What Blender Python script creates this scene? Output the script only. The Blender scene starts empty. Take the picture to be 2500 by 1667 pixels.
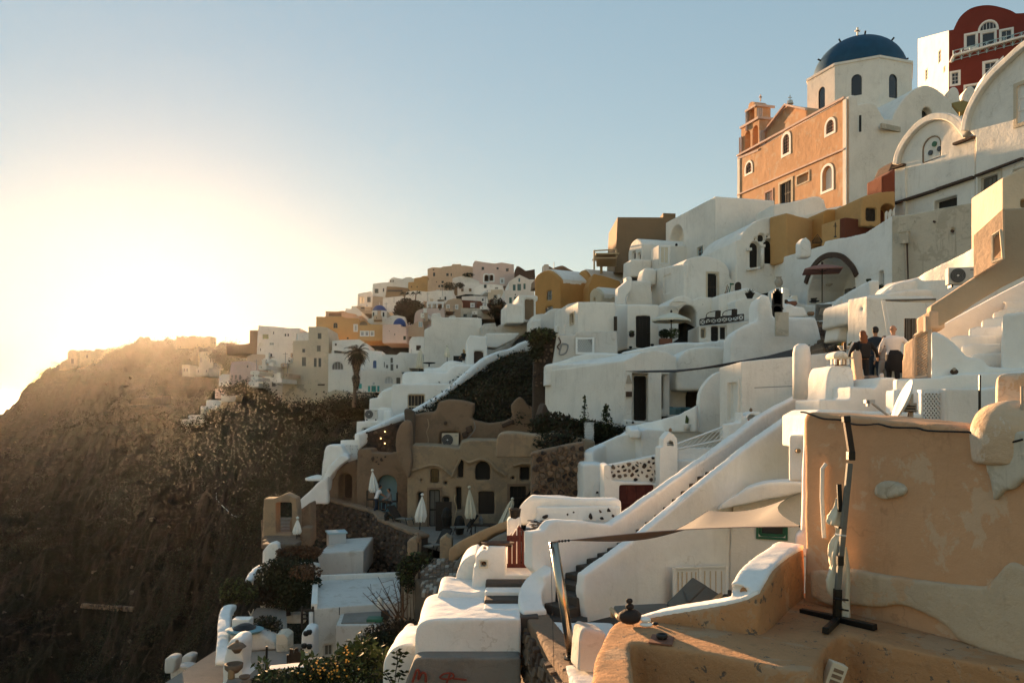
import bpy, bmesh, math, random
import numpy as np
from mathutils import Vector, noise
from mathutils.geometry import tessellate_polygon
random.seed(7)
C = bpy.context.scene.collection
sc = bpy.context.scene
rad = math.radians
# ---------------------------------------------------------------- camera, sky, sun, exposure
F, H = 1944.4, 1000.0
cam = bpy.data.objects.new('camera', bpy.data.cameras.new('camera'))
C.objects.link(cam); sc.camera = cam
cam.location = (0, 0, 0); cam.rotation_euler = (rad(90), 0, 0)
cam.data.sensor_width = 36; cam.data.lens = 28; cam.data.shift_y = 166.5/2500
cam.data.clip_start = .3; cam.data.clip_end = 60000
SUN_AZ, SUN_EL = 24.0, 6.3        # degrees left of the view axis, degrees up
w = bpy.data.worlds.new('World'); sc.world = w; w.use_nodes = True
nt = w.node_tree; nt.nodes.clear()
sky = nt.nodes.new('ShaderNodeTexSky'); sky.sky_type = 'NISHITA'; sky.sun_disc = False
sky.sun_elevation = rad(SUN_EL); sky.sun_rotation = rad(-SUN_AZ)
sky.air_density = 1.0; sky.dust_density = 0.08; sky.ozone_density = 1.6; sky.altitude = 100
hs = nt.nodes.new('ShaderNodeHueSaturation'); hs.inputs['Saturation'].default_value = 2.1
gm = nt.nodes.new('ShaderNodeGamma'); gm.inputs[1].default_value = .37
bg = nt.nodes.new('ShaderNodeBackground'); bg.inputs[1].default_value = 0.15
out = nt.nodes.new('ShaderNodeOutputWorld')
nt.links.new(sky.outputs[0], gm.inputs[0]); nt.links.new(gm.outputs[0], hs.inputs['Color']); nt.links.new(hs.outputs[0], bg.inputs[0]); nt.links.new(bg.outputs[0], out.inputs[0])
sun = bpy.data.objects.new('sun', bpy.data.lights.new('sun', 'SUN')); C.objects.link(sun)
sun.data.energy = 5; sun.data.angle = rad(.6); sun.data.color = (1, .70, .42)
sd = Vector((-math.sin(rad(SUN_AZ))*math.cos(rad(SUN_EL)), math.cos(rad(SUN_AZ))*math.cos(rad(SUN_EL)), math.sin(rad(SUN_EL))))
sun.rotation_euler = sd.to_track_quat('Z', 'Y').to_euler()
sc.view_settings.view_transform = 'Standard'; sc.view_settings.look = 'None'
sc.view_settings.exposure = 1.7; sc.view_settings.gamma = 1
sc.view_settings.use_white_balance = True; sc.view_settings.white_balance_temperature = 8150; sc.view_settings.white_balance_tint = 19
sc.cycles.use_denoising = True; sc.cycles.max_bounces = 8; sc.cycles.diffuse_bounces = 5
sc.cycles.volume_bounces = 0; sc.cycles.transparent_max_bounces = 8
sc.cycles.use_adaptive_sampling = True; sc.cycles.adaptive_threshold = .015
sc.cycles.caustics_reflective = False; sc.cycles.caustics_refractive = False
# ---------------------------------------------------------------- frames: where a crop of the survey picture sits
FR = dict(V=(0,0,1.06293), A=(1750,0,.31888), B=(1400,450,.29787), C=(1900,450,.2551), D=(1300,750,.31888),
          E=(1850,750,.27636), G=(1250,1150,.32967), K=(1850,1150,.32978), L=(500,1167,.31888), M=(650,850,.31888),
          N=(850,600,.2551), O=(400,720,.2551), Q=(0,700,.61665), S=(0,0,1))
FR['T'] = (1000,1100,.21259); FR['X'] = (2000,750,.21259)
cf = FR['S']
def fr(k):
 global cf; cf = FR[k]
def U(x): return cf[0]+x*cf[2]
def Vv(y): return cf[1]+y*cf[2]
def P(x, y, Y): return Vector(((U(x)-1250)/F*Y, Y, (H-Vv(y))/F*Y))       # point at depth Y
def PZ(x, y, z):                                                        # point at height z
 Y = z*F/(H-Vv(y)); return Vector(((U(x)-1250)/F*Y, Y, z))
def ZZ(y, Y): return (H-Vv(y))/F*Y
def hit(x, O, S):                                                       # distance along plan line O+s*S at column x
 k = (U(x)-1250)/F
 return (k*O.y-O.x)/(S.x-k*S.y)
# ---------------------------------------------------------------- materials
MAT = {}
def lin(c): return tuple(((v/255+.055)/1.055)**2.4 if v > 10 else v/255/12.92 for v in c)+(1,)
def nodes(name):
 m = bpy.data.materials.new(name); m.use_nodes = True; MAT[name] = m
 t = m.node_tree; b = t.nodes['Principled BSDF']; return m, t, b
def N_(t, k, **kw):
 n = t.nodes.new(k)
 for a, v in kw.items():
  if a in n.inputs: n.inputs[a].default_value = v
  else: setattr(n, a, v)
 return n
def mixc(t, a, b, f):
 n = t.nodes.new('ShaderNodeMix'); n.data_type = 'RGBA'
 for s, v in ((6, a), (7, b), (0, f)):
  if hasattr(v, 'is_output'): t.links.new(v, n.inputs[s])
  else: n.inputs[s].default_value = v if s == 0 else (tuple(v)+(1,))[:4]
 return n.outputs[2]
def ramp(t, src, a, b, ca=0, cb=1):
 n = t.nodes.new('ShaderNodeMapRange'); n.inputs[1].default_value = a; n.inputs[2].default_value = b
 n.inputs[3].default_value = ca; n.inputs[4].default_value = cb; t.links.new(src, n.inputs[0]); return n.outputs[0]
def coords(t, scale=(1,1,1)):
 tc = t.nodes.new('ShaderNodeNewGeometry'); mp = t.nodes.new('ShaderNodeMapping'); mp.inputs['Scale'].default_value = scale
 t.links.new(tc.outputs['Position'], mp.inputs[0]); return mp.outputs[0]
def noise_(t, vec, s, d=5, r=.6, dist=0):
 n = N_(t, 'ShaderNodeTexNoise', Scale=s, Detail=d, Roughness=r, Distortion=dist); t.links.new(vec, n.inputs['Vector']); return n.outputs[0]
def plaster(name, col, dirt=(.30,.24,.18), amt=.35, patch=None, pamt=.0, bump=.35, sc_=1.0, rough=.92, streak=.25, grit=0):
 m, t, b = nodes(name)
 v = coords(t); vs = coords(t, (1.6, 1.6, .18))
 n1 = noise_(t, v, .55*sc_, 6, .62); n2 = noise_(t, v, 3.2*sc_, 6, .65); n3 = noise_(t, vs, 2.2*sc_, 5, .7)
 dark = tuple(c*.80 for c in col)
 c = mixc(t, col, dark, ramp(t, n1, .42, .72, 0, .7))
 c = mixc(t, c, tuple(min(1, x*1.08) for x in col), ramp(t, n2, .5, .7, 0, .5))
 c = mixc(t, c, dirt, ramp(t, n3, .56, .80, 0, streak))
 f = ramp(t, n2, .60, .74, 0, amt); c = mixc(t, c, dirt, f)
 if patch:
  n4 = noise_(t, v, .9*sc_, 8, .68, .4); c = mixc(t, c, patch, ramp(t, n4, .595-pamt, .615-pamt, 0, .62))
 vo = N_(t, 'ShaderNodeTexVoronoi', Scale=.75*sc_, feature='DISTANCE_TO_EDGE'); nd = t.nodes.new('ShaderNodeVectorMath'); nd.operation = 'ADD'
 nn = N_(t, 'ShaderNodeTexNoise', Scale=2.2, Detail=5); t.links.new(v, nn.inputs['Vector']); ns = t.nodes.new('ShaderNodeVectorMath'); ns.operation = 'SCALE'; ns.inputs[3].default_value = .9
 t.links.new(nn.outputs['Color'], ns.inputs[0]); t.links.new(v, nd.inputs[0]); t.links.new(ns.outputs[0], nd.inputs[1]); t.links.new(nd.outputs[0], vo.inputs['Vector'])
 mu = t.nodes.new('ShaderNodeMath'); mu.operation = 'MULTIPLY'; t.links.new(ramp(t, vo.outputs['Distance'], .004, .014, .4, 0), mu.inputs[0]); t.links.new(ramp(t, n1, .50, .60), mu.inputs[1]); c = mixc(t, c, dirt, mu.outputs[0])
 if grit: c = mixc(t, c, (.13,.105,.085), ramp(t, noise_(t, v, 5.5*sc_, 9, .72, .3), .665-grit*.1, .675-grit*.1, 0, .9))
 t.links.new(c, b.inputs['Base Color']); b.inputs['Roughness'].default_value = rough
 b.inputs['Specular IOR Level'].default_value = .25
 nb = noise_(t, v, 9*sc_, 8, .7); nb2 = noise_(t, v, 1.6*sc_, 3, .5)
 bp = N_(t, 'ShaderNodeBump', Strength=bump, Distance=.05); t.links.new(nb, bp.inputs['Height'])
 bp2 = N_(t, 'ShaderNodeBump', Strength=bump*.8, Distance=.10); t.links.new(nb2, bp2.inputs['Height'])
 t.links.new(bp2.outputs[0], bp.inputs['Normal']); t.links.new(bp.outputs[0], b.inputs['Normal'])
 return m
def plain(name, col, rough=.7, var=.25, metal=0, scale=6, bump=.15, spec=.3):
 m, t, b = nodes(name); v = coords(t); n = noise_(t, v, scale, 5, .65)
 c = mixc(t, tuple(x*(1-var) for x in col), tuple(min(1, x*(1+var)) for x in col), n)
 t.links.new(c, b.inputs['Base Color']); b.inputs['Roughness'].default_value = rough; b.inputs['Metallic'].default_value = metal
 b.inputs['Specular IOR Level'].default_value = spec
 if bump:
  bp = N_(t, 'ShaderNodeBump', Strength=bump, Distance=.02); t.links.new(noise_(t, v, scale*4, 5), bp.inputs['Height']); t.links.new(bp.outputs[0], b.inputs['Normal'])
 return m
plaster('white', (.85,.795,.72), (.42,.36,.29), .35, streak=.4)
plaster('whitefresh', (.88,.85,.80), (.5,.44,.36), .2, streak=.22)
plaster('whiteold', (.66,.61,.55), (.30,.24,.18), .5, patch=(.50,.42,.34), pamt=.02, streak=.5)
plaster('stained', (.60,.53,.43), (.20,.16,.11), .7, patch=(.42,.36,.28), pamt=.07, streak=.7)
plaster('beige', (.58,.41,.29), (.30,.22,.15), .3)
plaster('tan', (.44,.335,.235), (.28,.2,.13), .2, streak=.15)  # darker copy of the stair wall's beige, its shade put into the colour
plaster('cream', (.66,.54,.40), (.36,.28,.19), .35, patch=(.5,.42,.3), pamt=-.03)
plaster('yellow', (.60,.33,.14), (.4,.3,.18), .25)
plaster('ochre', (.56,.27,.09), (.33,.17,.07), .3)
plaster('ochredeep', (.50,.22,.06), (.30,.14,.06), .3)
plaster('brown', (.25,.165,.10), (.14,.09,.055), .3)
plaster('orange', (.61,.335,.19), (.34,.17,.09), .45, patch=(.60,.43,.30), pamt=.035, streak=.6)
plaster('terrace', (.54,.27,.13), (.26,.15,.08), .5, patch=(.50,.33,.21), pamt=.03, bump=.8, sc_=1.4, streak=.3, grit=.6)
plaster('terracetop', (.55,.31,.17), (.25,.16,.10), .6, patch=(.52,.34,.22), pamt=.05, bump=.6, sc_=1.5)
plaster('bandplaster', (.58,.44,.31), (.36,.25,.17), .5, patch=(.62,.36,.21), pamt=.035, bump=.6, sc_=1.5, streak=.4)
plaster('paleorange', (.66,.46,.31), (.4,.28,.2), .4, patch=(.70,.60,.50), pamt=.06, bump=.6, sc_=1.6)
plaster('red', (.20,.035,.025), (.15,.035,.03), .4)
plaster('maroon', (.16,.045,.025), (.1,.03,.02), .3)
plaster('pink', (.58,.36,.29), (.4,.22,.17), .3)
plaster('palepink', (.68,.50,.43), (.42,.3,.25), .3)
plaster('mud', (.27,.17,.11), (.18,.12,.08), .5, patch=(.19,.125,.08), pamt=.03, bump=1)
plaster('oldhouse', (.42,.28,.175), (.18,.135,.10), .65, patch=(.28,.20,.14), pamt=.07, bump=.9, streak=.75)
plaster('concrete', (.24,.21,.18), (.15,.13,.11), .6, patch=(.26,.24,.21), pamt=.06, bump=.7)
plaster('mortar', (.22,.155,.11), (.14,.10,.07), .5, bump=.8)
plaster('darkmortar', (.07,.05,.038), (.03,.022,.018), .5, bump=1)
plaster('paving', (.28,.235,.195), (.14,.11,.09), .5, bump=.6)
plaster('peel', (.66,.56,.42), (.34,.27,.2), .5, patch=(.30,.25,.195), pamt=.03, streak=.5, sc_=.45)
plain('bluedome', (.004,.065,.125), .6, .4, scale=1.2, spec=.2)
plain('bluedome2', (.05,.08,.22), .5, .2)
plain('stone', (.085,.052,.038), .9, .55, scale=5, bump=.8)
plain('stonebrown', (.17,.115,.08), .9, .5, scale=5, bump=.8)
plain('stoneblack', (.035,.024,.02), .85, .5, scale=5, bump=.8)
plain('rock', (.12,.085,.06), .95, .5, scale=1.5, bump=1)
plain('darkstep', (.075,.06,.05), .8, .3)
plain('redwood', (.10,.018,.014), .6, .3, scale=12)
plain('darkwood', (.04,.026,.018), .65, .35, scale=14)
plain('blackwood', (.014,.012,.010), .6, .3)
plain('wood', (.30,.19,.10), .7, .3, scale=12)
plain('palewood', (.52,.37,.22), .7, .3, scale=12)
plain('greywood', (.16,.15,.13), .75, .3, scale=12)
plain('greenpaint', (.02,.13,.075), .5, .2)
plain('turquoise', (.03,.36,.33), .55, .2)
plain('bluepaint', (.05,.13,.30), .5, .2)
plain('paleblue', (.33,.50,.55), .6, .15)
plain('whitepaint', (.78,.77,.74), .5, .06)
plain('creampaint', (.70,.62,.48), .55, .1)
plain('black', (.018,.016,.015), .5, .3)
plain('metalblack', (.02,.018,.016), .4, .3, metal=.4)
plain('grey', (.25,.24,.23), .6, .2)
plain('lightgrey', (.55,.54,.52), .6, .1)
plain('chrome', (.50,.42,.33), .26, .05, metal=1, bump=.02)
plain('canvas', (.72,.65,.52), .85, .12, scale=3)
plain('canvaswhite', (.80,.78,.73), .85, .08, scale=3)
plain('canvaspink', (.33,.15,.12), .85, .12)
plain('canvasgrey', (.20,.19,.185), .85, .15)
plain('sail', (.22,.205,.185), .85, .1)
plain('cushion', (.17,.16,.135), .9, .15)
plain('teal', (.09,.20,.22), .85, .2)
plain('tealcloth', (.16,.32,.36), .85, .1)
plain('terracotta', (.22,.085,.05), .8, .3)
plain('clay', (.42,.35,.28), .85, .2)
plain('skin', (.42,.22,.14), .6, .1, bump=0)
plain('hairred', (.17,.055,.02), .6, .4, scale=40)
plain('hairdark', (.018,.012,.010), .6, .3)
plain('hairblond', (.42,.26,.12), .6, .3)
plain('cloth_black', (.015,.015,.017), .85, .3)
plain('cloth_white', (.74,.70,.68), .85, .08)
plain('cloth_grey', (.28,.26,.25), .85, .2)
plain('cloth_navy', (.02,.03,.045), .85, .2)
plain('cloth_red', (.3,.03,.02), .85, .2)
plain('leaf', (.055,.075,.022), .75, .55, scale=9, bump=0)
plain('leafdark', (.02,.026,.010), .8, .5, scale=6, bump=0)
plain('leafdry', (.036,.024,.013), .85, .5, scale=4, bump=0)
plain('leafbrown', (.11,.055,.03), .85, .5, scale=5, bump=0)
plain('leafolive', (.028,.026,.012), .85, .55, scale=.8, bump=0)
plain('flower', (.75,.36,.06), .7, .3)
plain('redpaint', (.25,.05,.03), .8, .2)
plain('umbrellagold', (.30,.17,.03), .85, .2)
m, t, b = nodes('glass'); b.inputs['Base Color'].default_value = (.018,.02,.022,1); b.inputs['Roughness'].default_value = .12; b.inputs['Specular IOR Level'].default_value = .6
m, t, b = nodes('lampglow'); b.inputs['Emission Color'].default_value = (1,.55,.2,1); b.inputs['Emission Strength'].default_value = 4
# ---------------------------------------------------------------- objects
def tag(o, label=None, cat=None, group=None, kind=None):
 for k, v in (('label', label), ('category', cat), ('group', group), ('kind', kind)):
  if v: o[k] = v
 return o
def thing(name, label, cat, loc, group=None):
 o = bpy.data.objects.new(name, None); C.objects.link(o); o.location = loc; o.empty_display_size = .3
 return tag(o, label, cat, group)
class MB:
 def __init__(s): s.v = []; s.f = []; s.m = []
 def add(s, vs, fs, mi=0):
  k = len(s.v); s.v += [Vector(p) for p in vs]; s.f += [[i+k for i in f] for f in fs]; s.m += [mi]*len(fs); return s
 def box(s, c, hx, hy, hz, ax=None, mi=0):
  X, Y, Z = ax if ax else (Vector((1,0,0)), Vector((0,1,0)), Vector((0,0,1)))
  c = Vector(c); vs = [c+X*(a*hx)+Y*(b*hy)+Z*(d*hz) for d in (-1,1) for b in (-1,1) for a in (-1,1)]
  return s.add(vs, [(0,2,3,1),(4,5,7,6),(0,1,5,4),(2,6,7,3),(0,4,6,2),(1,3,7,5)], mi)
 def tube(s, pts, r, n=8, mi=0, cap=True):
  pts = [Vector(p) for p in pts]; rs = r if isinstance(r, (list, tuple)) else [r]*len(pts)
  vs = []; fs = []; up = None
  for i, p in enumerate(pts):
   d = (pts[min(i+1, len(pts)-1)]-pts[max(i-1, 0)]).normalized()
   a = d.cross(Vector((0,0,1)) if abs(d.z) < .9 else Vector((1,0,0))).normalized()
   if up is not None and a.dot(up) < 0: a = -a
   up = a; b = d.cross(a)
   vs += [p+(a*math.cos(2*math.pi*k/n)+b*math.sin(2*math.pi*k/n))*rs[i] for k in range(n)]
  for i in range(len(pts)-1):
   fs += [(i*n+k, i*n+(k+1)%n, (i+1)*n+(k+1)%n, (i+1)*n+k) for k in range(n)]
  if cap: fs += [tuple(range(n))[::-1], tuple((len(pts)-1)*n+k for k in range(n))]
  return s.add(vs, fs, mi)
 def lathe(s, c, prof, n=20, mi=0, sx=1, sy=1):
  c = Vector(c); vs = []; fs = []
  for r, z in prof: vs += [c+Vector((r*sx*math.cos(2*math.pi*k/n), r*sy*math.sin(2*math.pi*k/n), z)) for k in range(n)]
  for i in range(len(prof)-1): fs += [(i*n+k, i*n+(k+1)%n, (i+1)*n+(k+1)%n, (i+1)*n+k) for k in range(n)]
  fs += [tuple(range(n))[::-1], tuple((len(prof)-1)*n+k for k in range(n))]
  return s.add(vs, fs, mi)
 def extr(s, loop, O, S, N, d0, d1, mi=0):            # flat loop (s,z) on plane, between depths d0 and d1
  n = len(loop); vs = [O+S*a+Vector((0,0,z))+N*d for d in (d0, d1) for a, z in loop]
  return s.add(vs, [tuple(range(n)), tuple(range(2*n-1, n-1, -1))]+[(i, i+n, (i+1)%n+n, (i+1)%n) for i in range(n)], mi)
 def ring(s, a, b, O, S, N, d0, d1, mi=0):            # frame between loops a (outer) and b (inner)
  n = len(a); vs = [O+S*p+Vector((0,0,z))+N*d for d in (d0, d1) for lp in (a, b) for p, z in lp]
  fs = []
  for i in range(n):
   j = (i+1) % n
   fs += [(i, j, j+n, i+n), (i+2*n, i+3*n, j+3*n, j+2*n), (i, i+2*n, j+2*n, j), (i+n, j+n, j+3*n, i+3*n)]
  return s.add(vs, fs, mi)
 def obj(s, name, mat, parent=None, smooth=False, merge=False, loc=None):
  me = bpy.data.meshes.new(name)
  base = parent_loc(parent) if parent else (loc or Vector((0,0,0)))
  me.from_pydata([tuple(v-base) for v in s.v], [], s.f)
  for mm in (mat if isinstance(mat, (list, tuple)) else [mat]): me.materials.append(MAT[mm])
  if any(s.m): me.polygons.foreach_set('material_index', s.m)
  bm = bmesh.new(); bm.from_mesh(me)
  if merge: bmesh.ops.remove_doubles(bm, verts=bm.verts, dist=1e-4)
  bmesh.ops.recalc_face_normals(bm, faces=bm.faces); bm.to_mesh(me); bm.free()
  if smooth: me.shade_smooth()
  o = bpy.data.objects.new(name, me); C.objects.link(o)
  if parent: o.parent = parent
  elif loc: o.location = loc
  return o
def parent_loc(o):
 l = o.location.copy()
 while o.parent: o = o.parent; l += o.location
 return l
_tex = {}
def clouds(size):
 if size not in _tex:
  x = bpy.data.textures.new('clouds', 'CLOUDS'); x.noise_scale = size; x.noise_depth = 2; _tex[size] = x
 return _tex[size]
def soften(o, vox, it=4, disp=.03, size=.8):
 """worn hand-trowelled plaster: rounded edges and slightly wavy faces"""
 m = o.modifiers.new('remesh', 'REMESH'); m.mode = 'VOXEL'; m.voxel_size = vox; m.use_smooth_shade = True
 if it: m = o.modifiers.new('smooth', 'SMOOTH'); m.factor = .6; m.iterations = it
 if disp:
  m = o.modifiers.new('wobble', 'DISPLACE'); m.texture = clouds(size); m.texture_coords = 'GLOBAL'; m.strength = disp; m.mid_level = .5
 return o
def bev(o, w_=.04, seg=2):
 m = o.modifiers.new('bevel', 'BEVEL'); m.width = w_; m.segments = seg; m.limit_method = 'ANGLE'; m.angle_limit = rad(35); return o
def auto(o, Y, mode):
 if mode == 0: return o
 if mode == 1: return soften(o, max(.035, Y*.0012), 2, .02, 1.1)
 if mode == 2: return soften(o, max(.03, Y*.002), 8, .07, 1.1)
 return o
def arc(cx, cy, rx, ry, a0=180, a1=0, n=14):             # picture coordinates, y down; 180..0 is the upper half from left to right
 return [(cx+rx*math.cos(rad(a0+(a1-a0)*i/n)), cy-ry*math.sin(rad(a0+(a1-a0)*i/n))) for i in range(n+1)]
def smo(p, n=4):                                         # smooth curve through the points
 p = [tuple(q) for q in p]; r = []
 for i in range(len(p)-1):
  a, b, c, d = p[max(i-1, 0)], p[i], p[i+1], p[min(i+2, len(p)-1)]
  for k in range(n):
   t_ = k/n
   r.append(tuple(.5*((2*b[j])+(-a[j]+c[j])*t_+(2*a[j]-5*b[j]+4*c[j]-d[j])*t_*t_+(-a[j]+3*b[j]-3*c[j]+d[j])*t_**3) for j in range(len(b))))
 return r+[p[-1]]
def hloop(s0, z0, s1, z1, arch, n=10):
 if arch <= 0: return [(s0,z0),(s1,z0),(s1,z1),(s0,z1)]
 r = (s1-s0)/2; h = min(r*arch, (z1-z0)*.9); c = (s0+s1)/2
 return [(s0,z0),(s1,z0)]+[(c+r*math.cos(math.pi*i/n), z1-h+h*math.sin(math.pi*i/n)) for i in range(n+1)]
def inset(lp, d):
 cx = sum(p[0] for p in lp)/len(lp); cz = (min(p[1] for p in lp)+max(p[1] for p in lp))/2
 hx = (max(p[0] for p in lp)-min(p[0] for p in lp))/2; hz = (max(p[1] for p in lp)-min(p[1] for p in lp))/2
 fx, fz = max(.05, 1-d/hx), max(.05, 1-d/hz)
 return [(cx+(p[0]-cx)*fx, cz+(p[1]-cz)*fz) for p in lp]
# openings: (kind, x0, y0, x1, y1, options) in picture coordinates of the current frame
def prep(ops, O, S, Nn):
 r = []
 for op in ops:
  k, x0, y0, x1, y1 = op[:5]; o = dict(op[5]) if len(op) > 5 else {}
  s0, s1 = hit(x0, O, S), hit(x1, O, S)
  if s0 > s1: s0, s1 = s1, s0
  Ym = (O+S*((s0+s1)/2)).y; z0, z1 = ZZ(y1, Ym), ZZ(y0, Ym)
  d = o.get('dp', {'w': .16, 'd': .22, 'k': .5, 'n': .3, 't': None}[k])
  r.append((k, hloop(s0, z0, s1, z1, o.get('a', 0)), d, o, (s0, z0, s1, z1)))
 return r
def fill(root, hs_, O, S, Nn):
 for k, lp, d, o, (s0, z0, s1, z1) in hs_:
  w_, h_ = s1-s0, z1-z0
  if 'tr' in o:
   tw = o.get('tw', .16); out_ = inset(lp, -tw)
   MB().ring(out_, lp, O, S, Nn, -.05, .03).obj('window_surround' if k == 'w' else 'door_surround', o['tr'], root)
  if k in ('n', 't'): continue
  lin_ = inset(lp, -.02)
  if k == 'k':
   MB().extr(lin_, O, S, Nn, d-.03, d+.02).obj(o.get('nm', 'doorway'), o.get('c', 'blackwood'), root); continue  # panel at the recess back; near-black tones paint in the unlit inside
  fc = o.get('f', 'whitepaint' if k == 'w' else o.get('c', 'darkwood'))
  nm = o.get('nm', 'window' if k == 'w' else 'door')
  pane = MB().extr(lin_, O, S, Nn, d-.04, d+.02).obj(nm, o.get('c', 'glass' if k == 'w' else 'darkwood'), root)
  if min(w_, h_) > .25:
   fw = o.get('fw', .06); mb = MB().ring(lin_, inset(lp, fw), O, S, Nn, d-.09, d-.03)
   def bar(sc_, zc, hw, hh): mb.box(O+S*sc_+Vector((0,0,zc))+Nn*(d-.065), hw, .02, hh, (S, Nn, Vector((0,0,1))))
   zt = z1-(w_/2*o.get('a', 0))*.5
   if k == 'w':
    nv, nh = o.get('g', (2, 3) if h_ > w_*1.1 else (2, 2))
    for i in range(1, nv): bar(s0+w_*i/nv, (z0+z1)/2, .022, h_/2-.02)
    for i in range(1, nh): bar((s0+s1)/2, z0+h_*i/nh, w_/2-.02, .02)
   else:
    n = max(2, int(w_/.22))
    for i in range(1, n): bar(s0+w_*i/n, (z0+zt)/2, .012, (zt-z0)/2-.04)
    bar((s0+s1)/2, z0+h_*.45, w_/2-.03, .05)
    if o.get('h', 1): MB().box(O+S*(s1-.16)+Vector((0,0,z0+min(1.0, h_*.48)))+Nn*(d-.12), .05, .03, .02, (S, Nn, Vector((0,0,1)))).obj('handle', 'metalblack', pane)
   mb.obj('frame', fc, pane)
def tess(loops):
 def ar(lp): return abs(sum(lp[i-1][0]*lp[i][1]-lp[i][0]*lp[i-1][1] for i in range(len(lp))))/2
 flat = [a for lp in loops for a in lp]; want = ar(loops[0])-sum(ar(l) for l in loops[1:]); best = None; r = random.Random(1)
 for k in range(40):
  j = 0 if k == 0 else 1e-4*2**(k/5); lv = [[Vector((a[0]+r.uniform(-j,j), a[1]+r.uniform(-j,j), 0)) for a in lp] for lp in loops]
  tr = [tuple(t_) for t_ in tessellate_polygon(lv)]; e = abs(sum(ar([flat[i] for i in t_]) for t_ in tr)-want)
  if best is None or e < best[0]: best = (e, tr)
  if e < want*.002: break
 return best[1]
def holed(mb, outer, hs_, O, S, Ne, Nn, thick, mi=0):
 """closed prism: front with recesses, sides along Ne"""
 def p3(a, off): return O+S*a[0]+Vector((0,0,a[1]))+off
 z = Vector((0,0,0))
 if hs_:
  lps = [outer]+[h[1] for h in hs_]; mb.add([p3(a, z) for lp in lps for a in lp], tess(lps), mi)
 else: mb.add([p3(a, z) for a in outer], [tuple(range(len(outer)))], mi)
 th = [h for h in hs_ if h[2] is None]
 if thick:
  if th:
   lps = [outer]+[h[1] for h in th]; mb.add([p3(a, Ne*thick) for lp in lps for a in lp], tess(lps), mi)
  else: mb.add([p3(a, Ne*thick) for a in outer], [tuple(range(len(outer)))], mi)
  n = len(outer)
  mb.add([p3(a, z) for a in outer]+[p3(a, Ne*thick) for a in outer], [(i, (i+1)%n, (i+1)%n+n, i+n) for i in range(n)], mi)
 for k, lp, d, o, _ in hs_:
  n = len(lp); dd = Ne*thick if d is None else Nn*d
  fs = [(i, (i+1)%n, (i+1)%n+n, i+n) for i in range(n)]
  if d is not None: fs.append(tuple(range(n, 2*n)))
  mb.add([p3(a, z) for a in lp]+[p3(a, dd) for a in lp], fs, mi)
def pdir(a): return Vector((math.cos(rad(a)), math.sin(rad(a)), 0))
def perp(S):                                             # horizontal normal pointing away from the camera side
 return Vector((-S.y, S.x, 0))
def facade(name, label, cat, plane, poly, thick, mat, ops=(), mode=1, ext=None, root=None, group=None, zb=None, pname='wall'):
 """plane=(x,Y,angle): upright plane through column x at depth Y running at angle (degrees, 0 = across the view, + recedes to the right).
       poly: outline in picture coordinates; thick: how far the body runs back; ext: direction of that run"""
 x0, Y0, a0 = plane; O = P(x0, 0, Y0); O.z = 0; S = pdir(a0); Nn = perp(S)
 if Nn.dot(Vector((O.x, O.y, 0))) < 0: Nn = -Nn
 Ne = pdir(ext) if ext is not None else Nn
 outer = []
 for x, y in poly:
  s = hit(x, O, S); outer.append((s, ZZ(y, (O+S*s).y)))
 if zb is not None: outer = [(s, max(z, zb)) for s, z in outer]
 hs_ = prep(ops, O, S, Nn)
 if root is None:
  zl = min(p[1] for p in outer); sm = sum(p[0] for p in outer)/len(outer); q = O+S*sm
  root = thing(name, label, cat, Vector((q.x, q.y, zl)), group)
 mb = MB(); holed(mb, outer, hs_, O, S, Ne, Nn, thick)
 o = mb.obj(pname, mat, root, merge=True); auto(o, Y0, mode)
 if mode == 0 and thick: pass
 fill(root, hs_, O, S, Nn)
 root['_o'] = 1; del root['_o']
 return root
def prism(root, pname, cor, zb, zt, mat, ops={}, mode=1):
 mb = MB(); n = len(cor); zts = zt if isinstance(zt, (list, tuple)) else [zt]*n
 cx = sum(c.x for c in cor)/n; cy = sum(c.y for c in cor)/n; todo = []
 for i in range(n):
  a, b = cor[i], cor[(i+1)%n]; O = Vector((a.x, a.y, 0)); D = Vector((b.x-a.x, b.y-a.y, 0)); L = D.length; S = D/L
  Nn = perp(S)
  if Nn.dot(Vector((cx-a.x, cy-a.y, 0))) < 0: Nn = -Nn
  hs_ = prep(ops.get(i, ()), O, S, Nn)
  holed(mb, [(0,zb),(L,zb),(L,zts[(i+1)%n]),(0,zts[i])], hs_, O, S, Nn, Nn, 0); todo.append((hs_, O, S, Nn))
 mb.add([Vector((c.x,c.y,z)) for c, z in zip(cor, zts)], [tuple(range(n))]); mb.add([Vector((c.x,c.y,zb)) for c in cor], [tuple(range(n))])
 o = mb.obj(pname, mat, root, merge=True); auto(o, min(c.y for c in cor), mode)
 for h, O, S, Nn in todo: fill(root, h, O, S, Nn)
 return o
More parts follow.
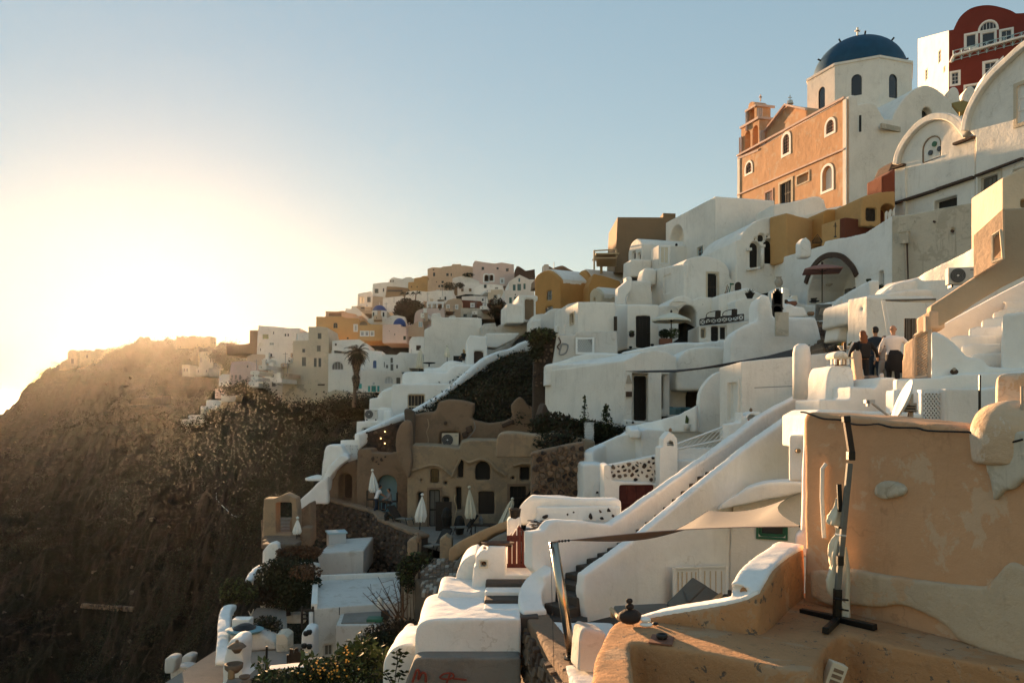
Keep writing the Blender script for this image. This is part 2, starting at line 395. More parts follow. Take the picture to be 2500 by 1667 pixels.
def block(name, label, cat, xl, xm, xr, Y, ytop, ybot, mat, th=12, ph=None, left=(), right=(), mode=1, root=None, group=None, yl=None, yr=None, rim=0, depth=None, rimmat=None):
 """flat-roofed house: near corner at column xm, left face to column xl (running away at th), right face to column xr"""
 M_ = P(xm, 0, Y); M_.z = 0; dl = Vector((-math.sin(rad(th)), math.cos(rad(th)), 0)); dr = pdir(th if ph is None else ph)
 sl = hit(xl, M_, dl) if xl is not None else depth; sr = hit(xr, M_, dr)
 Lc = M_+dl*sl; Rc = M_+dr*sr; Bc = Lc+Rc-M_
 zt, zb = ZZ(ytop, Y), ZZ(ybot, Y)
 zl = ZZ(yl, Lc.y) if yl is not None else zt; zr = ZZ(yr, Rc.y) if yr is not None else zt
 if root is None: root = thing(name, label, cat, Vector((M_.x, M_.y, zb)), group)
 prism(root, 'wall', [Lc, M_, Rc, Bc], zb, [zl, zt, zr, zl+zr-zt], mat, {0: left, 1: right}, mode)
 if rim:
  cs = [Lc, M_, Rc, Bc]; cc = (Lc+Rc)/2; zz = [zl, zt, zr, zl+zr-zt]; mb = MB()
  for k in range(4):
   a, b = cs[k], cs[(k+1)%4]; d = (b-a).normalized(); n_ = perp(d)
   if n_.dot(cc-a) < 0: n_ = -n_
   q = [a, b, b+n_*.22-d*.221, a+n_*.22+d*.221]
   zq = [zz[k], zz[(k+1)%4], zz[(k+1)%4], zz[k]]
   mb.add([Vector((p.x,p.y,z-.02)) for p, z in zip(q, zq)]+[Vector((p.x,p.y,z+rim)) for p, z in zip(q, zq)],
                   [(0,1,2,3),(7,6,5,4),(0,4,5,1),(1,5,6,2),(2,6,7,3),(3,7,4,0)])
  mb.obj('parapet', rimmat or mat, root)
 return root
def cat4(st, n):
 return smo(st, n)
def pathwall(name, label, cat, st, thick, mat, n=5, mode=2, root=None, group=None, side=1, zb=None, pname='wall', drop=None, taper=0):
 """wall along a plan path; stations (x, ytop, Y[, ybot]) in picture coordinates"""
 q = []
 for s in st:
  x, y, Y = s[:3]; p = P(x, y, Y); b = ZZ(s[3], Y) if len(s) > 3 else (zb if zb is not None else p.z-drop)
  q.append((p.x, p.y, p.z, b))
 q = smo(q, n) if n > 1 else q
 mb = MB(); vs = []; fs = []
 for i, (x, y, zt, zb_) in enumerate(q):
  a = q[max(i-1, 0)]; b = q[min(i+1, len(q)-1)]; d = Vector((b[0]-a[0], b[1]-a[1], 0)).normalized(); nn = perp(d)*side
  p = Vector((x, y, 0)); zb_ = min(zb_, zt-.05)
  t1 = thick*(1+taper)
  vs += [p+Vector((0,0,zb_)), p+nn*t1+Vector((0,0,zb_)), p+nn*thick+Vector((0,0,zt)), p+Vector((0,0,zt))]
 k = len(q)
 for i in range(k-1): fs += [(i*4+j, i*4+(j+1)%4, i*4+4+(j+1)%4, i*4+4+j) for j in range(4)]
 fs += [(0,3,2,1), (k*4-4, k*4-3, k*4-2, k*4-1)]; mb.add(vs, fs)
 if root is None:
  root = thing(name, label, cat, Vector((q[k//2][0], q[k//2][1], q[k//2][3])), group)
 o = mb.obj(pname, mat, root); auto(o, min(p[1] for p in q), mode)
 return root
def slab(name, pts, z, thick, mat, root=None, mode=0, label=None, cat=None, kind=None):
 """flat deck at height z, outline given in picture coordinates"""
 vs = [PZ(x, y, z) for x, y in pts]; return slabw(name, vs, thick, mat, root, mode, label, cat, kind)
def slabw(name, vs, thick, mat, root=None, mode=0, label=None, cat=None, kind=None):
 n = len(vs); mb = MB(); dz = Vector((0,0,thick))
 mb.add(vs+[v-dz for v in vs], [tuple(range(n)), tuple(range(2*n-1, n-1, -1))]+[(i, i+n, (i+1)%n+n, (i+1)%n) for i in range(n)])
 if root is None and kind is None:
  root = thing(name, label, cat, vs[0]-dz); o = mb.obj('deck', mat, root)
 else: o = mb.obj(name, mat, root)
 if kind: o['kind'] = kind
 auto(o, min(v.y for v in vs), mode); return root or o
def dup(root, loc, rotz=0, label=None, scale=None):
 r = root.copy(); C.objects.link(r); r.location = loc; r.rotation_euler = (0,0,rotz)
 if label: r['label'] = label
 if scale: r.scale = (scale,)*3
 for ch in list(root.children):
  c = ch.copy(); C.objects.link(c); c.parent = r
  for g in ch.children:
   d = g.copy(); C.objects.link(d); d.parent = c
 return r
# ---------------------------------------------------------------- the land, the sea, the far island, the air
TY = [4, 8, 15, 20, 25, 35, 47, 60, 80, 110, 150, 220, 320, 410, 470, 620]
TU = [-1600, -700, 0, 250, 468, 620, 760, 850, 1000, 1150, 1300, 1500, 1750, 2100, 2500, 3300]
TZ = [
 [-105,-105,-107,-108,-108,-109,-110,-112,-114,-116,-118,-120,-124,-126,-128,-130],
 [-90,-90,-91,-92,-93,-94,-95,-96,-97,-98,-98,-97,-94,-90,-125,-128],
 [-36,-37,-38,-39,-40,-41,-42,-43,-45,-46,-45,-37,-19,-2,-60,-125],
 [-27,-27,-28,-28,-28.5,-29,-30,-31,-33,-36,-36,-26,-4,30,-15,-110],
 [-21,-21,-21,-21,-21,-21,-21.5,-22,-22.5,-23.5,-22,-13,10,36,20,-60],
 [-16,-16,-17,-18,-18.5,-18.5,-18,-17.5,-16,-11,-3,7,22,30,25,-30],
 [-12,-12,-13,-13.5,-14,-14.2,-13.5,-12,-8,-1,9,20,23,26,20,-10],
 [-10,-10,-11,-12,-12.3,-12.3,-11,-8.5,-4,1,14,22,24,20,10,0],
 [-8,-8,-9.5,-10.5,-11,-11,-9,-5,0,6,19,22,20,18,10,0],
 [-6,-6.5,-8,-9,-9.5,-9.5,-8,.5,3,9,23,15,12,10,10,0],
 [-5,-5.5,-7.5,-8,-8,-6.5,-4.5,1.5,5,11,16,12,10,10,10,0],
 [-5,-5.2,-6.8,-6.6,-5.5,-3.5,0,4,9,14,14,12,10,10,10,0],
 [-5,-5,-6.5,-6,-4.5,-1.5,3,9,15,22,20,15,12,10,10,0],
 [-5,-5,-5.5,-5,-2,1,5,11,18,30,30,25,20,20,20,0],
 [-5,-5,-4.5,-4,-1,4,9,14,22,34,36,30,25,20,20,0],
 [-5,-5,-4,-3,0,6,12,18,26,36,38,30,25,20,20,0]]
TZ = np.array(TZ, float)
def pch(xs, ys, x):                                       # monotone cubic through table values
 xs = np.asarray(xs, float); h = np.diff(xs); d = np.diff(ys)/h; m_ = np.zeros_like(xs)
 for i in range(1, len(xs)-1):
  if d[i-1]*d[i] > 0: m_[i] = 2*d[i-1]*d[i]/(d[i-1]+d[i])
 m_[0], m_[-1] = d[0], d[-1]
 i = np.clip(np.searchsorted(xs, x)-1, 0, len(xs)-2); t_ = (x-xs[i])/h[i]
 return ys[i]*(1+2*t_)*(1-t_)**2+h[i]*m_[i]*t_*(1-t_)**2+ys[i+1]*t_*t_*(3-2*t_)+h[i]*m_[i+1]*t_*t_*(t_-1)
LY = np.log(TY)
def grid(us, ys):
 a = np.array([pch(LY, row, np.log(ys)) for row in TZ])          # per table column
 return np.array([pch(TU, a[:, j], us) for j in range(len(ys))])   # [y][u]
us = np.concatenate([np.linspace(-1600,-60,24), np.linspace(-50,960,300), np.linspace(966,3300,110)])
ys = np.concatenate([np.exp(np.linspace(math.log(4), math.log(42), 50))[:-1], np.exp(np.linspace(math.log(42), math.log(440), 700)), np.linspace(450,620,16)])
G_ = grid(us, ys)
def rough(x, y, z, k):
 if k < .12: return noise.noise(Vector((x, y, z))/3.5)*.5*k
 p = Vector((x, y, z*1.5))
 a = noise.fractal(p/38, 1.0, 2.1, 6)*9*k+noise.noise(p/70+Vector((3,1,7)))*5*k
 b = (abs(noise.fractal(Vector((x,y*.6,z*.4))/17+Vector((9,3,1)), .85, 2.2, 6)))*-7*k
 c = noise.fractal(p/3.5, .8, 2.2, 4)*.8*k
 return a+b+c
def kfac(u, Y):
 k = min(1.0, max(0.05, (Y-28)/80))
 if u > 780: k *= max(.12, 1-(u-780)/220)
 return k
def ground_z(X, Y):
 u = X/Y*F+1250; a = np.array([float(pch(LY, row, np.array([math.log(Y)]))[0]) for row in TZ]); z = float(pch(TU, a, np.array([u]))[0])
 return z+rough(X, Y, z, kfac(u, Y))
vs = np.zeros((len(ys), len(us), 3))
for j, Y in enumerate(ys):
 for i, u in enumerate(us):
  X = (u-1250)/F*Y; z = G_[j, i]
  vs[j, i] = (X, Y, z+rough(X, Y, z, kfac(u, Y)))
def gridobj(name, vs, mat):
 a, b = vs.shape[:2]; idx = np.arange(a*b).reshape(a, b)
 q = np.stack([idx[:-1,:-1], idx[:-1,1:], idx[1:,1:], idx[1:,:-1]], -1).reshape(-1, 4)
 me = bpy.data.meshes.new(name); me.vertices.add(a*b); me.vertices.foreach_set('co', vs.reshape(-1).astype('f'))
 me.loops.add(q.size); me.loops.foreach_set('vertex_index', q.reshape(-1).astype('i'))
 me.polygons.add(len(q)); me.polygons.foreach_set('loop_start', np.arange(0, q.size, 4, dtype='i')); me.polygons.foreach_set('loop_total', np.full(len(q), 4, dtype='i'))
 me.update(); me.validate(); me.materials.append(MAT[mat]); me.shade_smooth()
 o = bpy.data.objects.new(name, me); C.objects.link(o); return o
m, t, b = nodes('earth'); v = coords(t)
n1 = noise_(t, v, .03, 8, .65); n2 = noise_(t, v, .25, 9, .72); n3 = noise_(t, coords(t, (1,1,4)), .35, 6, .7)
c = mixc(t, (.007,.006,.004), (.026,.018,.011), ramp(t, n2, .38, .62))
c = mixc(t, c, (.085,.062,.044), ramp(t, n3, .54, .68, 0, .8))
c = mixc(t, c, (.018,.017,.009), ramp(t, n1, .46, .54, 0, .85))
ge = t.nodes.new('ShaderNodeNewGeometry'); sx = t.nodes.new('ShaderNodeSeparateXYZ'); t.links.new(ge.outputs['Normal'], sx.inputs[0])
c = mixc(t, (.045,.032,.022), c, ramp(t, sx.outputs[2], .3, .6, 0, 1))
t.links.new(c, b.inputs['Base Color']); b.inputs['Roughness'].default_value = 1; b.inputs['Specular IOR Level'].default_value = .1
bp = N_(t, 'ShaderNodeBump', Strength=1, Distance=1.5); t.links.new(n2, bp.inputs['Height'])
bp2 = N_(t, 'ShaderNodeBump', Strength=.8, Distance=.3); t.links.new(noise_(t, v, 1.6, 8, .75), bp2.inputs['Height']); t.links.new(bp.outputs[0], bp2.inputs['Normal']); t.links.new(bp2.outputs[0], b.inputs['Normal'])
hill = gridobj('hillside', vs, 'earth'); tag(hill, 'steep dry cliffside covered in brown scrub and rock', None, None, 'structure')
from mathutils.bvhtree import BVHTree
bvh = BVHTree.FromObject(hill, bpy.context.evaluated_depsgraph_get())
def land(x, y, d=0):                                     # where the view through a picture point meets the hillside
 q = P(x, y, 1.0).normalized(); h = bvh.ray_cast(Vector((0,0,0))+q*30, q); return (h[0] if h[0] else q*200)+Vector((0,0,d))
m, t, b = nodes('water'); b.inputs['Base Color'].default_value = (.02,.05,.07,1); b.inputs['Roughness'].default_value = .25
bp = N_(t, 'ShaderNodeBump', Strength=.4, Distance=1); t.links.new(noise_(t, coords(t), .05, 6), bp.inputs['Height']); t.links.new(bp.outputs[0], b.inputs['Normal'])
o = MB().add([(-40000,-800,-110),(40000,-800,-110),(40000,50000,-110),(-40000,50000,-110)], [(0,1,2,3)]).obj('sea', 'water'); tag(o, 'calm pale sea beyond the cliff', kind='structure')
# far island on the left
iv = np.zeros((16, 90, 3))
for j in range(16):
 for i in range(90):
  x = -7500+i*75; k = j/15; e = max(0, 1-abs((x+5300)/2400)**1.6); zt = 330*e*(1+.10*noise.fractal(Vector((x/500, 0, 0)), 1, 2, 4))
  iv[j, i] = (x, 7200+k*2400, -112+(zt+1)*math.sin(k*math.pi)**.8*(1+.1*noise.noise(Vector((x/200, k*5, 1)))))
plain('islandrock', (.10,.085,.08), 1, .2, scale=.01, bump=0)
tag(gridobj('island', iv, 'islandrock'), 'low distant island in the haze', kind='structure')
# ================================================================ hill top, right: church, red house, vaulted houses
fr('A')
ch = block('church', 'large orange church with white quoins and a blue dome on an octagonal drum', 'church', 165, 985, 1012, 80, 752, 1760, 'orange', th=15, mode=1,
 left=[('w',222,1245,268,1325,dict(a=1,c='darkwood',f='pink',tr='whitepaint',tw=.22,g=(3,3))), ('w',506,1030,556,1176,dict(a=1,c='darkwood',f='pink',tr='whitepaint',tw=.3,g=(3,6))),
  ('w',838,920,898,1018,dict(a=1,c='darkwood',f='pink',tr='whitepaint',tw=.26,g=(4,4))), ('w',372,1468,425,1575,dict(c='palepink',f='pink',tr='pink',tw=.2,g=(3,4))),
  ('w',484,1396,572,1568,dict(c='blackwood',f='black',tr='cream',tw=.3,g=(7,2))), ('n',808,1272,884,1455,dict(tr='whitepaint',tw=.25,a=1,dp=.5)), ('n',615,1335,705,1400,dict(tr='cream',tw=.15,dp=.2))])
dl15, dr15 = pdir(105), pdir(15)
def onleft(x, y, Yc, xc, off=0):                         # point on a left-running (105 deg) face through column xc at depth Yc
 O = P(xc, 0, Yc); O.z = 0; q = O+dl15*hit(x, O, dl15); q.z = ZZ(y, q.y); return q-dr15*off
def strip(root, nm, a, b, hw, hd, mat):
 mb = MB(); d = b-a; L = d.length; X = d/L; Zz = Vector((0,0,1)) if abs(X.z) < .8 else dl15; Y_ = Zz.cross(X).normalized()
 mb.box((a+b)/2, L/2, hd, hw, (X, Y_, X.cross(Y_))); return mb.obj(nm, mat, root)
strip(ch, 'cornice', onleft(985,748,80,985,.1), onleft(163,1195,80,985,.1), .11, .12, 'palepink')
strip(ch, 'cornice', onleft(985,1140,80,985,.08), onleft(163,1495,80,985,.08), .08, .1, 'palepink')
for xa in (982, 170):
 a = onleft(xa, 760 if xa > 500 else 1205, 80, 985, .02); b = a.copy(); b.z = ZZ(1750, 80)
 strip(ch, 'quoin', a, b, .26, .06, 'white')
# white side of the church with its vaults
facade(0, 0, 0, (1014,80,15), [(1014,1760),(1014,735),(1045,726),(1078,745),(1078,815)]+arc(1150,815,72,28)[1:]+[(1228,818),(1282,912),(1340,915)]+smo([(1340,915),(1375,840),(1440,745),(1510,685),(1590,655),(1670,675),(1750,740),(1810,820),(1850,880)],3)+[(1990,900),(1990,1760)],
  17, 'white', [('w',1572,822,1646,975,dict(a=1,dp=.7,c='glass',f='black',g=(1,1)))], ext=105, root=ch)
facade(0, 0, 0, (690,87.3,105), [(690,980),(690,838),(532,806),(372,1010),(372,1180)], 9, 'orange', ext=15, root=ch, pname='gable')
strip(ch, 'gable_cornice', onleft(690,838,87.0,690,.1), onleft(530,803,87.0,690,.1), .1, .15, 'palepink')
strip(ch, 'gable_cornice', onleft(530,803,87.0,690,.1), onleft(368,1012,87.0,690,.1), .1, .15, 'pink')
# drum and dome
Yc = 95.5; cx, cy = P(1090, 0, Yc).x, Yc
cor = [Vector((cx+6.1*math.sin(rad(a)), cy-6.1*math.cos(rad(a)), 0)) for a in (-93.5,-48.5,-3.5,41.5,86.5,131.5,176.5,221.5)]
zt = ZZ(458, 90.0)
win = dict(a=1, dp=.16, c='glass', f='black', g=(1,1))
prism(ch, 'drum', cor, zt-11, zt, 'white', {0: [('w',777,668,828,835,win)], 1: [('w',1030,570,1110,732,win)], 2: [('w',1318,568,1382,752,win)]}, mode=0)
mb = MB()
for i in range(8): mb.add([c_+Vector((0,0,z)) for z in (zt-.05, zt+.22) for c_ in [cor[i]+(cor[i]-Vector((cx,cy,0)))*.02, cor[(i+1)%8]+(cor[(i+1)%8]-Vector((cx,cy,0)))*.02, Vector((cx,cy,0))+(cor[(i+1)%8]-Vector((cx,cy,0)))*.9, Vector((cx,cy,0))+(cor[i]-Vector((cx,cy,0)))*.9]], [(0,1,2,3),(7,6,5,4),(0,4,5,1),(1,5,6,2),(2,6,7,3),(3,7,4,0)])
mb.obj('drum_cornice', 'white', ch)
R_ = 5.3; hz0 = zt+.1
MB().lathe((cx,cy,hz0), [(R_*math.cos(rad(a)), 4.75*math.sin(rad(a))) for a in range(0, 88, 6)], 40).obj('dome', 'bluedome', ch, smooth=True)
for a, e in ((-85,25),(-62,52),(-10,60),(38,42),(72,20),(150,40)):
 q = Vector((cx+R_*math.cos(rad(e))*math.sin(rad(a)), cy-R_*math.cos(rad(e))*math.cos(rad(a)), hz0+4.75*math.sin(rad(e))))
 d = (q-Vector((cx,cy,hz0))).normalized(); MB().tube([q-d*.1, q+d*.38], .1, 6).obj('dome_peg', 'black', ch)
ct = Vector((cx-.2,cy,hz0+4.85)); MB().box(ct+Vector((0,0,.7)), .09, .08, .6).box(ct+Vector((0,0,.9)), .3, .08, .09).lathe(ct-Vector((0,0,.1)), [(.3,0),(.2,.2),(.1,.25)], 10).obj('cross', 'white', ch)
q = onleft(543, 790, 87.5, 690, -.3); MB().tube([q-Vector((0,0,.5)), q+Vector((0,0,.95))], .05, 6).box(q+Vector((0,0,.65)), .22, .04, .04).lathe(q-Vector((0,0,.1)), [(.4,0),(.3,.4),(.05,.5)], 8).obj('gable_cross', 'lightgrey', ch)
strip(ch, 'wall_anchor', P(1098,885,79.7), P(1098,1010,79.7), .08, .08, 'metalblack')
strip(ch, 'stone_corbel', P(1258,965,80.4), P(1400,995,81.6), .25, .12, 'stained')
# bell tower
bt = facade('bell_tower', 'tall orange bell gable in two open arched tiers at the far end of the church', 'bell tower', (325,95.2,105), [(172,1420),(325,1350),(325,905),(188,985)], 2.2, 'orange',
  [('t',213,1003,258,1150,dict(a=1)), ('t',273,962,316,1115,dict(a=1))], ext=15, mode=0)
facade(0,0,0, (305,95.8,105), [(222,985),(305,925),(305,808),(228,858)], 1.9, 'orange', [('t',248,800,288,935,dict(a=1))], ext=15, mode=0, root=bt, pname='upper_tier')
facade(0,0,0, (302,96.1,105), [(240,860),(302,815)]+arc(272,822,30,42,0,180,8), 1.6, 'orange', ext=15, mode=0, root=bt, pname='cap')
def onl(x, y, Yc, xc, off=0): return onleft(x, y, Yc, xc, off)
for (xa,ya,xb,yb,Yb,xc) in ((328,902,186,982,95.2,325),(308,806,226,856,95.8,305),(328,1150,172,1215,95.2,325)):
 a, b_ = onl(xa,ya,Yb,xc,.12), onl(xb,yb,Yb,xc,.12); strip(bt, 'ledge', a, b_, .13, .1, 'palepink')
 strip(bt, 'ledge', a, a+dr15*2.5, .13, .1, 'palepink')
for x, y0, y1, xc, Yb in ((330,1000,1135,325,95.2),(345,1000,1135,325,95.2),(358,1000,1130,325,95.2),(312,830,905,305,95.8),(326,830,905,305,95.8),(340,832,908,305,95.8)):
 O = P(xc,0,Yb); O.z = 0; q = O+dr15*hit(x, O, dr15)-dl15*.12; MB().tube([Vector((q.x,q.y,ZZ(y1,q.y))), Vector((q.x,q.y,ZZ(y0,q.y)))], .12, 8).obj('colonnette', 'palepink', bt)
for x, y in ((182,1130),(196,1122),(232,930),(238,925)):
 q = onl(x, y, 95.2 if y > 1000 else 95.8, 325 if y > 1000 else 305, .12); MB().tube([q-Vector((0,0,1.2)), q+Vector((0,0,1.2))], .1, 8).obj('colonnette', 'palepink', bt)
for x, y in ((240,1085),(300,1045)):
 q = onl(x, y, 95.2, 325, -1.0); MB().lathe(q-Vector((0,0,.6)), [(.4,0),(.33,.1),(.25,.4),(.2,.65),(.05,.75)], 14).obj('bell', 'metalblack', bt, smooth=True)
q = onl(290,772,96.1,302,-.8); MB().box(q+Vector((0,0,.4)), .06,.06,.4).box(q+Vector((0,0,.5)), .18,.06,.06).obj('cross', 'palepink', bt)
# red house
rb = block('red_house', 'dark red house with white trim and a rounded gable at the hill top', 'house', 1540, 1776, 1800, 110, 237, 900, 'white', th=-11, ph=0, mode=0,
  left=[('w',1596,530,1614,612,{}),('w',1696,385,1716,480,{}),('n',1735,510,1750,555,{})], yl=300)
facade(0,0,0, (1777,110,-28), [(1777,470),(1777,235),(1812,230)]+smo([(1812,230),(1850,150),(1900,95),(1960,60),(2040,43),(2110,44),(2190,62),(2250,82),(2290,105)],3)+[(2400,100),(2400,470)], 10, 'red',
  [('w',1910,268,1982,362,dict(tr='whitepaint',tw=.28,g=(1,1))),('w',2032,252,2126,350,dict(tr='whitepaint',tw=.26,g=(1,1))),('w',2178,234,2256,318,dict(tr='whitepaint',tw=.26,g=(2,2))),
   ('w',2014,168,2142,228,dict(a=1,tr='whitepaint',tw=.26,g=(5,1)))], mode=0, root=rb, pname='red_wall')
facade(0,0,0, (1776,108.2,-28), [(1776,700),(1776,482)]+smo([(1776,482),(1790,478),(1800,462),(1808,440),(1830,425)],3)+[(2400,272),(2400,700)], 2, 'red',
  [('w',1798,558,1850,645,dict(tr='whitepaint',tw=.26)),('w',2052,480,2136,604,dict(tr='whitepaint',tw=.3)),('w',1905,658,1990,760,dict(tr='whitepaint',tw=.25))], mode=0, root=rb, pname='red_wall')
S28 = pdir(-28); O = P(1776,0,108.0); O.z = 0
def onr(x, y): q = O+S28*hit(x, O, S28); q.z = ZZ(y, q.y); return q
strip(rb, 'coping', onr(1790,478), onr(1812,432), .14, .15, 'whitepaint'); strip(rb, 'coping', onr(1812,430), onr(2400,270), .13, .3, 'whitepaint')
a, b_ = onr(1810,392), onr(2400,232); strip(rb, 'railing', a, b_, .04, .04, 'paleblue'); strip(rb, 'railing', a-Vector((0,0,1.3)), b_-Vector((0,0,1.3)), .03, .03, 'paleblue')
for i in range(10):
 p, q = a.lerp(b_, i/9), a.lerp(b_, min(1,(i+1)/9)); mb = MB().box(p-Vector((0,0,.7)), .05,.05,.75)
 if i < 9: mb.tube([p, q-Vector((0,0,1.3))], .025, 4).tube([p-Vector((0,0,1.3)), q], .025, 4)
 mb.obj('baluster', 'paleblue', rb)
facade('cubic_house', 'sliver of a pale flat house behind the red gable at the right edge', 'house', (2270,118,0), [(2270,400),(2270,108),(2400,108),(2400,400)], 8, 'cream', [('w',2330,165,2380,190,{})], mode=0)
# small white walls and pots under the red house
for i, (x, y, r) in enumerate(((1815,775,42),(1942,770,40))):
 facade('garden_wall', ('left' if i == 0 else 'right')+' of two small rounded white humps of wall below the red house', 'wall', (x,90,-10), [(x-50,900),(x-50,y)]+arc(x,y-50,r,60)+[(x+50,y),(x+50,900)], 2.5, 'white')
facade('terrace_wall', 'low white wall running below the red house windows', 'wall', (1700,96,-15), [(1680,1000),(1700,700),(1760,735),(1850,760),(1990,700),(2060,560),(2200,420),(2200,1000)], 3, 'whitefresh')
um = thing('parasol', 'golden ochre square parasol wedged between white walls under the red house', 'parasol', P(1885,800,72))
a = [P(1798,790,74),P(1880,780,78),P(1978,798,72),P(1860,862,68)]; tp = P(1885,770,73)
MB().add(a+[tp]+[p-Vector((0,0,.35)) for p in a], [(0,1,4),(1,2,4),(2,3,4),(3,0,4),(0,5,6,1),(1,6,7,2),(2,7,8,3),(3,8,5,0)]).obj('canopy', 'umbrellagold', um)
MB().tube([tp, P(1885,960,73)], .04, 6).obj('pole', 'wood', um)
# vaulted white houses facing left, right edge
v1 = facade('vaulted_house', 'white vaulted house with a round-topped window and peeling cornice left of the big vault', 'house', (1362,54,-71),
  [(1362,1900),(1362,1290),(1405,1262)]+smo([(1405,1262),(1420,1180),(1470,1085),(1540,1000),(1620,945),(1700,918),(1780,930),(1840,975),(1880,1030),(1905,1062)],3)+[(1978,1050),(1978,1900)], 9, 'white',
  [('w',1572,1045,1715,1228,dict(a=.9,dp=.12,c='white',f='mud',g=(1,1))), ('k',1662,1518,1835,1640,dict(dp=.4)), ('k',1525,1640,1620,1720,dict(dp=.4))], ext=19, mode=1)
S71 = pdir(-71); O = P(1362,0,54); O.z = 0; N71 = pdir(19)
def onv(x, y, off=0): q = O+S71*hit(x, O, S71); q.z = ZZ(y, q.y); return q-N71*off
def archband(root, nm, pts, w_, off, mat, thick=.3):
 pts = smo(pts, 4); a = [onv(x, y, off) for x, y in pts]; mb = MB(); n = len(a); vs = []
 for i in range(n):
  d = (a[min(i+1,n-1)]-a[max(i-1,0)]).normalized(); k = N71.cross(d).normalized(); k = k if k.z > 0 or True else -k
  vs += [a[i], a[i]-k*w_, a[i]-k*w_+N71*thick, a[i]+N71*thick]
 fs = [(i*4+j, i*4+(j+1)%4, i*4+4+(j+1)%4, i*4+4+j) for i in range(n-1) for j in range(4)]+[(0,1,2,3),(n*4-1,n*4-2,n*4-3,n*4-4)]
 o = mb.add(vs, fs).obj(nm, mat, root); bev(o, .06); return o
archband(v1, 'arch_moulding', [(1402,1262),(1425,1170),(1480,1075),(1560,985),(1650,930),(1730,918),(1800,940),(1855,990),(1905,1058)], .42, .28, 'white', .5)
for cx_, cy_ in ((1662,1103),(1632,1170),(1700,1140)):
 MB().lathe((0,0,0), [(.2,0)], 12); q = onv(cx_, cy_, -.05)
 MB().tube([q-N71*.05, q+N71*.05], .17, 14).obj('round_pane', 'glass' if cx_ != 1662 else 'greenpaint', v1)
for (xa,ya,xb,yb) in ((1362,1290,1450,1262),(1830,1108,1978,1052),(1372,1560,1700,1455),(1700,1452,1978,1358)):
 strip(v1, 'cornice', onv(xa,ya,.12), onv(xb,yb,.12), .07, .16, 'stone')
for xx in (1447,):
 strip(v1, 'pilaster', onv(xx,1290,.06), onv(xx,1700,.06), .1, .1, 'white')
v2 = facade('vaulted_house', 'largest white vault cut off by the right edge of the view with a grey door', 'house', (1980,47.8,-71),
  [(1980,1900),(1980,1050),(1925,1000)]+smo([(1925,1000),(1940,900),(1975,800),(2040,690),(2130,580),(2230,480),(2352,370),(2500,280),(2700,230)],4)+[(2700,1900)], 12, 'white',
  [('d',2030,1350,2155,1536,dict(c='greywood',f='greywood',tr='stained',tw=.25)), ('w',2300,640,2420,930,dict(c='whitepaint',tr='cream',tw=.2)), ('k',2260,1280,2420,1330,dict(dp=.2,c='beige'))], ext=19, mode=1)
O = P(1980,0,47.7); O.z = 0
archband(v2, 'arch_moulding', [(1925,1005),(1945,900),(1985,800),(2050,690),(2140,580),(2240,485),(2352,385),(2480,300)], .38, .25, 'white', .5)
strip(v2, 'cornice', onv(1990,1350,.1), onv(2352,1215,.1), .06, .1, 'stone')
# ---- between church and vaulted houses
facade('shade_toned_wall', 'wall with shade painted in as dark maroon, between the church and the vaulted house', 'wall', (1268,62,10), [(1268,1540),(1268,1350),(1310,1330),(1365,1290),(1420,1290),(1420,1540)], 2, 'maroon')  # dark maroon paints in the shadow of this gap
facade('brown_arch_house', 'brown vaulted roof, its shade painted in as dark stone tone, peeping up behind the white vaulted house', 'house', (1300,66,10), [(1300,1400),(1318,1310),(1350,1245),(1400,1215),(1440,1210),(1440,1400)], 2, 'stone')  # stone tone puts the roof's shade into its colour
fr('C')
oc = facade('ochre_house', 'small ochre house with a dark door beside the white vaulted house', 'house', (795,52,8), [(790,400),(798,125),(850,105),(980,75),(1118,66),(1125,400)], 5, 'yellow', [('d',842,225,938,352,dict(tw=.1,c='darkwood')), ('k',982,185,1120,420,dict(a=.8,dp=1.2,c='maroon'))], ext=98)
# white, ochre and maroon bodies under the church
fr('B')
facade('parapet_wall', 'long white parapet wall in front of the foot of the orange church', 'wall', (1640,60,8), [(1630,600),(1640,165),(1760,150),(1900,118),(1975,98),(2020,102),(2055,128),(2072,200),(2200,175),(2225,190),(2225,600)], 3, 'white')
ao = facade('vaulted_house', 'white vaulted house with a large twin-arched window above the terrace', 'house', (1335,56,10),
   [(1333,900),(1333,456),(1370,450)]+smo([(1370,450),(1395,395),(1450,335),(1530,285),(1640,255),(1750,233)],3)+[(1757,233),(1760,900)], 7, 'white',
   [('k',1448,466,1533,690,dict(a=1,dp=.45,c='blackwood')),('k',1560,444,1643,650,dict(a=1,dp=.45,c='blackwood')),('k',1510,402,1576,470,dict(a=1,dp=.3)),('k',1482,430,1505,462,dict(a=1,dp=.2)),('k',1583,408,1606,440,dict(a=1,dp=.2))], ext=100)
O = P(1335,0,55.9); O.z = 0; S10 = pdir(10)
def ona(x, y): q = O+S10*hit(x, O, S10); q.z = ZZ(y, q.y); return q-Vector((0,.1,0))
for x0,y0,x1,y1 in ((1422,536,1452,536),(1632,494,1668,492),(1528,508,1562,508)): strip(ao, 'capital', ona(x0,y0), ona(x1,y1), .09, .15, 'white')
MB().tube([ona(1545,690), ona(1545,510)], .13, 10).obj('column', 'white', ao, smooth=True)
strip(ao, 'sill', ona(1422,702), ona(1512,688), .06, .2, 'white')
facade('ochre_wall', 'bright ochre garden wall right of the twin-arched window', 'wall', (1746,55,30), [(1750,640),(1745,233),(1850,262),(1960,288),(2047,310),(2060,640)], 1.5, 'yellow')
facade('white_wall', 'white wall behind the bright ochre garden wall', 'wall', (1860,58,5), [(1850,500),(1860,262),(1960,240),(2050,205),(2080,220),(2080,500)], 2, 'white')
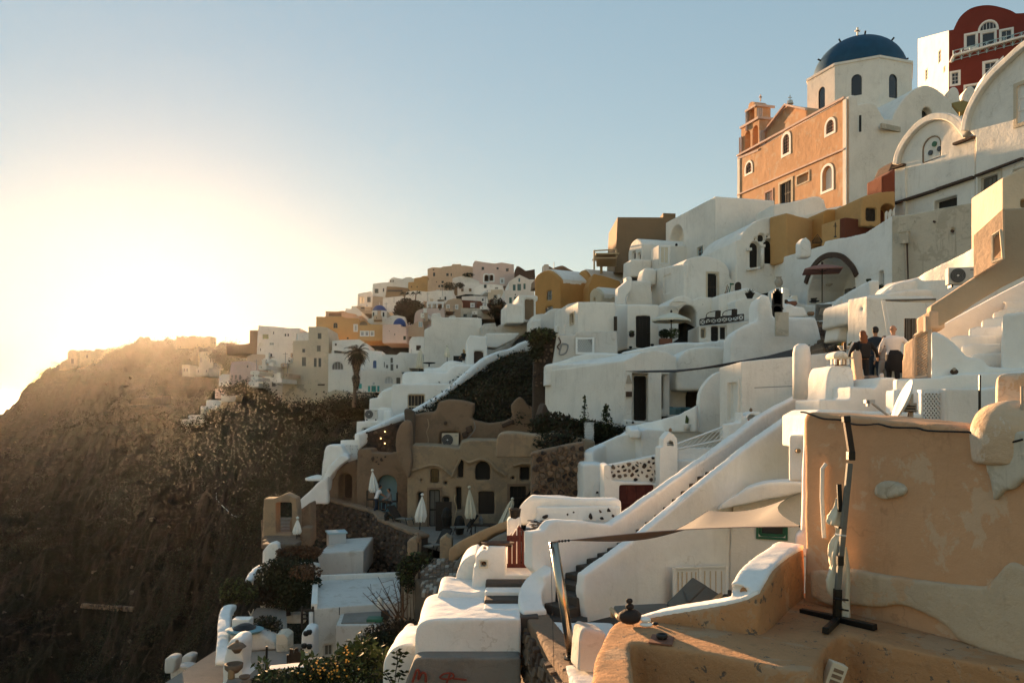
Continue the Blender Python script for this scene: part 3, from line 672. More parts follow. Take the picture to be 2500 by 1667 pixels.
facade('ochre_vault', 'rounded ochre vault top in front of the church foot', 'house', (2045,55,10), [(2045,480),(2048,240)]+smo([(2048,240),(2070,212),(2120,203),(2180,208),(2215,235),(2222,265)],3)+[(2225,480)], 4, 'ochre')
g = block('ochre_box_house', 'ochre box-shaped house with a thin metal cross on its face', 'house', 2030, 2229, 2400, 52, 268, 470, 'yellow', th=20, ph=26, yl=330)
q = P(2146,370,51.2); MB().box(q, .02,.02,.45).box(q+Vector((0,0,.2)), .12,.02,.02).box(q+Vector((0,0,.32)), .07,.02,.02).lathe(q-Vector((0,0,.5)), [(.08,0),(.1,.05),(.02,.1)], 8).obj('metal_cross', 'metalblack', g)
fr('C')
facade('maroon_parapet', 'deep maroon wall face joined to the ochre box-shaped house', 'wall', (641,51.8,26), [(643,520),(643,315),(760,330),(980,366),(980,520)], .5, 'maroon')
fr('B')
br = facade('brown_house', 'plain flat-roofed brown house rising against the sky left of the tall white house', 'house', (362,77,0), [(340,720),(362,270),(735,272),(735,236),(837,240),(840,720)], 7, 'brown', mode=0)
# balcony of timber
bc = thing('timber_balcony', 'open timber balcony jutting from the brown house on joists', 'balcony', P(260,700,74))
for i in range(9):
 y = 605+i*8; MB().box(P(270,y,74+i*.35), .95,.07,.06).obj('joist', 'palewood', bc)
MB().box(P(262,596,75.5), 1.08,1.7,.06).obj('deck', 'palewood', bc)
for x in (170, 352): MB().tube([P(x,700 if x<200 else 600,74), P(x,540,74)], .09, 6).obj('post', 'palewood', bc)
MB().tube([P(168,546,74), P(355,534,74)], .07, 6).obj('rail', 'palewood', bc); MB().tube([P(170,555,74), P(205,600,76)], .05, 6).obj('rail', 'palewood', bc)
MB().box(P(228,690,77), .12,.1,.5).obj('post', 'palewood', bc)
MB().box(P(285,582,76), .6,.4,.08).obj('bench', 'beige', bc)
sh = facade('vaulted_house', 'small white vaulted house with two little dark windows below the brown house', 'house', (565,68,105), [(448,700),(450,565)]+smo([(450,565),(462,510),(485,470),(520,447),(548,458),(565,490)],3)+[(567,700)], 6, 'white', [('k',478,550,508,614,dict(dp=.25)),('k',523,560,548,618,dict(dp=.25))], ext=15)
facade('white_wall', 'plain white wall below the small vaulted house with two windows', 'wall', (470,65,10), [(465,760),(472,615),(640,618),(640,760)], 2, 'white')
block('white_house', 'narrow white house front with a closed pale shutter beside the deep arched niche', 'house', 632, 700, 800, 64, 495, 720, 'white', th=14, ph=10, right=[('w',710,510,780,650,dict(c='creampaint',dp=.08,g=(2,1)))])
tw = block('tall_white_house', 'tall plain white cube of a house with a deep arched niche in its sunlit side', 'house', 755, 1163, 1650, 64, 97, 800, 'white', th=14, ph=14,
   left=[('n',785,335,900,700,dict(a=1,dp=1.0)),('w',1016,512,1064,588,dict(f='paleblue',tr='white',tw=.12))])
q = P(844,495,66); MB().lathe(q, [(.1,-.1),(.12,0),(.06,.1)], 8).obj('wall_lamp', 'metalblack', tw)
# gate pillar, iron gate
pl_ = facade('gate_pillar', 'pointed white gate pillar at the corner of the ochre garden wall', 'pillar', (1862,47,5), [(1862,600),(1864,465),(1905,427),(1955,465),(1958,600)], .8, 'whitefresh', mode=2)
ig = thing('iron_gate', 'small pointed wrought iron gate beside the white pillar', 'gate', P(1998,488,47))
for i in range(8):
 x = 1962+i*10; MB().tube([P(x,490,47), P(x,455-(28-abs(i-4)*9),47)], .02, 4).obj('bar', 'metalblack', ig)
MB().tube([P(1958,468,47),P(2000,412,47),P(2040,470,47)], .025, 5).tube([P(1958,478,47),P(2040,476,47)], .02, 5).obj('frame', 'metalblack', ig)
# ================================================================ middle slope, right half
fr('C')
# big arch wall facing left with sunlit upper strip
aw = facade('arch_house', 'large white wall with a dark-rimmed cave arch over a terrace, behind the pink parasol', 'house', (1090,44,100.8),
   [(-260,1400),(-260,800),(-200,790),(-60,725),(0,708),(430,585),(445,545),(600,515),(640,512),(828,468),(1080,306),(1090,300),(1090,1400)], 4, 'whitefresh',
   [('n',275,697,742,1180,dict(a=.95,dp=2.6)), ('k',962,830,1005,1060,dict(dp=.3))], ext=12, mode=1)
O = P(1090,0,44); O.z = 0; S100 = pdir(100.8); N10 = pdir(10.8)
def onw(x, y, off=0): q = O+S100*hit(x, O, S100); q.z = ZZ(y, q.y); return q-N10*off
pts = smo([(280,955),(300,890),(345,810),(400,745),(470,705),(540,697),(610,715),(665,760),(715,820),(745,888)],3)
mb = MB(); a = [onw(x,y,.12) for x,y in pts]; vs_=[]
for i,q in enumerate(a):
 d = (a[min(i+1,len(a)-1)]-a[max(0,i-1)]).normalized(); k = N10.cross(d).normalized()
 vs_ += [q+k*.02, q-k*.30, q-k*.30+N10*.3, q+k*.02+N10*.3]
n = len(a); mb.add(vs_, [(i*4+j, i*4+(j+1)%4, i*4+4+(j+1)%4, i*4+4+j) for i in range(n-1) for j in range(4)]+[(0,1,2,3),(n*4-1,n*4-2,n*4-3,n*4-4)]).obj('arch_rim', 'stone', aw)
cv = onw(440,1130,-2.3); cw = onw(355,1060,-2.35)
MB().box(onw(470,1080,-2.35), .35,.3,.75, (S100,N10,Vector((0,0,1)))).obj('door', 'greywood', aw)
MB().box(onw(362,1050,-2.35), .25,.15,.4, (S100,N10,Vector((0,0,1)))).obj('shutter', 'greywood', aw)
MB().lathe(P(485,960,50), [(.02,-.13),(.13,-.08),(.22,.0),(.23,.04),(.2,.04)], 16).obj('wall_basin', 'clay', aw)
# beige stained retaining wall
sw = facade('retaining_wall', 'tall stained beige retaining wall with a dark damp streak under a small niche', 'wall', (1086,43.9,-47), [(1086,1300),(1086,300),(1190,294),(1500,240),(1800,185),(2150,122),(2500,60),(2500,1300)], 3, 'stained',
   [('n',1650,418,1690,490,dict(a=1,dp=.15))], mode=1)
S47 = pdir(-47); O = P(1086,0,43.7); O.z = 0; N43 = pdir(43)
def ons(x, y, off=0): q = O+S47*hit(x, O, S47); q.z = ZZ(y, q.y); return q-N43*off
q = ons(1222,520,.2); ub = thing('meter_box', 'grey meter box with a drain pipe running down the stained beige wall', 'meter box', q)
MB().box(q, .24,.12,.31, (S47,N43,Vector((0,0,1)))).box(q+Vector((0,0,.33)), .27,.15,.03, (S47,N43,Vector((0,0,1)))).obj('box', 'stained', ub)
MB().tube([ons(1222,560,.12), ons(1235,920,.12)], .09, 8).obj('pipe', 'clay', ub); MB().tube([ons(1240,570,.12), ons(1248,920,.12)], .05, 6).obj('cable', 'stone', ub)
q = ons(1492,358,0); MB().tube([q-N43*.05, q+N43*.1], .06, 10).obj('pipe_outlet', 'stone', sw)
q = ons(1668,450,0.05); MB().tube([q-N43*.04, q+N43*.1], .08, 10).obj('lamp_niche', 'stone', sw)
pathwall('retaining_wall', 'white wavy wall under the stained beige wall, carrying the air conditioner', 'wall', [(1050,1040,31),(1085,1000,31),(1120,955,31),(1200,930,31),(1300,918,31),(1335,880,31),(1400,835,30.5),(1500,792,30),(1700,690,29),(1870,600,28),(2100,480,27)], 1.5, 'white', zb=1.0, mode=2)
def ac_unit(label, c, S, N, wd=.85, ht=.62, dp=.32, mat='whiteold', group=None):
 t_ = thing('air_conditioner', label, 'air conditioner', c-Vector((0,0,ht/2)), group); Zv = Vector((0,0,1)); ax = (S, N, Zv)
 o = MB().box(c, wd/2, dp/2, ht/2, ax).obj('casing', mat, t_); bev(o, .02)
 fc = c-S*wd*.16-N*(dp/2); r = ht*.42
 mb = MB();
 for rr in (1, .8, .6, .4):
  pts = [fc-N*.03+S*(r*rr*math.cos(2*math.pi*k/20))+Zv*(r*rr*math.sin(2*math.pi*k/20)) for k in range(21)]; mb.tube(pts, .012, 4)
 mb.obj('fan_guard', 'grey', t_)
 MB().tube([fc-N*.012, fc+N*.02], r*1.02, 24).obj('fan_opening', 'black', t_)
 MB().tube([fc-N*.05, fc], r*.18, 12).obj('fan_hub', 'lightgrey', t_)
 MB().box(c+S*wd*.36-N*(dp/2+.008)+Zv*ht*.32, wd*.08, .006, .02, ax).obj('badge', 'grey', t_)
 for s_ in (-.35, .35): MB().box(c+S*wd*s_-Zv*(ht/2+.05)+N*.05, .03, dp*.6, .05, ax).obj('bracket', 'metalblack', t_)
 return t_
ac_unit('pale air conditioner with a dark round fan bracketed by the tan stair wall', P(1745,880,27.0), pdir(-12), perp(pdir(-12)), .86, .56, .32)
# cube house with tent pole, right of stone steps
bh = block('low_white_house', 'low rounded white house with a small slot window behind the group of people', 'house', 660, 852, 1500, 27, 1068, 1700, 'white', th=12, ph=2, yl=1100, left=[('n',788,1168,812,1215,dict(dp=.15))], mode=2)
facade('vault_hump', 'shallow white hump of roof behind the leaning pole, under the wavy wall', 'roof', (850,27.6,3), [(840,1300),(850,1100),(880,1062)]+smo([(880,1062),(980,1042),(1060,1055),(1110,1090),(1200,1120),(1330,1145),(1460,1150)],3)+[(1500,1300)], 3.5, 'white', mode=2)
facade('terrace_wall', 'broad white wall spreading behind the low rounded house', 'wall', (640,30,2), [(560,1500),(600,1300),(850,1090),(1080,1030),(1300,1000),(1500,1010),(1700,1000),(1800,1300),(1800,1500)], 1.2, 'white', mode=2)
st_ = thing('awning_frame', 'leaning white pole with a rolled grey awning along a wire beside the low white house', 'awning', P(1055,1400,25))
MB().tube([P(1065,1440,25), P(1008,1108,25)], .07, 8).obj('pole', 'whitepaint', st_)
MB().add([P(1040,1112,25),P(1510,1098,24),P(1505,1135,24),P(1250,1130,24.5),P(1045,1120,25)], [(0,1,2,3,4)]).obj('cloth', 'stained', st_)
MB().tube([P(1008,1110,25), P(1510,1100,24)], .03, 6).obj('rod', 'greywood', st_)
# reed screen and small wall near the people
rs = thing('reed_screen', 'brown reed screen panel between the white house and the tan wall', 'screen', P(1265,1500,24))
for i in range(26):
 x = 1214+i*4; MB().tube([P(x,1285+random.uniform(-3,3),24), P(x,1520,24)], .028, 5).obj('reed', random.choice(['darkwood','wood','greywood']), rs)
fr('C')
tan_shaded = facade('stair_wall', 'beige rendered stair wall, its shade painted in as tan, climbing diagonally to the right edge', 'wall', (1462,19,-14),
   [(1462,1400),(1462,1166),(1880,890),(2168,712),(2150,228),(2480,222),(2480,800),(2352,882),(2140,985),(1900,1130),(1700,1270),(1560,1350)], .45, 'tan', mode=1)
fl = facade('stair_wall', 'sunlit face of the tan stair wall with a louvred vent', 'wall', (2153,17.95,103), [(1870,890),(1870,490),(2150,235),(2150,715)], .06, 'beige', ext=13, mode=0)
O = P(2150,0,17.85); O.z = 0; S103 = pdir(103); N13 = pdir(13)
def onf(x, y, off=0): q = O+S103*hit(x, O, S103); q.z = ZZ(y, q.y); return q-N13*off
lv = [(2060,492),(2142,435),(2168,712),(2062,752)]
q = [onf(x,y,.03) for x,y in lv]; cq = sum(q, Vector())/4
for i in range(4):
 a,b_ = q[i], q[(i+1)%4]; MB().tube([a+(cq-a)*.04,b_+(cq-b_)*.04], .035, 5).obj('vent_frame', 'cream', fl)
 MB().tube([a+(cq-a)*.18,b_+(cq-b_)*.18], .012, 4).obj('vent_bead', 'cream', fl)
for i in range(10):
 t_ = (i+.5)/10; a = q[0].lerp(q[3], .15+.7*t_).lerp(q[1].lerp(q[2], .15+.7*t_), .18); b_ = q[0].lerp(q[3], .10+.7*t_-.12).lerp(q[1].lerp(q[2], .10+.7*t_-.12), .82)
 MB().tube([a,b_], .014, 4).obj('vent_slat', 'blackwood', fl)
facade('corner_house', 'cream wall corner above the louvred tan wall at the right edge', 'house', (2148,30,-10), [(2148,500),(2148,-60),(2352,-160),(2500,-200),(2500,500)], 3, 'cream', [('k',2320,140,2420,222,dict(dp=.2,c='brown'))], mode=1)
# white stairs far right
fr('E')
facade('stair_wall', 'white curved stair parapet dropping to the right of the lattice gate', 'wall', (1532,17.2,-4), [(1530,700),(1535,215),(1560,213)]+smo([(1560,213),(1640,250),(1720,310),(1790,385),(1850,442),(1920,445),(1975,450),(2010,485),(2042,522)],3)+[(2260,540),(2500,540),(2500,700)], .5, 'whitefresh', mode=2, ext=61)
facade('back_wall', 'smooth white wall rising behind the white steps below the tan wall', 'wall', (1530,20.6,-13), [(1520,640),(1535,210),(1900,10),(2200,-150),(2560,-330),(2560,640)], .3, 'whitefresh', mode=1)
sts = thing('stairs', 'broad smooth white steps climbing to the right edge under the tan wall', 'stairs', P(2100,560,16))
for i,(xa,y0,xb) in enumerate(((1880,410,2600),(1800,325,2600),(1700,250,2600),(1865,170,2600),(1980,95,2600),(2080,30,2600),(2180,-40,2600))):
 yb = 1.05; Yq = 17.75+i*.33
 o = facade(0,0,0, (xa,Yq,-4), [(xa,600),(xa,y0+20),(xa+60,y0),(2150,y0-10),(2600,y0-20),(2600,600)], .5, 'whitefresh', mode=1, ext=61, root=sts, pname='step')
facade('stair_flank', 'plain white block closing the white steps at the right edge', 'wall', (2150,17.35,-4), [(2150,620),(2150,330),(2160,60),(2300,40),(2600,30),(2600,620)], 1.0, 'whitefresh', mode=2, ext=58)
ow = thing('wall_lamp', 'oval brown bulkhead lamp low on the white wall right of the lattice gate', 'lamp', P(1735,545,17))
MB().lathe(P(1735,545,17.05)-Vector((0,0,.12)), [(.04,0),(.08,.03),(.09,.055),(.08,.09),(.04,.12)], 16, sx=1, sy=.5).obj('body', 'stone', ow)
MB().lathe(P(1735,545,16.98)-Vector((0,0,.04)), [(.02,0),(.05,.04),(.02,.07)], 12, sy=.6).obj('glass', 'clay', ow)
# lattice gate
lg = thing('lattice_gate', 'grey wooden lattice gate standing open by the tan pier with a figure shadow', 'gate', P(1450,620,19.5))
Og = P(1528,0,19); Og.z=0; Sg = pdir(104)
def ong(x,y,off=0): q = Og+Sg*hit(x,Og,Sg); q.z = ZZ(y,q.y); return q
c4 = [(1390,255),(1522,190),(1522,620),(1390,620)]
for i in range(4): MB().tube([ong(*c4[i]),ong(*c4[(i+1)%4])], .06, 4).obj('frame', 'clay', lg)
for i in range(16):
 y = 240+i*24; a = ong(1395,y+60 if y+60<615 else 615); b_ = ong(1518,max(205,y-30)); MB().tube([a,b_], .02, 4).obj('slat', 'clay', lg)
 if i%2: MB().tube([ong(1395,max(262,y-30)),ong(1518,min(y+60,615))], .018, 4).obj('slat', 'clay', lg)
facade('gate_pier', 'sunlit beige pier wall beside the lattice gate catching a figure shadow', 'wall', (1532,18.9,103), [(1270,640),(1285,330),(1400,240),(1398,100),(1528,25),(1528,185),(1392,262),(1392,640)], .4, 'beige', ext=13, mode=1)
q = ong(1512,150); MB().box(q-Vector((.08,0,0)), .03,.05,.18).obj('junction_box', 'clay', tag(thing('junction_box', 'small pale junction box on the sunlit beige pier', 'junction box', q)))
# ================================================================ terrace with parasol, gate and steps
fr('B')
tw2 = pathwall('terrace_wall', 'white curved terrace wall in front of the pink parasol', 'wall', [(1640,1160,46),(1790,950,48),(1850,962,49),(1930,985,49),(2040,975,47),(2130,950,45),(2230,890,42),(2330,830,40),(2420,780,38)], .5, 'whitefresh', drop=2.4, mode=2)
facade('retaining_wall', 'white wall dropping below the pink parasol terrace to the stone steps', 'wall', (2080,43,-25), [(2110,1130),(2125,985),(2200,920),(2360,850),(2360,1200),(2200,1200)], .6, 'white', mode=2)
dg = facade('garden_door', 'pale grey weathered door leaning at the top of the stone steps', 'door', (1985,41.5,5), [(1985,1115),(1993,985),(2118,980),(2118,1108)], .12, 'greywood', [('n',2010,1010,2100,1075,dict(dp=.06))], mode=0, pname='leaf')
for i in range(8): MB().tube([P(2012+i*10,1072,41.45), P(2030+i*9,1012,41.45)], .02, 4).obj('slat', 'clay', dg)
# stone steps
ss = thing('stone_stairs', 'rough dark stone steps climbing between white walls behind the people', 'stairs', P(2140,1370,30))
rnd = random.Random(3)
for i in range(11):
 y = 1372-i*25; Yq = 30+i*1.05; x0 = 2045-i*4.5; x1 = 2260-i*11
 p, q = P(x0,y,Yq), P(x1,y,Yq); n_ = 7
 for k in range(n_):
  a = p.lerp(q,(k+.5)/n_)+Vector((0,rnd.uniform(-.08,.08),rnd.uniform(-.05,.05)));
  o = MB().box(a-Vector((0,-.6,.2)), (q-p).length/n_/2*.97, .62, .22+rnd.uniform(-.03,.03)).obj('stone', rnd.choice(['stonebrown','stonebrown','stone','mud']), ss); bev(o, .07)
pathwall('stair_wall', 'rounded white wall hugging the right side of the rough stone steps', 'wall', [(2190,1110,38),(2195,1140,36),(2230,1060,34),(2240,1150,31),(2245,1240,29),(2290,1300,27.5)], .6, 'white', drop=3.5, mode=2)
# large white curved body left of the stone steps
bw = facade('terrace_wall', 'massive rounded white bastion wall left of the rough stone steps', 'wall', (1300,35,-6), smo([(1290,1330),(1300,1250),(1340,1195),(1420,1145),(1500,1120)],3)+[(1515,1115),(1512,980),(1530,915),(1560,900),(1600,915),(1625,1000),(1635,1085)]+[(1700,1105)]+smo([(1740,1085),(1850,1085),(1960,1088),(1985,1100),(2005,1150),(2025,1230),(2045,1330),(2050,1420)],3)+[(2050,1650),(1290,1650)], 2.2, 'whitefresh', mode=2, pname='wall')
MB().box(P(1707,1145,34), .28,.06,.5).obj('mended_panel', 'stained', bw)
gt = thing('picket_gate', 'small dark arched picket gate between white pillars above the bastion', 'gate', P(1665,1100,37))
for i in range(5): x = 1642+i*14; MB().box(P(x,1045+abs(i-2)*4,36.5), .08,.03,1.05-.07*abs(i-2)).obj('picket', 'blackwood', gt)
pts = [P(x,y,36.5) for x,y in arc(1668,1035,46,46,170,10,8)]; MB().tube(pts, .07, 5).obj('top_rail', 'blackwood', gt); MB().tube([P(1635,1085,36.5),P(1705,1085,36.5)], .05, 5).obj('bottom_rail', 'blackwood', gt)
MB().box(P(1718,1045,36.6), .05,.05,1.1).obj('post', 'whitepaint', gt)
facade('chimney_stub', 'white stepped block between the picket gate and the terracotta pot', 'wall', (1730,38,0), [(1722,1100),(1728,1000),(1760,970),(1830,1000),(1890,1005),(1925,1085)], 1.2, 'whitefresh', mode=2)
def pot(label, c, h, r, mat='terracotta', prof=None, name='plant_pot', cat='pot'):
 t_ = thing(name, label, cat, c); MB().lathe(c, [(r*a,h*b) for a,b in (prof or [(.6,0),(.95,.45),(1,.7),(.8,.9),(.95,1),(.75,1),(.65,.8)])], 18).obj('body', mat, t_, smooth=True); return t_
pot('round terracotta pot standing on the white terrace wall by the picket gate', P(1790,1000,39), .22, .26)
pot('dark round pot on the white bastion top near the grey door', P(1945,1078,37), .18, .17, 'mud')
pot('dark stone ball standing behind the picket gate', P(1740,978,39.5), .2, .12, 'stone', [(.3,0),(.9,.3),(1,.6),(.7,.9),(.2,1)])
ur = pot('tall pale clay urn on a white ledge beside the cave arch', P(1682,842,51.5), .65, .26, 'clay', [(.55,0),(.95,.3),(1,.55),(.75,.75),(.55,.88),(.75,1),(.6,1)], 'urn', 'urn')
facade('plinth', 'white plinth ledge carrying the tall clay urn', 'wall', (1650,50.5,0), [(1650,1000),(1650,846),(1760,846),(1785,870),(1785,1000)], 1.6, 'white', mode=2)
facade('low_wall', 'low white block with a small square opening left of the cave arch', 'wall', (1780,49.5,0), [(1640,1010),(1640,930),(1780,925),(1842,905),(1850,1010)], 1.4, 'white', [('k',1790,908,1838,948,dict(dp=.4,c='clay'))], mode=1)
# parasols
def parasol(label, base, top, r, hgt, mat, n=8, sag=.0, polem='darkwood', valance=.12, ang=0, flat=.45):
 t_ = thing('parasol', label, 'parasol', base); apex = base+Vector((0,0,hgt))
 mb = MB(); ring_ = [apex+Vector((r*math.cos(2*math.pi*k/n+ang), r*math.sin(2*math.pi*k/n+ang), -flat*r)) for k in range(n)]
 mid = [apex+Vector((r*.5*math.cos(2*math.pi*k/n+ang), r*.5*math.sin(2*math.pi*k/n+ang), -flat*r*.42)) for k in range(n)]
 vs_ = [apex]+mid+ring_+[p-Vector((0,0,valance)) for p in ring_]
 fs = [(0,1+k,1+(k+1)%n) for k in range(n)]+[(1+k,1+n+k,1+n+(k+1)%n,1+(k+1)%n) for k in range(n)]+[(1+n+k,1+2*n+k,1+2*n+(k+1)%n,1+n+(k+1)%n) for k in range(n)]
 o = mb.add(vs_, fs).obj('canopy', mat, t_); s_ = o.modifiers.new('thick','SOLIDIFY'); s_.thickness = .015
 MB().tube([base, apex+Vector((0,0,.05))], .035, 8).obj('pole', polem, t_)
 hub = apex-Vector((0,0,flat*r*1.25))
 for k in range(n): MB().tube([hub, mid[k]-Vector((0,0,.03))], .012, 4).obj('rib', polem, t_)
 MB().lathe(apex, [(.06,0),(.08,.06),(.02,.16)], 8).obj('finial', polem, t_)
 return t_
fr('C'); parasol('dusty pink square parasol open in front of the cave arch', P(420,1130,48), 0, 1.5, ZZ(765,48)-ZZ(1130,48), 'canvaspink', n=4, ang=.5, flat=.26, valance=.06)
tb = thing('terrace_chair', 'dark slatted chair under the pink parasol', 'chair', P(340,1135,48))
for i in range(5): MB().tube([P(315+i*11,1135,48), P(318+i*11,1092,48.2)], .03, 4).obj('slat', 'blackwood', tb)
MB().box(P(345,1120,48.3), .22,.22,.03).obj('seat', 'blackwood', tb); MB().tube([P(310,1095,48.2),P(372,1090,48.2)], .03, 4).obj('back_rail', 'blackwood', tb)
pot('dark grassy pot on the white wall right of the cave arch', P(865,935,40), .15, .13, 'leafdark')
fg = thing('shrub', 'dark pot plant standing against the slot opening in the white arch wall', 'plant', P(985,1040,41)); MB().lathe(P(985,1045,41), [(.14,0),(.19,.22),(.17,.25)], 12).obj('pot', 'bluepaint', fg)
def leafball(root, c, rx, ry, rz, n, ls, mat, seed=0, name='foliage', kind=None, flat=False, parent=None):
 rg = np.random.default_rng(seed+len(bpy.data.objects)); d = rg.normal(size=(n,3)); d /= np.linalg.norm(d,axis=1)[:,None]; r = rg.random(n)**.42
 p = np.array(c)[None]+d*r[:,None]*np.array([[rx,ry,rz]]); a = rg.normal(size=(n,3)); a /= np.linalg.norm(a,axis=1)[:,None]; b = np.cross(a, rg.normal(size=(n,3))); b /= np.linalg.norm(b,axis=1)[:,None]
 L = ls*(.5+rg.random(n))[:,None]; return leafmesh(name, p, a*L, b*L*.45, mat, root, kind)
def leafmesh(name, p, a, b, mat, root=None, kind=None):
 n = len(p); base = np.array(parent_loc(root)) if root else np.zeros(3); p = p-base
 v = np.stack([p-a, p+b, p+a, p-b], 1).reshape(-1,3)
 me = bpy.data.meshes.new(name); me.vertices.add(4*n); me.vertices.foreach_set('co', v.reshape(-1).astype('f'))
 me.loops.add(4*n); me.loops.foreach_set('vertex_index', np.arange(4*n,dtype='i')); me.polygons.add(n); me.polygons.foreach_set('loop_start', np.arange(0,4*n,4,dtype='i')); me.polygons.foreach_set('loop_total', np.full(n,4,dtype='i'))
 me.update();
 for x in (mat if isinstance(mat,(list,tuple)) else [mat]): me.materials.append(MAT[x])
 if isinstance(mat,(list,tuple)): me.polygons.foreach_set('material_index', np.random.default_rng(n).integers(0,len(mat),n).astype('i'))
 o = bpy.data.objects.new(name, me); C.objects.link(o)
 if root: o.parent = root
 if kind: o['kind'] = kind
 return o
leafball(fg, P(985,1010,41), .2,.2,.3, 300, .06, 'leafdark')
# agave
fr('B')
ag = thing('agave', 'spiky agave in a dark pot on the white ledge', 'plant', P(1445,935,46)); MB().lathe(P(1445,935,46), [(.15,0),(.26,.25),(.28,.3),(.24,.3)], 14).obj('pot', 'blackwood', ag)
c0 = P(1445,915,46); mb = MB()
for k in range(26):
 a = rnd.uniform(0,6.28); e = rnd.uniform(.2,1.4); L = rnd.uniform(.35,.52); d = Vector((math.cos(a)*math.cos(e),math.sin(a)*math.cos(e),math.sin(e))); s_ = d.cross(Vector((0,0,1))).normalized()*.03
 MB().add([c0-s_, c0+s_, c0+d*L*.5+s_*1.2+Vector((0,0,.02)), c0+d*L, c0+d*L*.5-s_*1.2+Vector((0,0,.02))], [(0,1,2,3,4)]).obj('leaf', 'leafolive', ag)
# vaulted house with door
vh = facade('vaulted_house', 'white vaulted house with a dark plank door under the tall white house', 'house', (905,56,10),
  [(905,1000),(905,645)]+smo([(905,645),(940,612),(1000,593),(1070,588),(1140,597),(1210,625),(1255,665),(1278,710),(1283,755)],3)+[(1300,780),(1380,800),(1440,830),(1445,900),(1380,1000)], 5.4, 'white',
  [('d',1098,730,1180,928,dict(c='blackwood',f='darkwood',tr='cream',tw=.12))], ext=104)
facade(0,0,0, (903,55.9,104), [(640,1040),(640,700),(905,650),(905,1040)], .35, 'white', [('w',738,745,798,890,dict(c='glass',f='cream',g=(1,1)))], ext=14, root=vh, mode=1)
pots = [(1255,870,.12,.5),(1268,880,.1,.6)]
for x0,y0,x1,y1,mt in ((1245,895,1262,825,'wood'),(1258,893,1272,838,'greywood'),(1275,890,1292,820,'greenpaint')):
 tl = thing('garden_tool', ('green-headed' if mt=='greenpaint' else ('pale wooden' if mt=='wood' else 'grey'))+' garden tool leaning on the vaulted house', 'tool', P(x0,y0,54)); MB().tube([P(x0,y0,54),P(x1,y1,54.4)], .035, 6).obj('handle', mt, tl)
 if mt=='greenpaint': MB().box(P(1298,818,54.4), .13,.05,.05).obj('head', mt, tl)
 else: MB().box(P(x0,y0,54), .06,.02,.09).obj('head', mt, tl)
hd = thing('wooden_hatch', 'dark round-topped wooden hatch leaning beside the garden tools', 'hatch', P(1350,885,54))
O = P(1325,0,54); O.z = 0; MB().extr(hloop(0, ZZ(885,54), .42, ZZ(800,54), 1), O, Vector((1,0,0)), Vector((0,1,0)), 0, .08).obj('panel', 'darkwood', hd)
facade('parapet_wall', 'white terrace parapet in front of the vaulted house door', 'wall', (1200,52,8), [(1190,1100),(1200,905),(1290,880),(1380,862),(1430,840),(1560,900),(1600,960),(1600,1140),(1190,1140)], 1.8, 'white', mode=2)
# rough white wall with twin chimney, left
facade('chimney_wall', 'rough white stepped wall ending in a twin-holed chimney top', 'wall', (365,58,10), [(360,1000),(368,850),(440,790),(432,765),(445,757),(478,757),(484,790),(478,860),(430,930),(430,1000)], .8, 'whitefresh', mode=1)
facade('white_wall', 'white wall between the twin-holed chimney and the vaulted house', 'wall', (470,59,8), [(420,1010),(480,790),(560,790),(636,796),(650,1010)], 1.5, 'white')
facade('stair_drum', 'rounded white quarter turret against the vaulted house flank', 'wall', (560,60,8), [(548,830),(560,790),(580,700),(600,680),(650,682),(680,700),(680,830)], 1.5, 'white', mode=2)
# terrace row of white houses (upper terrace level)
row = block('white_house', 'white house with a black-framed door beside the cream parasol', 'house', 335, 442, 700, 51, 985, 1350, 'white', th=10, ph=4, yl=985, left=[], right=[('d',512,1078,630,1340,dict(c='blackwood',f='blackwood',dp=.12)), ('n',0,0,0,0)][:1])
q = P(478,1232,50.5); hp = pot('dark hanging basket on the white wall left of the black door', q-Vector((0,0,.15)), .26, .19, 'blackwood'); leafball(hp, q+Vector((0,0,.17)), .18,.15,.1, 120, .05, 'leaf')
block('white_house', 'plain white cube house with rough plaster left of the black-framed door', 'house', -70, 38, 345, 49.5, 963, 1300, 'white', th=10, ph=4, left=[('w',-25,1060,5,1140,dict(f='cream',g=(1,1),tr='cream',tw=.1))], rim=0)
dk = thing('shutter', 'narrow dark shutter on the corner of the plain white cube house', 'shutter', P(345,1200,49.3)); MB().box(P(344,1142,49.3), .1,.06,.44).obj('leaf', 'darkwood', dk)
ah = facade('arched_house', 'white house with a tall open arch and a jutting vaulted hood behind the cream parasol', 'house', (660,53,6),
  [(660,1360),(660,1000),(770,990),(800,960)]+smo([(800,960),(840,925),(900,912),(945,925),(975,948)],3)+[(1030,925),(1110,925),(1330,960),(1500,940),(1515,1110),(1300,1160),(1290,1360)], 3.5, 'white',
  [('n',862,988,1008,1330,dict(a=1,dp=3.0))])
q = P(937,1190,54); MB().box(q, .07,.06,.14).obj('wall_lantern', 'blackwood', ah)
MB().box(P(935,1275,55.5), .35,.1,.32).obj('door', 'darkwood', ah); MB().box(P(1060,985,53), .02,.02,.02).obj('hook', 'black', ah)
mb = MB().add([P(775,1000,52.5),P(800,962,52.5),P(870,958,52.5),P(935,965,52.8),P(860,1035,52.8),P(845,1005,52.6)], [(0,1,2,3,4,5)]); o = mb.obj('hood', 'white', ah); s_ = o.modifiers.new('t','SOLIDIFY'); s_.thickness = .15
ur2 = facade('blue_white_house', 'white bay in blue shade above the balcony with two rattan chairs', 'house', (1330,50.5,4), [(1325,1120),(1330,950),(1400,930),(1515,925),(1515,1120)], 2.5, 'white')
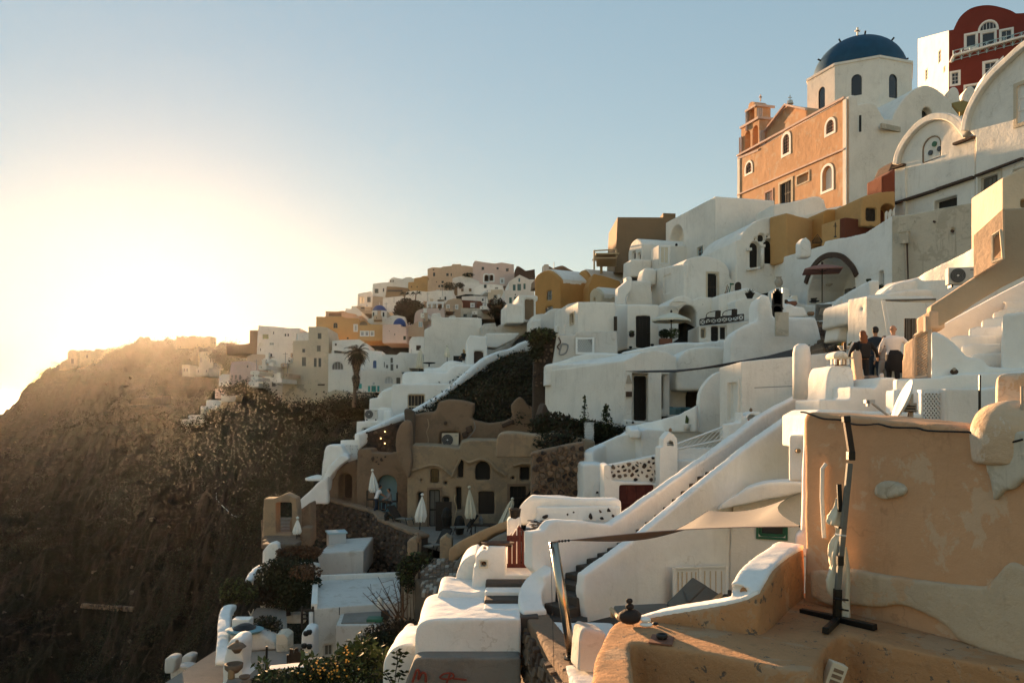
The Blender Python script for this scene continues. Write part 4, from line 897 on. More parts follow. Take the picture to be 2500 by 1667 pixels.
# balcony
bl = facade('balcony', 'white balcony with a dark criss-cross wooden railing', 'balcony', (1030,48.5,0), [(1028,1300),(1032,1155),(1250,1140),(1420,1118),(1510,1115),(1510,1300)], 3.2, 'white', [('w',1045,1178,1088,1262,dict(f='cream',g=(1,1),dp=.3)),('d',1128,1162,1190,1285,dict(c='blackwood')),('w',1200,1160,1258,1275,dict(g=(1,1),dp=.3,c='blackwood'))], mode=1)
A_, B_, C_, D_ = P(1037,1108,48.2), P(1395,1065,48.2), P(1395,1112,48.2), P(1037,1155,48.2)
for a,b_ in ((A_,B_),(D_,C_)): MB().tube([a,b_], .035, 4).obj('rail', 'darkwood', bl)
for i in range(9):
 a, b_, c_, d_ = A_.lerp(B_,i/8), A_.lerp(B_,min(1,(i+1)/8)), D_.lerp(C_,i/8), D_.lerp(C_,min(1,(i+1)/8)); MB().tube([a,c_], .03, 4).obj('post', 'darkwood', bl)
 if i<8: MB().tube([a,d_], .02, 4).obj('brace', 'darkwood', bl); MB().tube([c_,b_], .02, 4).obj('brace', 'darkwood', bl)
def rattan(label, x, y):
 c = P(x,y,49.2); t_ = thing('rattan_chair', label, 'chair', c-Vector((0,0,.3)))
 O = c+Vector((.12,0,0)); O.z = 0; MB().extr([(0,c.z-.1),(.34,c.z),(.36,c.z+.44),(.28,c.z+.47),(.02,c.z+.42)], O, Vector((1,0,0)), Vector((0,1,0)), 0, .05).obj('backrest', 'darkwood', t_)
 MB().tube(smo([tuple(c+Vector((-.42,0,0))),tuple(c+Vector((-.4,0,.22))),tuple(c+Vector((-.18,0,.36))),tuple(c+Vector((.34,0,.46)))],4), .025, 6).obj('arm', 'darkwood', t_)
 MB().box(c+Vector((-.1,.2,.02)), .32,.25,.03).obj('seat', 'darkwood', t_); return t_
rattan('rattan armchair, left of the two behind the criss-cross railing', 1145, 1095); rattan('rattan armchair, right of the two behind the criss-cross railing', 1280, 1083)
# cream parasol, planter
parasol('cream parasol open over a planted trough by the black door', P(802,1300,49.5), 0, 1.22, ZZ(1050,49.5)-ZZ(1300,49.5), 'canvas', n=8, flat=.37)
tr = thing('planter', 'terracotta trough with a dark shrub under the cream parasol', 'planter', P(780,1310,49)); MB().box(P(755,1288,49), .38,.22,.17).obj('trough', 'terracotta', tr)
leafball(tr, P(745,1225,49), .36,.25,.3, 900, .06, 'leafdark'); leafball(tr, P(820,1220,49), .38,.25,.36, 330, .06, 'leaf')
for i in range(12):
 a = P(790,1270,49); b_ = P(rnd.uniform(780,865),rnd.uniform(1175,1260),49+rnd.uniform(-.2,.2)); MB().tube([a,b_], .012, 4).obj('branch', 'darkwood', tr)
for x,y,r in ((468,1338,.1),(645,1318,.12),(850,1292,.1)): pot('small dark pot on the terrace edge '+('left of the black door','right of the black door','beside the planted trough')[(468,645,850).index(x)], P(x,y+8,49), .14, r, 'blackwood')
# lattice window panel and painted wall
lw = facade('lattice_wall', 'low white wall with a white lattice panel and peeling plaster', 'wall', (-60,47,0), [(-60,1420),(-60,1245),(10,1235),(15,1205),(355,1205),(360,1300),(365,1420)], 1.4, 'whiteold', [('k',22,1255,168,1388,dict(dp=.3))], mode=1)
a0, a1 = P(18,1252,46.8), P(172,1392,46.8); wx, hz_ = a1.x-a0.x, a0.z-a1.z
MB().ring([(0,0),(wx,0),(wx,hz_),(0,hz_)], inset([(0,0),(wx,0),(wx,hz_),(0,hz_)], .12), Vector((a0.x,46.8,a1.z)), Vector((1,0,0)), Vector((0,1,0)), 0, .12).obj('lattice_frame', 'whitepaint', lw)
mb = MB()
for i in range(-7, 9):
 for sg in (1,-1):
  p0 = Vector((a0.x+wx*(i+.5)/8, 46.85, a1.z+.1)); p1 = p0+Vector((sg*hz_*.55,0,hz_-.2))
  for q_ in (p0,p1): pass
  def cl(p,q):
   lo,hi = a0.x+.1,a1.x-.1; d = q-p
   if d.x>0: t0,t1 = max(0,(lo-p.x)/d.x), min(1,(hi-p.x)/d.x)
   else: t0,t1 = max(0,(hi-p.x)/d.x), min(1,(lo-p.x)/d.x)
   return (p+d*t0,p+d*t1) if t1>t0 else None
  r_ = cl(p0,p1)
  if r_: MB().tube(r_, .02, 4).obj('slat', 'whitepaint', lw)
# ================================================================ nearer slope, right half: porch house, stairs, patio
def stones(root, poly, plane, size, mats, off=.05, seed=1, name='stone', keep=None, gap=.08, lim=300, jit=.42, asp=1.3):
 """irregular stones bedded in a wall face; poly in picture coordinates on the plane"""
 x0, Y0, a0 = plane; O = P(x0,0,Y0); O.z = 0; S = pdir(a0); Nn = perp(S)
 if Nn.dot(Vector((O.x,O.y,0))) < 0: Nn = -Nn
 lp = []
 for x,y in poly: s = hit(x,O,S); lp.append((s, ZZ(y,(O+S*s).y)))
 def inside(p, m=0):
  c = False; n = len(lp)
  for i in range(n):
   a, b_ = lp[i], lp[(i+1)%n]
   if (a[1] > p[1]) != (b_[1] > p[1]) and p[0] < (b_[0]-a[0])*(p[1]-a[1])/(b_[1]-a[1])+a[0]: c = not c
  return c
 rg = random.Random(seed); pts = []; s0,s1 = min(p[0] for p in lp),max(p[0] for p in lp); z0,z1 = min(p[1] for p in lp),max(p[1] for p in lp)
 sx, sz = size*asp, size; i = 0; z = z0-sz
 while z < z1+sz:
  s = s0-sx+(i%2)*sx*.5
  while s < s1+sx: pts.append((s+rg.uniform(-jit,jit)*sx, z+rg.uniform(-jit,jit)*sz)); s += sx
  z += sz*.9; i += 1
 cnt = 0; rest = MB()
 for c_ in pts:
  if not inside(c_): continue
  if keep and not keep(c_, rg, (s0,s1,z0,z1)): continue
  cell = [(c_[0]-sx*1.2,c_[1]-sz*1.2),(c_[0]+sx*1.2,c_[1]-sz*1.2),(c_[0]+sx*1.2,c_[1]+sz*1.2),(c_[0]-sx*1.2,c_[1]+sz*1.2)]
  for q in pts:
   d = (q[0]-c_[0], q[1]-c_[1]); L2 = d[0]**2+d[1]**2
   if L2 < 1e-9 or L2 > (2.6*sx)**2: continue
   m_ = ((c_[0]+q[0])/2, (c_[1]+q[1])/2); new = []
   for k in range(len(cell)):
    a, b_ = cell[k], cell[(k+1)%len(cell)]; fa = (a[0]-m_[0])*d[0]+(a[1]-m_[1])*d[1]; fb = (b_[0]-m_[0])*d[0]+(b_[1]-m_[1])*d[1]
    if fa <= 0: new.append(a)
    if (fa < 0) != (fb < 0): t_ = fa/(fa-fb); new.append((a[0]+(b_[0]-a[0])*t_, a[1]+(b_[1]-a[1])*t_))
   cell = new
   if len(cell) < 3: break
  if len(cell) < 3: continue
  g_ = gap*rg.uniform(.6,1.6); cc = (sum(p[0] for p in cell)/len(cell), sum(p[1] for p in cell)/len(cell))
  fx = max(.3, 1-g_/size*2); cell = [(cc[0]+(p[0]-cc[0])*fx, cc[1]+(p[1]-cc[1])*fx) for p in cell]
  # cut corners for a worn outline
  oc_ = []
  for k in range(len(cell)):
   a, b_ = cell[k], cell[(k+1)%len(cell)]; oc_ += [(a[0]*.78+b_[0]*.22, a[1]*.78+b_[1]*.22), (a[0]*.25+b_[0]*.75, a[1]*.25+b_[1]*.75)]
  n = len(oc_); h = off*rg.uniform(.5,1.5)
  def p3(a, d): return O+S*a[0]+Vector((0,0,a[1]))+Nn*d
  vs_ = [p3(a, .03) for a in oc_]+[p3((cc[0]+(a[0]-cc[0])*.8, cc[1]+(a[1]-cc[1])*.8), -h) for a in oc_]
  fs = [(k,(k+1)%n,(k+1)%n+n,k+n) for k in range(n)]+[tuple(range(n,2*n))]
  if cnt < lim: MB().add(vs_, fs).obj(name, rg.choice(mats), root); cnt += 1
  else: rest.add(vs_, fs)
 if rest.v: rest.obj('stonework', mats[0], root)['kind'] = 'stuff'
fr('D')
# long white wall facing left, its vaulted roof
lh = facade('porch_house', 'long white house with a big blank side wall and a dark door in its porch', 'house', (705,37,108),
   [(100,900),(90,560),(90,440),(705,405),(705,925),(400,915),(250,905),(160,880)], .35, 'whitefresh', ext=18, mode=2)
facade(0,0,0, (705,36.9,4), [(705,930),(705,410)]+smo([(705,410),(760,382),(850,342),(930,330),(1010,338),(1060,358),(1102,380)],3)+[(1110,480),(1050,500),(1045,515),(765,500),(765,880),(705,895)], 10.6, 'white', ext=108, root=lh, pname='roof')
facade(0,0,0, (765,37.6,4), [(760,890),(760,515),(1050,515),(1050,900)], 1, 'white', [('d',776,525,875,868,dict(c='blackwood',dp=.25,g=(1,1))),('w',955,520,1000,780,dict(c='blackwood',f='blackwood',dp=.25,g=(1,1)))], root=lh, pname='porch_wall')
MB().box(P(932,690,37.1), .30,.18,ZZ(510,37.1)-ZZ(690,37.1), None).obj('pillar', 'white', lh)
facade(0,0,0, (1045,38.8,0), [(1040,910),(1040,505),(1470,430),(1470,910)], .6, 'white', [('k',1175,580,1420,880,dict(a=.8,dp=.5,c='darkwood'))], root=lh, pname='back_wall')
facade(0,0,0, (705,36.5,4), [(705,955),(705,880),(1060,905),(1060,960)], 3.5, 'white', root=lh, pname='porch_floor')
facade(0,0,0, (700,36.4,4), [(700,985),(706,856),(800,872),(960,884),(960,985)], .3, 'whitefresh', root=lh, pname='low_wall')
stones(lh, [(706,870),(830,884),(830,930),(706,945)], (700,36.35,4), .20, ['stoneblack'], .02, 5, gap=.05)
q = P(738,665,36.8); MB().box(q, .14,.05,.12).obj('house_sign', 'stone', lh)
MB().add([P(728,520,36.7),P(742,515,36.7),P(765,586,36.7),P(715,584,36.7)], [(0,1,2,3)]).obj('wall_lamp', 'clay', lh)
so = thing('sofa', 'low built-in bench with teal cushions in the porch of the long white house', 'sofa', P(1060,860,37.5))
MB().box(P(1065,850,37.6), .72,.4,.1).obj('seat', 'darkwood', so)
for x,y,m_ in ((1035,800,'teal'),(1085,805,'tealcloth'),(1130,805,'tealcloth'),(1165,805,'teal')):
 o = MB().box(P(x,y,37.9), .27,.09,.25, (pdir(0),Vector((0,.95,.3)),Vector((0,-.3,.95)))).obj('cushion', m_, so); bev(o,.05,3)
tbl = thing('coffee_table', 'small low table before the teal cushions', 'table', P(1080,865,37)); MB().box(P(1090,828,37), .35,.25,.03).obj('top', 'lightgrey', tbl)
for x in (1060,1120): MB().tube([P(x,828,37),P(x,866,37)], .02, 5).obj('leg', 'greywood', tbl)
sl = thing('shade_sail', 'dark brown shade sail stretched over the porch towards the bastion wall', 'shade sail', P(1430,455,33))
a_ = [(715,492,36),(1100,482,34.5),(1430,452,33.5),(1450,440,33.5),(1800,375,31.5),(2125,290,30),(2045,372,27.5),(1640,410,29),(1440,458,30.5),(1100,498,33.5),(860,500,35)]
o = MB().add([P(*p) for p in a_], [tuple(range(len(a_)))]).obj('cloth', 'stoneblack', sl); s_ = o.modifiers.new('t','SOLIDIFY'); s_.thickness = .02
# wall and terrace edge behind the porch roof
facade('terrace_wall', 'long white wall with one small dark window above the brown shade sail', 'wall', (700,42,0),
   [(688,560),(690,342)]+smo([(690,342),(900,300),(1120,268),(1300,268),(1530,242)],3)+[(1700,250),(2130,285),(2200,560),(900,560)], 3.5, 'whitefresh', [('k',1342,328,1392,430,dict(dp=.3,c='darkwood'))], mode=2)
facade('vaulted_roof', 'long low white roof running back from the porch house vault to the peeling wall', 'roof', (100,46,0), [(90,600),(95,436),(180,424),(260,395),(330,370),(420,350),(560,345),(700,360),(700,600)], 4, 'whitefresh', mode=2)
facade('bastion_base', 'pale curved white wall between the long terrace wall and the bastion', 'wall', (1100,37.5,2), smo([(1100,640),(1100,420),(1180,330),(1300,300),(1450,300),(1560,330),(1600,420)],3)+[(1600,640)], 2, 'white', mode=2)
# white cube house with window, beside the stair
ch2 = block('white_house', 'white cube house with a pale framed window, left of the people', 'house', 1430, 1600, 2290, 26, 415, 1250, 'white', th=12, ph=-12, yl=462, yr=345, left=[('w',1502,575,1574,862,dict(f='whitepaint',c='canvaswhite',g=(1,1),tr='white',tw=.1))], mode=1)
strip(ch2, 'cable', P(1700,616,25.2), P(2040,602,24.2), .012, .012, 'grey')
MB().lathe(P(2060,700,22.5), [(.24,0),(.24,1.3),(.2,1.48),(.1,1.55)], 16).obj('body', 'whitefresh', thing('chimney', 'short round-topped white flue beside the stair parapet', 'chimney', P(2060,700,22.5)), smooth=True)
# fin wall and sweeping parapet
facade('fin_wall', 'quarter-round white fin wall with a narrow door beside the porch', 'wall', (1280,29.5,0), [(1278,960),(1276,735)]+smo([(1276,735),(1285,660),(1315,595),(1360,540),(1400,508),(1440,490)],3)+[(1470,560),(1490,960)], .5, 'white', mode=1)
pathwall('parapet_wall', 'sweeping curved white parapet below the porch', 'wall', [(1277,732,29.2,960),(1240,775,29.3,960),(1180,810,29.6,960),(1100,838,30,960),(1000,868,31,965),(880,892,32.5,960),(790,905,33.5,955)], .4, 'whitefresh', mode=2)
facade('terrace_wall', 'white wall under the sweeping parapet with the twin-pot ledge', 'wall', (835,30,0), [(835,1260),(830,940),(900,935),(1280,955),(1500,880),(1500,1260)], 2.5, 'whitefresh', mode=1)
pathwall('parapet_wall', 'white coping curving down from the porch to the stone wall corner', 'wall', [(830,938,29.5,1010),(790,905,33,990),(700,950,33.5,1060),(600,1005,33,1120),(480,1050,31.5,1200),(405,1085,30.5,1300),(388,1110,30,1480)], .4, 'whitefresh', mode=2)
facade('recess_wall', 'blue-shaded wall of the hollow beside the stone wall', 'wall', (420,31.5,0), [(400,1300),(420,1110),(520,1050),(660,985),(800,955),(840,955),(840,1300)], .5, 'whitefresh', mode=1)
facade('terrace_wall', 'tall white buttress between the brown stone wall and the red garage door', 'wall', (388,28.5,3), [(360,1568),(385,1450),(388,1205),(440,1195),(560,1205),(600,1230),(600,1568)], 2.2, 'whitefresh', mode=2)
bp_ = facade('stone_inlay', 'scatter of black stones set into the white buttress', 'wall inlay', (440,28.3,3), [(450,1450),(490,1330),(512,1330),(500,1450)], .1, 'whitefresh', mode=0)
stones(bp_, [(440,1470),(455,1400),(485,1320),(515,1325),(500,1470)], (440,28.28,3), .24, ['stoneblack'], .03, 8, gap=.06)
fp = pot('white potted cactus on the ledge by the fin wall', P(1180,945,29), .26, .14, 'whitefresh', [(.7,0),(1,.9),(1,1),(.85,1)]); MB().tube([P(1180,888,29),P(1184,855,29),P(1178,828,29)], [.06,.06,.02], 8).obj('cactus', 'leaf', fp)
# stone parapet with lintel and garage door
sp = facade('stone_parapet', 'white mortared parapet packed with black and brown stones above the dark red garage door', 'wall', (556,24.5,0), [(552,1360),(556,1225),(600,1205),(975,1128),(978,1350)], .5, 'white', mode=1)
stones(sp, [(565,1228),(972,1140),(972,1322),(612,1322),(608,1265),(565,1258)], (556,24.45,0), .155, ['stoneblack','stone','stone','stonebrown'], .03, 2, gap=.035)
gp = facade('garage', 'white front with a dark red garage door below the stone parapet', 'garage', (556,24.2,0), [(548,1700),(548,1215),(575,1200),(600,1215),(606,1325),(720,1333),(960,1350),(985,1355),(985,1700)], 1.2, 'whitefresh', [('d',664,1360,936,1640,dict(c='redwood',f='redwood',dp=.3,h=0))], mode=1)
cc_ = facade('chimney', 'white house-shaped chimney with a round hole, rising beside the stone parapet', 'chimney', (978,23.5,0), [(976,1500),(976,1078),(1003,1064),(1003,1010),(1030,975),(1052,953),(1085,975),(1105,1005),(1110,1062),(1112,1500)], .75, 'whitefresh', [('t',1030,1018,1082,1060,dict(a=.9))], mode=0)
bev(cc_.children[0], .03); MB().lathe(P(1055,955,23.8), [(.02,0),(.045,.03),(.05,.08),(.02,.12)], 10).obj('finial', 'mud', cc_); MB().tube([P(1032,1040,23.6),P(1080,1040,23.6)], .012, 5).obj('bar', 'stone', cc_)
lt = facade('lattice_parapet', 'white wall topped by a slanting diamond lattice between chimney and stair', 'wall', (1110,24.4,0), [(1108,1500),(1110,1080),(1300,1080),(1440,1075),(1500,1000),(1560,960),(1560,1500)], .4, 'whitefresh', mode=1)
facade(0,0,0, (1110,24.2,0), [(1112,1500),(1112,1168),(1320,1168),(1320,1500)], .3, 'whitefresh', root=lt, pname='lower_wall')
A_, B_, C_, D_ = P(1112,1045,24.4), P(1498,902,24.4), P(1500,1005,24.4), P(1300,1085,24.4)
E_ = P(1112,1085,24.4)
for a, b_ in ((A_,B_),(E_,C_)): MB().tube([a,b_], .035, 4).obj('lattice_rail', 'whitepaint', lt)
def bound(x): t_ = (x-A_.x)/(B_.x-A_.x); return A_.z+(B_.z-A_.z)*t_, E_.z+(P(1500,1000,24.4).z-E_.z)*t_ if x > P(1380,0,24.4).x else E_.z
for i in range(44):
 x = A_.x-.5+i*.135
 for sg in (1,-1):
  seg = []
  for k in range(40):
   xx = x+sg*k*.04;
   if not (A_.x < xx < B_.x): continue
   zt_, zb_ = bound(xx); z = (E_.z if sg > 0 else E_.z+1.5)+(k*.04 if sg > 0 else -k*.04)
   if zb_ < z < zt_: seg.append(Vector((xx, 24.42+.02*sg, z)))
  if len(seg) > 1: MB().tube([seg[0],seg[-1]], .013, 4).obj('slat', 'whitepaint', lt)
sc2 = facade('chimney', 'small white chimney hood with an arched mouth, right of the lattice', 'chimney', (1600,23.6,0), [(1500,1060),(1500,895),(1598,880),(1602,800),(1612,800),(1618,862),(1650,812),(1690,798),(1750,800),(1755,860),(1755,1060)], .7, 'whitefresh', [('n',1648,822,1712,870,dict(a=1,dp=.25))], mode=1)
MB().lathe(P(1672,800,23.8), [(.01,0),(.045,.02),(.05,.06),(.03,.1),(.01,.12)], 12).obj('finial', 'mud', sc2)
MB().box(P(1675,862,23.7), .1,.06,.02).obj('hearth', 'redpaint', sc2)
# ---- the long stair
fr('S'); AN = 38.3
S38 = pdir(AN); N38 = perp(S38)
nw = facade('stair_wall', 'long white near-side stair parapet descending diagonally to the sunken patio', 'wall', (1428,16.3,AN),
   [(1436,1560),(1432,1500),(1425,1447),(1428,1402),(1481,1366),(1570,1302),(1632,1250),(1823,1094),(1900,1040),(1965,995),(2021,954),(2040,940),(2060,1300),(2060,1560)], .26, 'whitefresh', mode=2)
fw_ = facade('stair_wall', 'long white far-side stair parapet rising from the red gate', 'wall', (1330,17.28,AN),
   [(1299,1385),(1299,1299),(1331,1294)]+smo([(1331,1294),(1337,1284),(1347,1274),(1361,1270)],3)+[(1430,1274),(1494,1281),(1536,1250),(1721,1120),(1780,1078),(1861,1015),(1963,960),(2021,906),(2040,890),(2040,1100),(1700,1380),(1480,1470),(1398,1440),(1327,1414)], .28, 'whitefresh', mode=2)
stt = thing('stairs', 'dark stone treads between the two long white stair parapets', 'stairs', Vector((1.0,17.2,-4.3)))
On = P(1428,0,16.3); On.z = 0
tz_ = lambda s: float(np.interp(s, [-.4,0,1.2,2.58,3.8,5.2,6.6,9.19], [-4.15,-3.9,-3.42,-3.05,-2.5,-1.74,-1.3,-.22]))
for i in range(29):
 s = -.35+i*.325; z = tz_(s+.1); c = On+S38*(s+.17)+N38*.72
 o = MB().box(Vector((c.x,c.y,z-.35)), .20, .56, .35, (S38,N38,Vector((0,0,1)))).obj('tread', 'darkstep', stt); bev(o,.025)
# door and details on the near wall
fr('G')
dd = facade('double_door', 'low white double door let into the stair wall behind the lounger', 'door', (1200,17.7,AN), [(1200,985),(1200,715),(1390,702),(1585,706),(1585,985)], .04, 'whitepaint', mode=0, pname='leaf')
O = P(1200,0,17.68); O.z = 0
def ond(x,y): q = O+S38*hit(x,O,S38); q.z = ZZ(y,q.y); return q
for x in (1232,1262,1295,1330,1362): strip(dd,'board',ond(x,745),ond(x,960),.008,.012,'cream')
for x in (1428,1470,1510,1552): strip(dd,'board',ond(x,738),ond(x,960),.008,.012,'cream')
for a,b_ in (((1200,715),(1200,960)),((1390,702),(1390,960)),((1585,706),(1585,960)),((1200,715),(1585,703))): strip(dd,'frame',ond(*a),ond(*b_),.02,.03,'whitefresh')
bwl = facade('patio_wall', 'shaded white wall with a green-framed window under the grey shade sail', 'wall', (1640,19.2,-22), [(1600,1300),(1620,380),(1640,250),(1750,170),(1900,110),(2000,85),(2150,80),(2400,80),(2400,1300)], .5, 'white', [('w',1825,395,2026,488,dict(c='glass',f='greenpaint',fw=.07,g=(1,1),tr='greenpaint',tw=.05))], mode=1)
facade('vault_edge', 'curved white ledge swelling over the patio above the grey shade sail', 'wall', (1640,18.6,-22), smo([(1500,300),(1560,230),(1640,185),(1740,125),(1860,90),(2000,78),(2160,78)],3)+[(2160,160),(1830,225),(1640,270),(1500,300)], .9, 'whitefresh', mode=2)
cb = facade('wall_cabinet', 'white wall cabinet with a round brass knob left of the orange wall', 'cabinet', (2055,15.8,-20), [(2052,75),(2052,-262),(2060,-265),(2150,-270),(2400,-260),(2400,80)], .6, 'whitefresh', mode=1)
fr('D'); q = P(2034,1098,15.65); MB().tube([q+Vector((0,.06,0)), q-Vector((0,.03,0))], .042, 18).obj('knob', 'wood', cb)
fr('G')
facade('wall_corner', 'thin white wall edge running up beside the orange wall', 'wall', (2150,12.0,-20), [(2095,600),(2105,470),(2145,465),(2150,0),(2160,-370),(2240,-372),(2240,640),(2150,640)], .5, 'whitefresh', mode=2)
# patio floor
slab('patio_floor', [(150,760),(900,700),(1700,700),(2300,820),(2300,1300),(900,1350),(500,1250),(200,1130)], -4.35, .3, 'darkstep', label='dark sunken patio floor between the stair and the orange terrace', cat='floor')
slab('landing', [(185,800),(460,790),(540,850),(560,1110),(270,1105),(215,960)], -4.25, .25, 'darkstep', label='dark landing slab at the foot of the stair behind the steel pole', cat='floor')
for i,(x0,x1,y,z) in enumerate(((445,540,785,-4.05),)):
 pass
# lounger
lo = thing('sun_lounger', 'grey cushioned sun lounger with its back raised in the sunken patio', 'sun lounger', P(1000,1100,14.3))
def cush(nm, pts, th_, mat):
 n_ = (pts[1]-pts[0]).cross(pts[2]-pts[0]).normalized(); n_ = n_ if n_.z > 0 else -n_
 mb = MB(); n = len(pts); mb.add([p for p in pts]+[p-n_*th_ for p in pts], [tuple(range(n)), tuple(range(2*n-1,n-1,-1))]+[(i,i+n,(i+1)%n+n,(i+1)%n) for i in range(n)])
 o = mb.obj(nm, mat, lo); bev(o, .035, 3); return o
cush('seat_cushion', [P(752,992,14.6),P(1142,974,15.3),P(1200,1030,14.2),P(785,1082,13.6)], .1, 'cushion')
cush('back_cushion', [P(1142,974,15.3),P(1262,862,15.5),P(1310,1000,14.4),P(1200,1030,14.2)], .1, 'cushion')
cush('back_cushion', [P(1142,974,15.3),P(1336,778,15.7),P(1442,842,15.1),P(1262,1012,14.6)], .1, 'cushion')
cush('back_cushion', [P(1442,842,15.1),P(1540,905,14.6),P(1480,965,14.3),P(1268,1014,14.5)], .1, 'cushion')
for a,b_ in (((735,1020,14.4),(790,1085,13.5)),((1480,970,14.3),(1548,912,14.6))): MB().tube([P(*a),P(*b_)], .04, 8).obj('frame_bar', 'palewood', lo)
for x,y in ((740,1035),(1180,1040)): MB().tube([P(x,y,14.2),P(x,y+45,14.2)], .03, 6).obj('leg', 'palewood', lo)
lp_ = thing('floor_lamp', 'thin dark lamp standing in the sunken patio corner', 'lamp', P(1750,935,15)); MB().tube([P(1750,935,15),P(1752,885,15)], .02, 6).obj('stem', 'metalblack', lp_); MB().tube([P(1750,915,15),P(1752,900,15)], .05, 8).obj('body', 'metalblack', lp_); MB().tube([P(1805,890,15),P(1760,840,15)], .008, 4).obj('wire', 'lightgrey', lp_)
# grey shade sail
ss2 = thing('shade_sail', 'large grey triangular shade sail stretched from the steel pole to the orange wall', 'shade sail', P(1450,290,15))
T0 = P(430,510,13.55); T1 = P(2140,408,12.2); T2 = P(2150,152,15.5); T3 = P(1450,292,16.8)
def curve(a, b_, sag, n=12): m_ = (a+b_)/2; return [a.lerp(b_, i/n)+sag*math.sin(math.pi*i/n) for i in range(n+1)]
top = curve(T0,T3,Vector((.15,-.1,-.22)))+curve(T3,T2,Vector((0,0,-.16)),10)[1:]
right = curve(T2,T1,Vector((-.42,0,.02)),8); bot = curve(T0,T1,Vector((0,0,.06)),22)
cen = []; mb = MB(); rows = 8; nn_ = len(bot)
for j in range(rows+1):
 for i in range(nn_):
  k = i/(nn_-1); t_ = j/rows; a = top[min(len(top)-1,i)]; b_ = bot[i]; p = a.lerp(b_, t_)+Vector((0,0,-.10*math.sin(math.pi*t_)*math.sin(math.pi*k)))
  p += (Vector((-.42,0,0))*math.sin(math.pi*t_))*max(0,(k-.8)/.2)
  mb.v.append(p)
mb.f = [[j*nn_+i, j*nn_+i+1, (j+1)*nn_+i+1, (j+1)*nn_+i] for j in range(rows) for i in range(nn_-1)]; mb.m = [0]*len(mb.f)
o = mb.obj('cloth', 'sail', ss2, smooth=True)
MB().tube([P(330,520,13.5), T0], .012, 5).obj('rope', 'grey', ss2); MB().tube(bot, .008, 4).obj('edge_cable', 'grey', ss2); MB().tube(top[:13], .008, 4).obj('edge_cable', 'grey', ss2)
for x in (350,372,395,420): MB().lathe(P(x,518-(x-350)*.08,13.5)-Vector((0,0,.02)), [(.01,0),(.03,.02),(.01,.04)], 6).obj('shackle', 'metalblack', ss2)
MB().lathe(T1-Vector((0,0,.03)), [(.01,0),(.04,.03),(.01,.06)], 8).obj('shackle', 'metalblack', ss2)
# steel pole
po = thing('steel_pole', 'leaning polished steel pole holding the grey shade sail', 'pole', P(445,1378,13.2))
a, b_ = P(445,1378,13.2), P(308,520,13.5); MB().tube([a,b_], [.078,.078], 24).obj('tube', 'chrome', po, smooth=False)
for f in po.children[0].data.polygons: f.use_smooth = len(f.vertices) == 4
MB().tube([b_, b_+(b_-a).normalized()*.015], .082, 20).obj('cap', 'lightgrey', po); MB().lathe(a-Vector((0,0,.02)), [(.14,0),(.14,.02),(.09,.03),(.09,.08)], 20).obj('base_ring', 'metalblack', po)
MB().tube([P(288,545,13.45),P(292,800,12.9),P(318,1700,11.3)], .004, 4).obj('guy_wire', 'metalblack', po)
for y in (545,560,575): MB().lathe(P(288,y,13.4), [(.01,0),(.03,.02),(.01,.04)], 6).obj('eyelet', 'metalblack', po)
for x in (385,470): MB().tube([P(x,1362,13.1),P(x,1345,13.1)], .012, 6).obj('bolt', 'metalblack', po)
# white rim terrace
rt = thing('terrace', 'broad white curved terrace top where the steel pole stands', 'terrace', P(300,1360,14)+Vector((0,0,-1)))
slabw('top', [PZ(x,y,-4.15) for x,y in smo([(60,900),(58,980),(90,1060),(165,1160),(235,1270),(310,1370),(400,1480),(500,1620)],3)+[(760,1640),(800,1180),(740,1125),(500,1115),(270,1108),(235,1020),(220,930),(150,880)]], .22, 'whitefresh', root=rt, mode=2)
pathwall(0,0,0, [(238,690,17.3),(180,730,17.2),(120,775,17.1),(75,830,16.9),(48,900,16.6),(52,975,16.2),(85,1040,15.9)], .5, 'whitefresh', drop=.85, mode=2, root=rt, pname='parapet')
ow_ = pathwall('stone_wall', 'rough brown rubble wall under the white curved terrace rim', 'wall', [(60,1000,16.6),(100,1075,15.9),(170,1175,14.9),(240,1285,14.0),(310,1380,13.3),(400,1490,12.6),(520,1640,11.8)], .5, 'mud', drop=4.5, mode=1)
rg = random.Random(12)
pth = [P(62,1012,16.5),P(100,1080,15.85),P(170,1180,14.85),P(240,1290,13.95),P(310,1385,13.25),P(400,1495,12.55),P(520,1645,11.75)]
cnt = 0; rest = MB()
for i in range(len(pth)-1):
 a, b_ = pth[i], pth[i+1]; d = Vector((b_.x-a.x,b_.y-a.y,0)); L = d.length; d /= L; nn = Vector((-abs(d.y),-abs(d.x),0)).normalized(); n_ = int(L/.16)
 for k in range(n_):
  for r in range(16):
   t_ = (k+rg.uniform(0,1))/n_; p = a.lerp(b_,t_); p = Vector((p.x,p.y,-4.42-r*.17+rg.uniform(-.05,.05)))+nn*rg.uniform(-.01,.05)
   sz = rg.uniform(.05,.11); mb = MB() if cnt < 300 else rest; q0 = len(mb.v)
   ax = Vector((rg.gauss(0,1),rg.gauss(0,1),rg.gauss(0,1))).normalized(); bx = ax.cross(d).normalized(); cx_ = ax.cross(bx)
   mb.box(p, sz*1.2, sz*.8, sz, (d, nn.lerp(ax,.15).normalized(), Vector((0,0,1)).lerp(bx,.25).normalized()))
   if cnt < 300: bev(mb.obj('stone', rg.choice(['stone','stonebrown','mud','stonebrown']), ow_), .02)
   cnt += 1
rest.obj('stonework', 'stonebrown', ow_)['kind'] = 'stuff'
facade('plaster_block', 'white plaster block with a broken brown corner between steel pole and orange terrace', 'wall', (500,12.4,10), [(490,1480),(500,1250),(520,1170),(550,1160),(700,1200),(690,1300),(640,1500)], .5, 'whiteold', mode=2)
